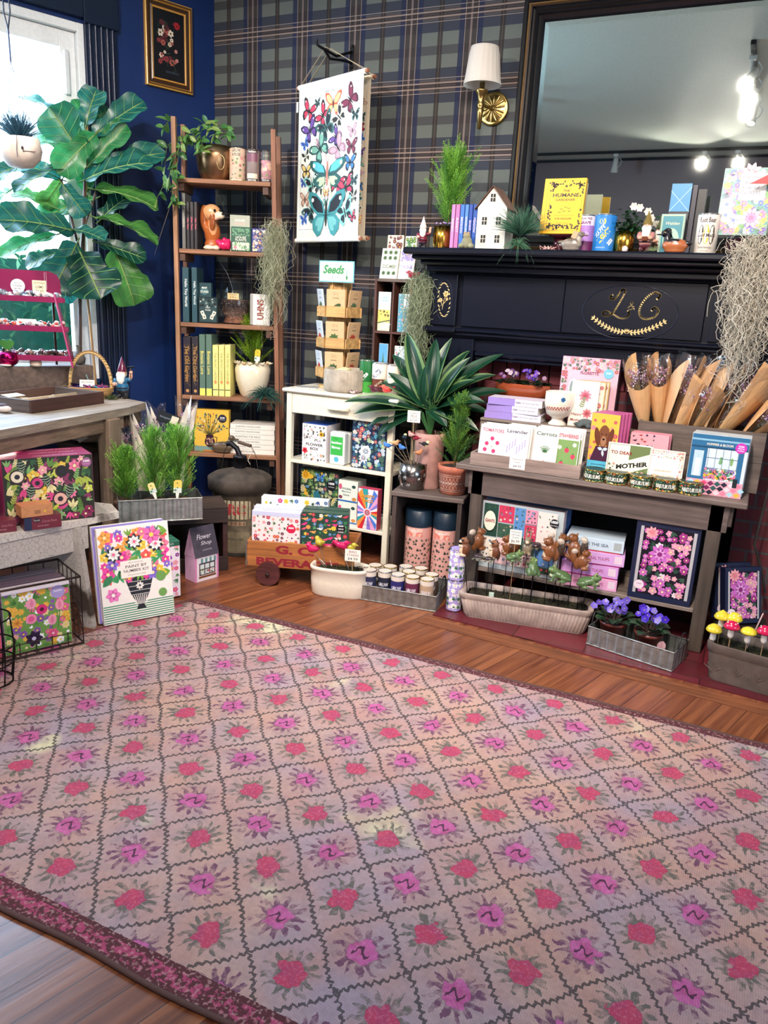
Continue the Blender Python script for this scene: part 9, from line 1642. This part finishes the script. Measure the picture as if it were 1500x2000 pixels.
# zinc tray of seed tins
tl_=onz(697,1170);tr_=onz(850,1196);ty_=math.atan2(tr_.y-tl_.y,tr_.x-tl_.x);tw2=(tr_-tl_).length;FY=Frame(tl_.x,tl_.y,ty_)
galv_tray('zinc tray full of seed tins beside the oval planter',FY.at(tw2/2,0,.0005),ty_,tw2,.25,.078,handle=True)
def seedc(c1,t1,c2):return lambda a:(a.rect(a.cx-.05,.005,a.cx+.05,a.h*.8,c1),a.text(t1,a.cx,a.h*.55,.05,.018,'#e8e0e8',bold=.04),a.text('BUTTERFLY',a.cx,a.h*.3,.045,.009,'#d8c8e0'),a.ell(a.cx+.022,a.h*.25,.012,.009,c2,12))
for i,(px,py,c1,t1,c2,lc_,lb)in enumerate(((728,1106,'#2f3352','GROW','#e8e8f0','#b8b8bc','dark blue seed tin at the front left corner of the zinc tray'),(728,1094,'#4a3a30','GROW','#c8a878','#c8a860','brown seed tin at the back left of the zinc tray'),(760,1104,'#24283a','GROW','#7a9ac0','#b8b8bc','dark seed tin behind the front two silver lidded ones'),(772,1113,'#2a2a6a','GROW','#e8e8f0','#b8b8bc','blue seed tin with white flowers, front row of the zinc tray'),(803,1118,'#6a2a48','GROW','#e0c8a0','#c8a850','maroon and cream seed tin in the front row of the zinc tray'),(836,1124,'#b89a80','SEEDS','#e8d8b8','#c8b068','tan lettered seed tin at the front right corner of the zinc tray'),(759,1091,'#5a4a30','GROW','#c8b060','#d0b050','gold lidded seed tin at the back of the zinc tray'),(792,1098,'#3a4048','GROW','#9aa0a8','#b0b4b8','grey seed tin in the middle back of the zinc tray'),(800,1108,'#8a7a3a','GROW','#d8c060','#c8b068','yellowish seed tin behind the maroon and cream one'),(830,1100,'#4a3a3a','DILL','#e8dcc8','#d0b468','dark brown seed tin at the back right of the zinc tray'),(848,1114,'#5a4a40','GROW','#c8b090','#c8a860','seed tin at the right side of the zinc tray'))):
 q=FY.at(*((.042,.045),(.045,.118),(.112,.062),(.182,.042),(.252,.042),(.322,.042),(.115,.133),(.183,.168),(.216,.104),(.256,.173),(.325,.112))[i],0);can('seed_tin',lb,(q.x,q.y,.0062),.0325,.134,'#d8ccc0',seedc(c1,t1,c2),lc_,group='seed tins in the zinc tray',rz=R(12))
 # two floral tubes, one on the other
q=onz(880,1197);r_=.0355
def flt(a):a.rect(0,0,a.w,a.h*.7,'#b0a0dc',mat='card');a.scatter(['#f4f2f0'],9,.020,'f',(a.cx-.06,.01,a.cx+.06,a.h*.98),5,('#2f6a4a',),'#e8d030');a.scatter(['#2f6a4a'],4,.016,'l',(a.cx-.06,.01,a.cx+.06,a.h*.5),6,('#2f6a4a',));a.text('a gift of seeds',a.cx,a.h*.93,.05,.007,'#3a3a5a',.2)
for i in(0,1):can('seed_tube',('lower lilac tube with white flowers, standing on the floor','upper lilac tube with white flowers, stacked on the other')[i],(q.x,q.y+r_,.0075+i*.148),r_,.146,'#b0a0dc',flt,'#b8b4c8',.0006,'white flower tubes','tube',R(10))
# ribbed planter with animal stakes
pl0=onz(893,1203,.006);pr0=onz(1143,1243,.006);py_=math.atan2(pr0.y-pl0.y,pr0.x-pl0.x);pw=(pr0-pl0).length;FP_=Frame(pl0.x,pl0.y,py_);ph=FP_.hit(1015,1175,0)[1]-.007;pd=.17
def trough(name,label,cat,F,w,d,h,col,ribs,mat='mottle',z=.007,taper=.90,acanthus=False):
 o=thing(name,label,cat,F.at(w/2,0,z),F.yaw);m=MB();N=736
 def ring(k,zz,rib):
  W_,D_=w*k/2,d*k/2;r=.03;segs=[(W_-r,-D_,1,0),(W_,D_-r,0,1),(-W_+r,D_,-1,0),(-W_,-D_+r,0,-1)];lens=[2*(W_-r),2*(D_-r)]*2;arc=math.pi/2*r;T=sum(lens)+4*arc;out=[]
  for i in range(N):
   u=T*i/N;rr=.0045*(abs(math.sin(math.pi*(i/N)*92))**.6)if rib else 0;x0,y0=-W_+r,-D_
   for j,(tx,ty)in enumerate(((1,0),(0,1),(-1,0),(0,-1))):
    nx,ny=ty,-tx
    if u<=lens[j]:x,y=x0+tx*u,y0+ty*u;break
    u-=lens[j];x0+=tx*lens[j];y0+=ty*lens[j];cx,cy=x0-nx*r,y0-ny*r
    if u<=arc:q=u/r;nx,ny=nx*math.cos(q)+tx*math.sin(q),ny*math.cos(q)+ty*math.sin(q);x,y=cx+nx*r,cy+ny*r;break
    u-=arc;x0,y0=cx+tx*r,cy+ty*r
   out.append((x+nx*rr,y+ny*rr+d/2,zz))
  return out
 pr=[(taper,0,0),(taper+.01,.006,0),(taper+.01,.010,ribs>0),(.97,h*.72,ribs>0),(.975,h*.76,0),(1.0,h*.78,0),(1.01,h-.004,0),(1.0,h,0),(.93,h,0),(.92,h*.75,0)];vs=[]
 for k,zz,rb_ in pr:vs+=ring(k,zz,rb_)
 m.add(vs,[(j*N+i,j*N+(i+1)%N,(j+1)*N+(i+1)%N,(j+1)*N+i)for j in range(len(pr)-1)for i in range(N)],col,mat,True);m.add(vs[:N][::-1],[tuple(range(N))],col,mat)
 build('planter_body',m,o)
 if acanthus:
  m=MB()
  for i in range(6):
   x=-w/2+w*(i+.5)/6
   for s_ in range(-3,4):m.tube([(x,d*.03+.006,h*.18),(x+s_*.006,d*.02+.003,h*(.42-abs(s_)*.03)),(x+s_*.0115,d*.012+.004,h*(.60-abs(s_)*.07))],[.003,.0035,.001],col,mat,5)
  build('relief_leaves',m,o)
 moss_bed('moss',w*.88,d*.78,h*.80,o,7,(0,d/2),n=420);return o
trough('ribbed_planter','long fluted pinkish grey planter holding animal stakes','planter',FP_,pw+.02,pd,ph,'#b09c92',34)
def critter(kind,label,px,py,t,s,yw,pitch=0.0):
 """resin animal on a wire; px,py where its middle is seen, s = body height"""
 h_=FP_.hit(px,py,t);c=FP_.at(h_[0],t,h_[1]);foot=FP_.at(min(max(h_[0],.03),pw-.03),min(max(t,.03),pd-.03),.007+ph*.8);o=thing('%s_stake'%kind,label,'garden stake',foot);c=c-foot
 E=Euler((0,-pitch,R(yw))).to_matrix();BR,DK,CR_,GR,TN='#7e4c2c','#43352c','#d8c0a4','#4f6a40','#8a7860'
 A={'squirrel':[((0,0,0),(.34,.26,.42),BR),((.12,0,-.1),(.22,.2,.3),CR_),((.22,0,.50),(.26,.2,.2),BR),((.42,0,.44),(.12,.11,.09),CR_),((.14,.13,.70),(.05,.04,.10),BR),((.14,-.13,.70),(.05,.04,.10),BR),((-.36,0,-.1),(.16,.14,.34),BR),((-.50,0,.3),(.20,.15,.36),DK if s>.08 else BR),((-.40,0,.66),(.2,.14,.16),'#b8a898'),((.34,.1,.12),(.16,.06,.06),BR),((.34,-.1,.12),(.16,.06,.06),BR),((.1,.2,-.36),(.24,.1,.1),BR),((.1,-.2,-.36),(.24,.1,.1),BR)],'chipmunk':[((0,0,0),(.30,.24,.42),'#744630'),((.14,0,-.05),(.20,.19,.34),CR_),((.12,0,.50),(.27,.22,.21),'#8a5a3e'),((.34,0,.42),(.13,.12,.09),CR_),((.24,0,.55),(.16,.225,.05),'#141216'),((.04,.14,.70),(.05,.05,.08),DK),((.04,-.14,.70),(.05,.05,.08),DK),((-.3,0,-.2),(.1,.1,.3),DK),((.30,.1,.15),(.14,.06,.06),CR_),((.30,-.1,.15),(.14,.06,.06),CR_),((.1,.16,-.38),(.22,.09,.08),CR_),((.1,-.16,-.38),(.22,.09,.08),CR_)],'rabbit':[((0,0,-.1),(.34,.28,.38),TN),((.2,0,.35),(.25,.2,.22),TN),((.42,0,.28),(.10,.1,.1),CR_),((.1,.12,.75),(.06,.05,.26),TN),((.1,-.12,.75),(.06,.05,.26),TN),((.2,.16,-.38),(.24,.1,.1),TN),((.2,-.16,-.38),(.24,.1,.1),TN),((-.34,0,-.25),(.1,.1,.1),CR_)],'frog':[((0,0,0),(.52,.32,.24),GR),((.42,0,.16),(.28,.25,.17),'#5f7a48'),((.42,.15,.32),(.08,.07,.08),'#8a9a58'),((.42,-.15,.32),(.08,.07,.08),'#8a9a58'),((.25,0,-.12),(.34,.24,.14),'#b0b088'),((-.25,.3,-.06),(.30,.12,.15),GR),((-.25,-.3,-.06),(.30,.12,.15),GR),((-.05,.38,-.24),(.24,.08,.05),GR),((-.05,-.38,-.24),(.24,.08,.05),GR),((.36,.26,-.2),(.07,.07,.18),GR),((.36,-.26,-.2),(.07,.07,.18),GR),((.44,.28,-.34),(.14,.08,.04),GR),((.44,-.28,-.34),(.14,.08,.04),GR)],'turtle':[((0,0,.05),(.48,.38,.26),'#3a2c30'),((0,0,-.08),(.52,.42,.10),'#5a5448'),((.60,0,.08),(.17,.13,.12),'#5f6450'),((.3,.36,-.18),(.18,.1,.09),'#5f6450'),((.3,-.36,-.18),(.18,.1,.09),'#5f6450'),((-.32,.34,-.18),(.16,.1,.09),'#5f6450'),((-.32,-.34,-.18),(.16,.1,.09),'#5f6450')]}[kind]
 blob([(tuple(c+E@(Vector(p[0])*s)),tuple(x*s for x in p[1]),p[2],(0,-pitch,R(yw)))for p in A],s*.038,'body',o,'satin',smooth=2);m=MB();ez={'squirrel':(.32,.15,.54),'chipmunk':(.30,.17,.52),'rabbit':(.32,.15,.42),'frog':(.47,.19,.34),'turtle':(.68,.1,.13)}[kind]
 for sg in(-1,1):m.sph(tuple(c+E@(Vector((ez[0],ez[1]*sg,ez[2]))*s)),s*.04,'#0c0a0a','gloss',7,5)
 build('eyes',m,o);m=MB();m.tube([(0,0,0),c+Vector((0,0,-s*.35))],.0018,'#16161a','iron',5);build('wire_stake',m,o)
CRT=[('chipmunk',908,1072,.05,.075,215,'leftmost chipmunk stake with dark glasses'),('squirrel',935,1058,.11,.085,60,'grey backed squirrel stake behind the leftmost chipmunk'),('turtle',935,1088,.02,.055,-35,'dark turtle stake under the first squirrel'),('chipmunk',966,1078,.04,.075,215,'second chipmunk stake with dark glasses, left of the price sign'),('squirrel',992,1070,.10,.075,190,'squirrel tail and back seen just behind the price sign'),('turtle',955,1092,.0,.04,0,'small green turtle stake beside the second chipmunk'),('frog',1003,1086,.03,.065,20,'blue green frog stake before the price sign'),('rabbit',1030,1068,.08,.08,280,'brown rabbit stake facing forward in the middle'),('frog',1042,1110,.02,.07,120,'green frog stake seen from behind in the middle'),('turtle',1048,1066,.13,.05,60,'dark turtle shell stake behind the rabbit'),('squirrel',1074,1078,.03,.085,200,'orange squirrel stake facing left'),('squirrel',1093,1068,.10,.08,20,'orange squirrel stake behind, facing right'),('frog',1096,1123,.0,.085,195,'large green frog stake facing left at the front'),('squirrel',1122,1074,.08,.095,150,'tall grey tailed squirrel stake at the right'),('squirrel',1138,1098,.03,.075,10,'orange squirrel stake at the right end facing right'),('frog',1148,1135,.01,.085,5,'green frog stake at the right end facing the violets')]
for kn,px,py,t_,s_,yw,lb in CRT:critter(kn,lb,px,py,t_,s_,yw,.9 if(kn,px)==('frog',1042)else .15)
h_=FP_.hit(1005,1064,.015);sign_on_stick('price_sign','handwritten woodland stakes price sign in blue ink reading $6.99',FP_.at(h_[0],.03,.007+ph*.8),py_,.052,.064,[('WOODLAND',.84,.8,.12,'#3a7ab0'),('UPSTAIRS',.64,.75,.12,'#3a7ab0'),('STAKES',.45,.6,.12,'#3a7ab0'),('$6.99',.18,.7,.22,'#2a3a5a')],h_[1]-.007-ph*.8)
h_=FP_.hit(960,1155,.03);m=MB();m.box(0,0,0,.022,.012,.03,'#c8dccc','card',.001);tag(build('small_tag',m,None,FP_.at(h_[0],.04,.007+ph*.80),py_),'small pale green block in the moss of the ribbed planter','tag')
# african violets in a zinc tray
v0=onz(1145,1258,.006);v1=onz(1311,1313,.006);vy=math.atan2(v1.y-v0.y,v1.x-v0.x);vw=(v1-v0).length;FV=Frame(v0.x,v0.y,vy);galv_tray('small zinc tray holding two african violets',FV.at(vw/2,0,.0066),vy,vw,.17,.085,handle=True)
for i,(px,lb,cs,sd)in enumerate(((1196,'lighter african violet at the left of the small zinc tray',('#7a62d8','#8a74e0','#6a52c8'),11),(1268,'deep violet blue african violet at the right of the small zinc tray',('#4a2fc8','#5a3ad8','#9a8ae0'),12))):
 h_=FV.hit(px,1215,.07);lc=FV.at(h_[0],.085,.0125);pot('nursery_pot',('brown nursery pot of the left african violet','brown nursery pot of the right african violet')[i],lc,[(.042,0),(.055,.085),(.058,.086),(.058,.098),(.053,.098),(.050,.08),(0,.08)],'#6a2f28','satin',(.052,.088),32);violets(lb,(lc.x,lc.y,lc.z+.092),.058,.05,22,15,sd,cs,hgt=.085)
m=MB();m.leaf((0,0,0),(-.2,-.3,-1),(0,-1,.1),.05,.032,'#c89aa0','leaf',.3,7,.2,lambda u:math.sin(math.pi*u**.8)**.7 if 0<u<1 else 0,mid='#a86a70');h_=FV.hit(1298,1240,.015);tag(build('fallen_leaf',m,None,FV.at(h_[0],.012,.118)),'pinkish wilted leaf hanging over the front of the small zinc tray','leaf')
# brown planter with toadstools
m0=onz(1368,1323,.006);m1=onz(1500,1362,.006);my=math.atan2(m1.y-m0.y,m1.x-m0.x);FQ=Frame(m0.x,m0.y,my);mh=FQ.hit(1420,1270,0)[1]-.007;trough('brown_planter','long brown planter with raised leaf pattern and glazed toadstools','planter',FQ,.44,.18,mh+.012,'#5f5048',0,acanthus=True)
for i,(px,py,cc_,lb)in enumerate(((1411,1203,'#d8c43a','pointed yellow toadstool at the back left of the brown planter'),(1395,1228,'#d8c43a','yellow toadstool nearest the violets'),(1435,1206,'#e0cc3c','yellow toadstool behind the pink spotted one'),(1430,1222,'#c81c50','pink red spotted toadstool between yellow ones'),(1463,1232,'#e4d43c','flat yellow toadstool in the front of the brown planter'),(1495,1232,'#c81c50','red toadstool at the right edge of the photo'))):
 t_=.04+.03*(py<1215)+.0;h_=FQ.hit(px,py,t_);lc=FQ.at(h_[0],t_,.007+mh*.84);hh=max(h_[1]-lc.z,.05);o=thing('toadstool_stake',lb,'toadstool',lc,0);m=MB();m.tube([(0,0,-.01),(0,0,hh-.045)],.0015,'#c8a070','woodz',5);m.lathe([(.006,hh-.05),(.012,hh-.04),(.010,hh-.015),(.009,hh-.005),(0,hh-.005)],'#eee6dc','gloss',16,cap=False);build('stem',m,o);m=MB();fl_=.7 if i==4 else 1;m.lathe([(.010,hh-.008),(.028,hh-.010),(.030,hh-.004),(.024,hh+.008*fl_),(.012,hh+.018*fl_),(0,hh+(.026 if i==0 else .021)*fl_)],['#efe6d8',cc_,cc_,cc_,cc_],'gloss',24,cap=False)
 if 'spot' in lb or i==5:
  for k in range(7):a=k*.9;m.sph((.018*math.cos(a),.018*math.sin(a),hh+.013),.003,'#f0e8e0','gloss',7,5)
 build('cap',m,o)
h_=FQ.hit(1478,1215,.1);m=MB();m.tube([(0,0,0),(.035,0,.16)],.0025,'#e0b8b0','woodz',6);tag(build('thin_stick',m,None,FQ.at(h_[0]-.02,.11,.007+mh*.84)),'thin pale stick rising from the brown planter','stick')
m=MB();m.tube([(.19,3.60,1.0),(.15,3.59,.85),(.13,3.56,.6),(.12,3.58,.42),(.17,3.60,.30),(.2,3.62,.2)],.006,'#3a3434','rust',7);tag(build('bent_cable',m),'dark bent cable hanging against the brick at the right','cable')
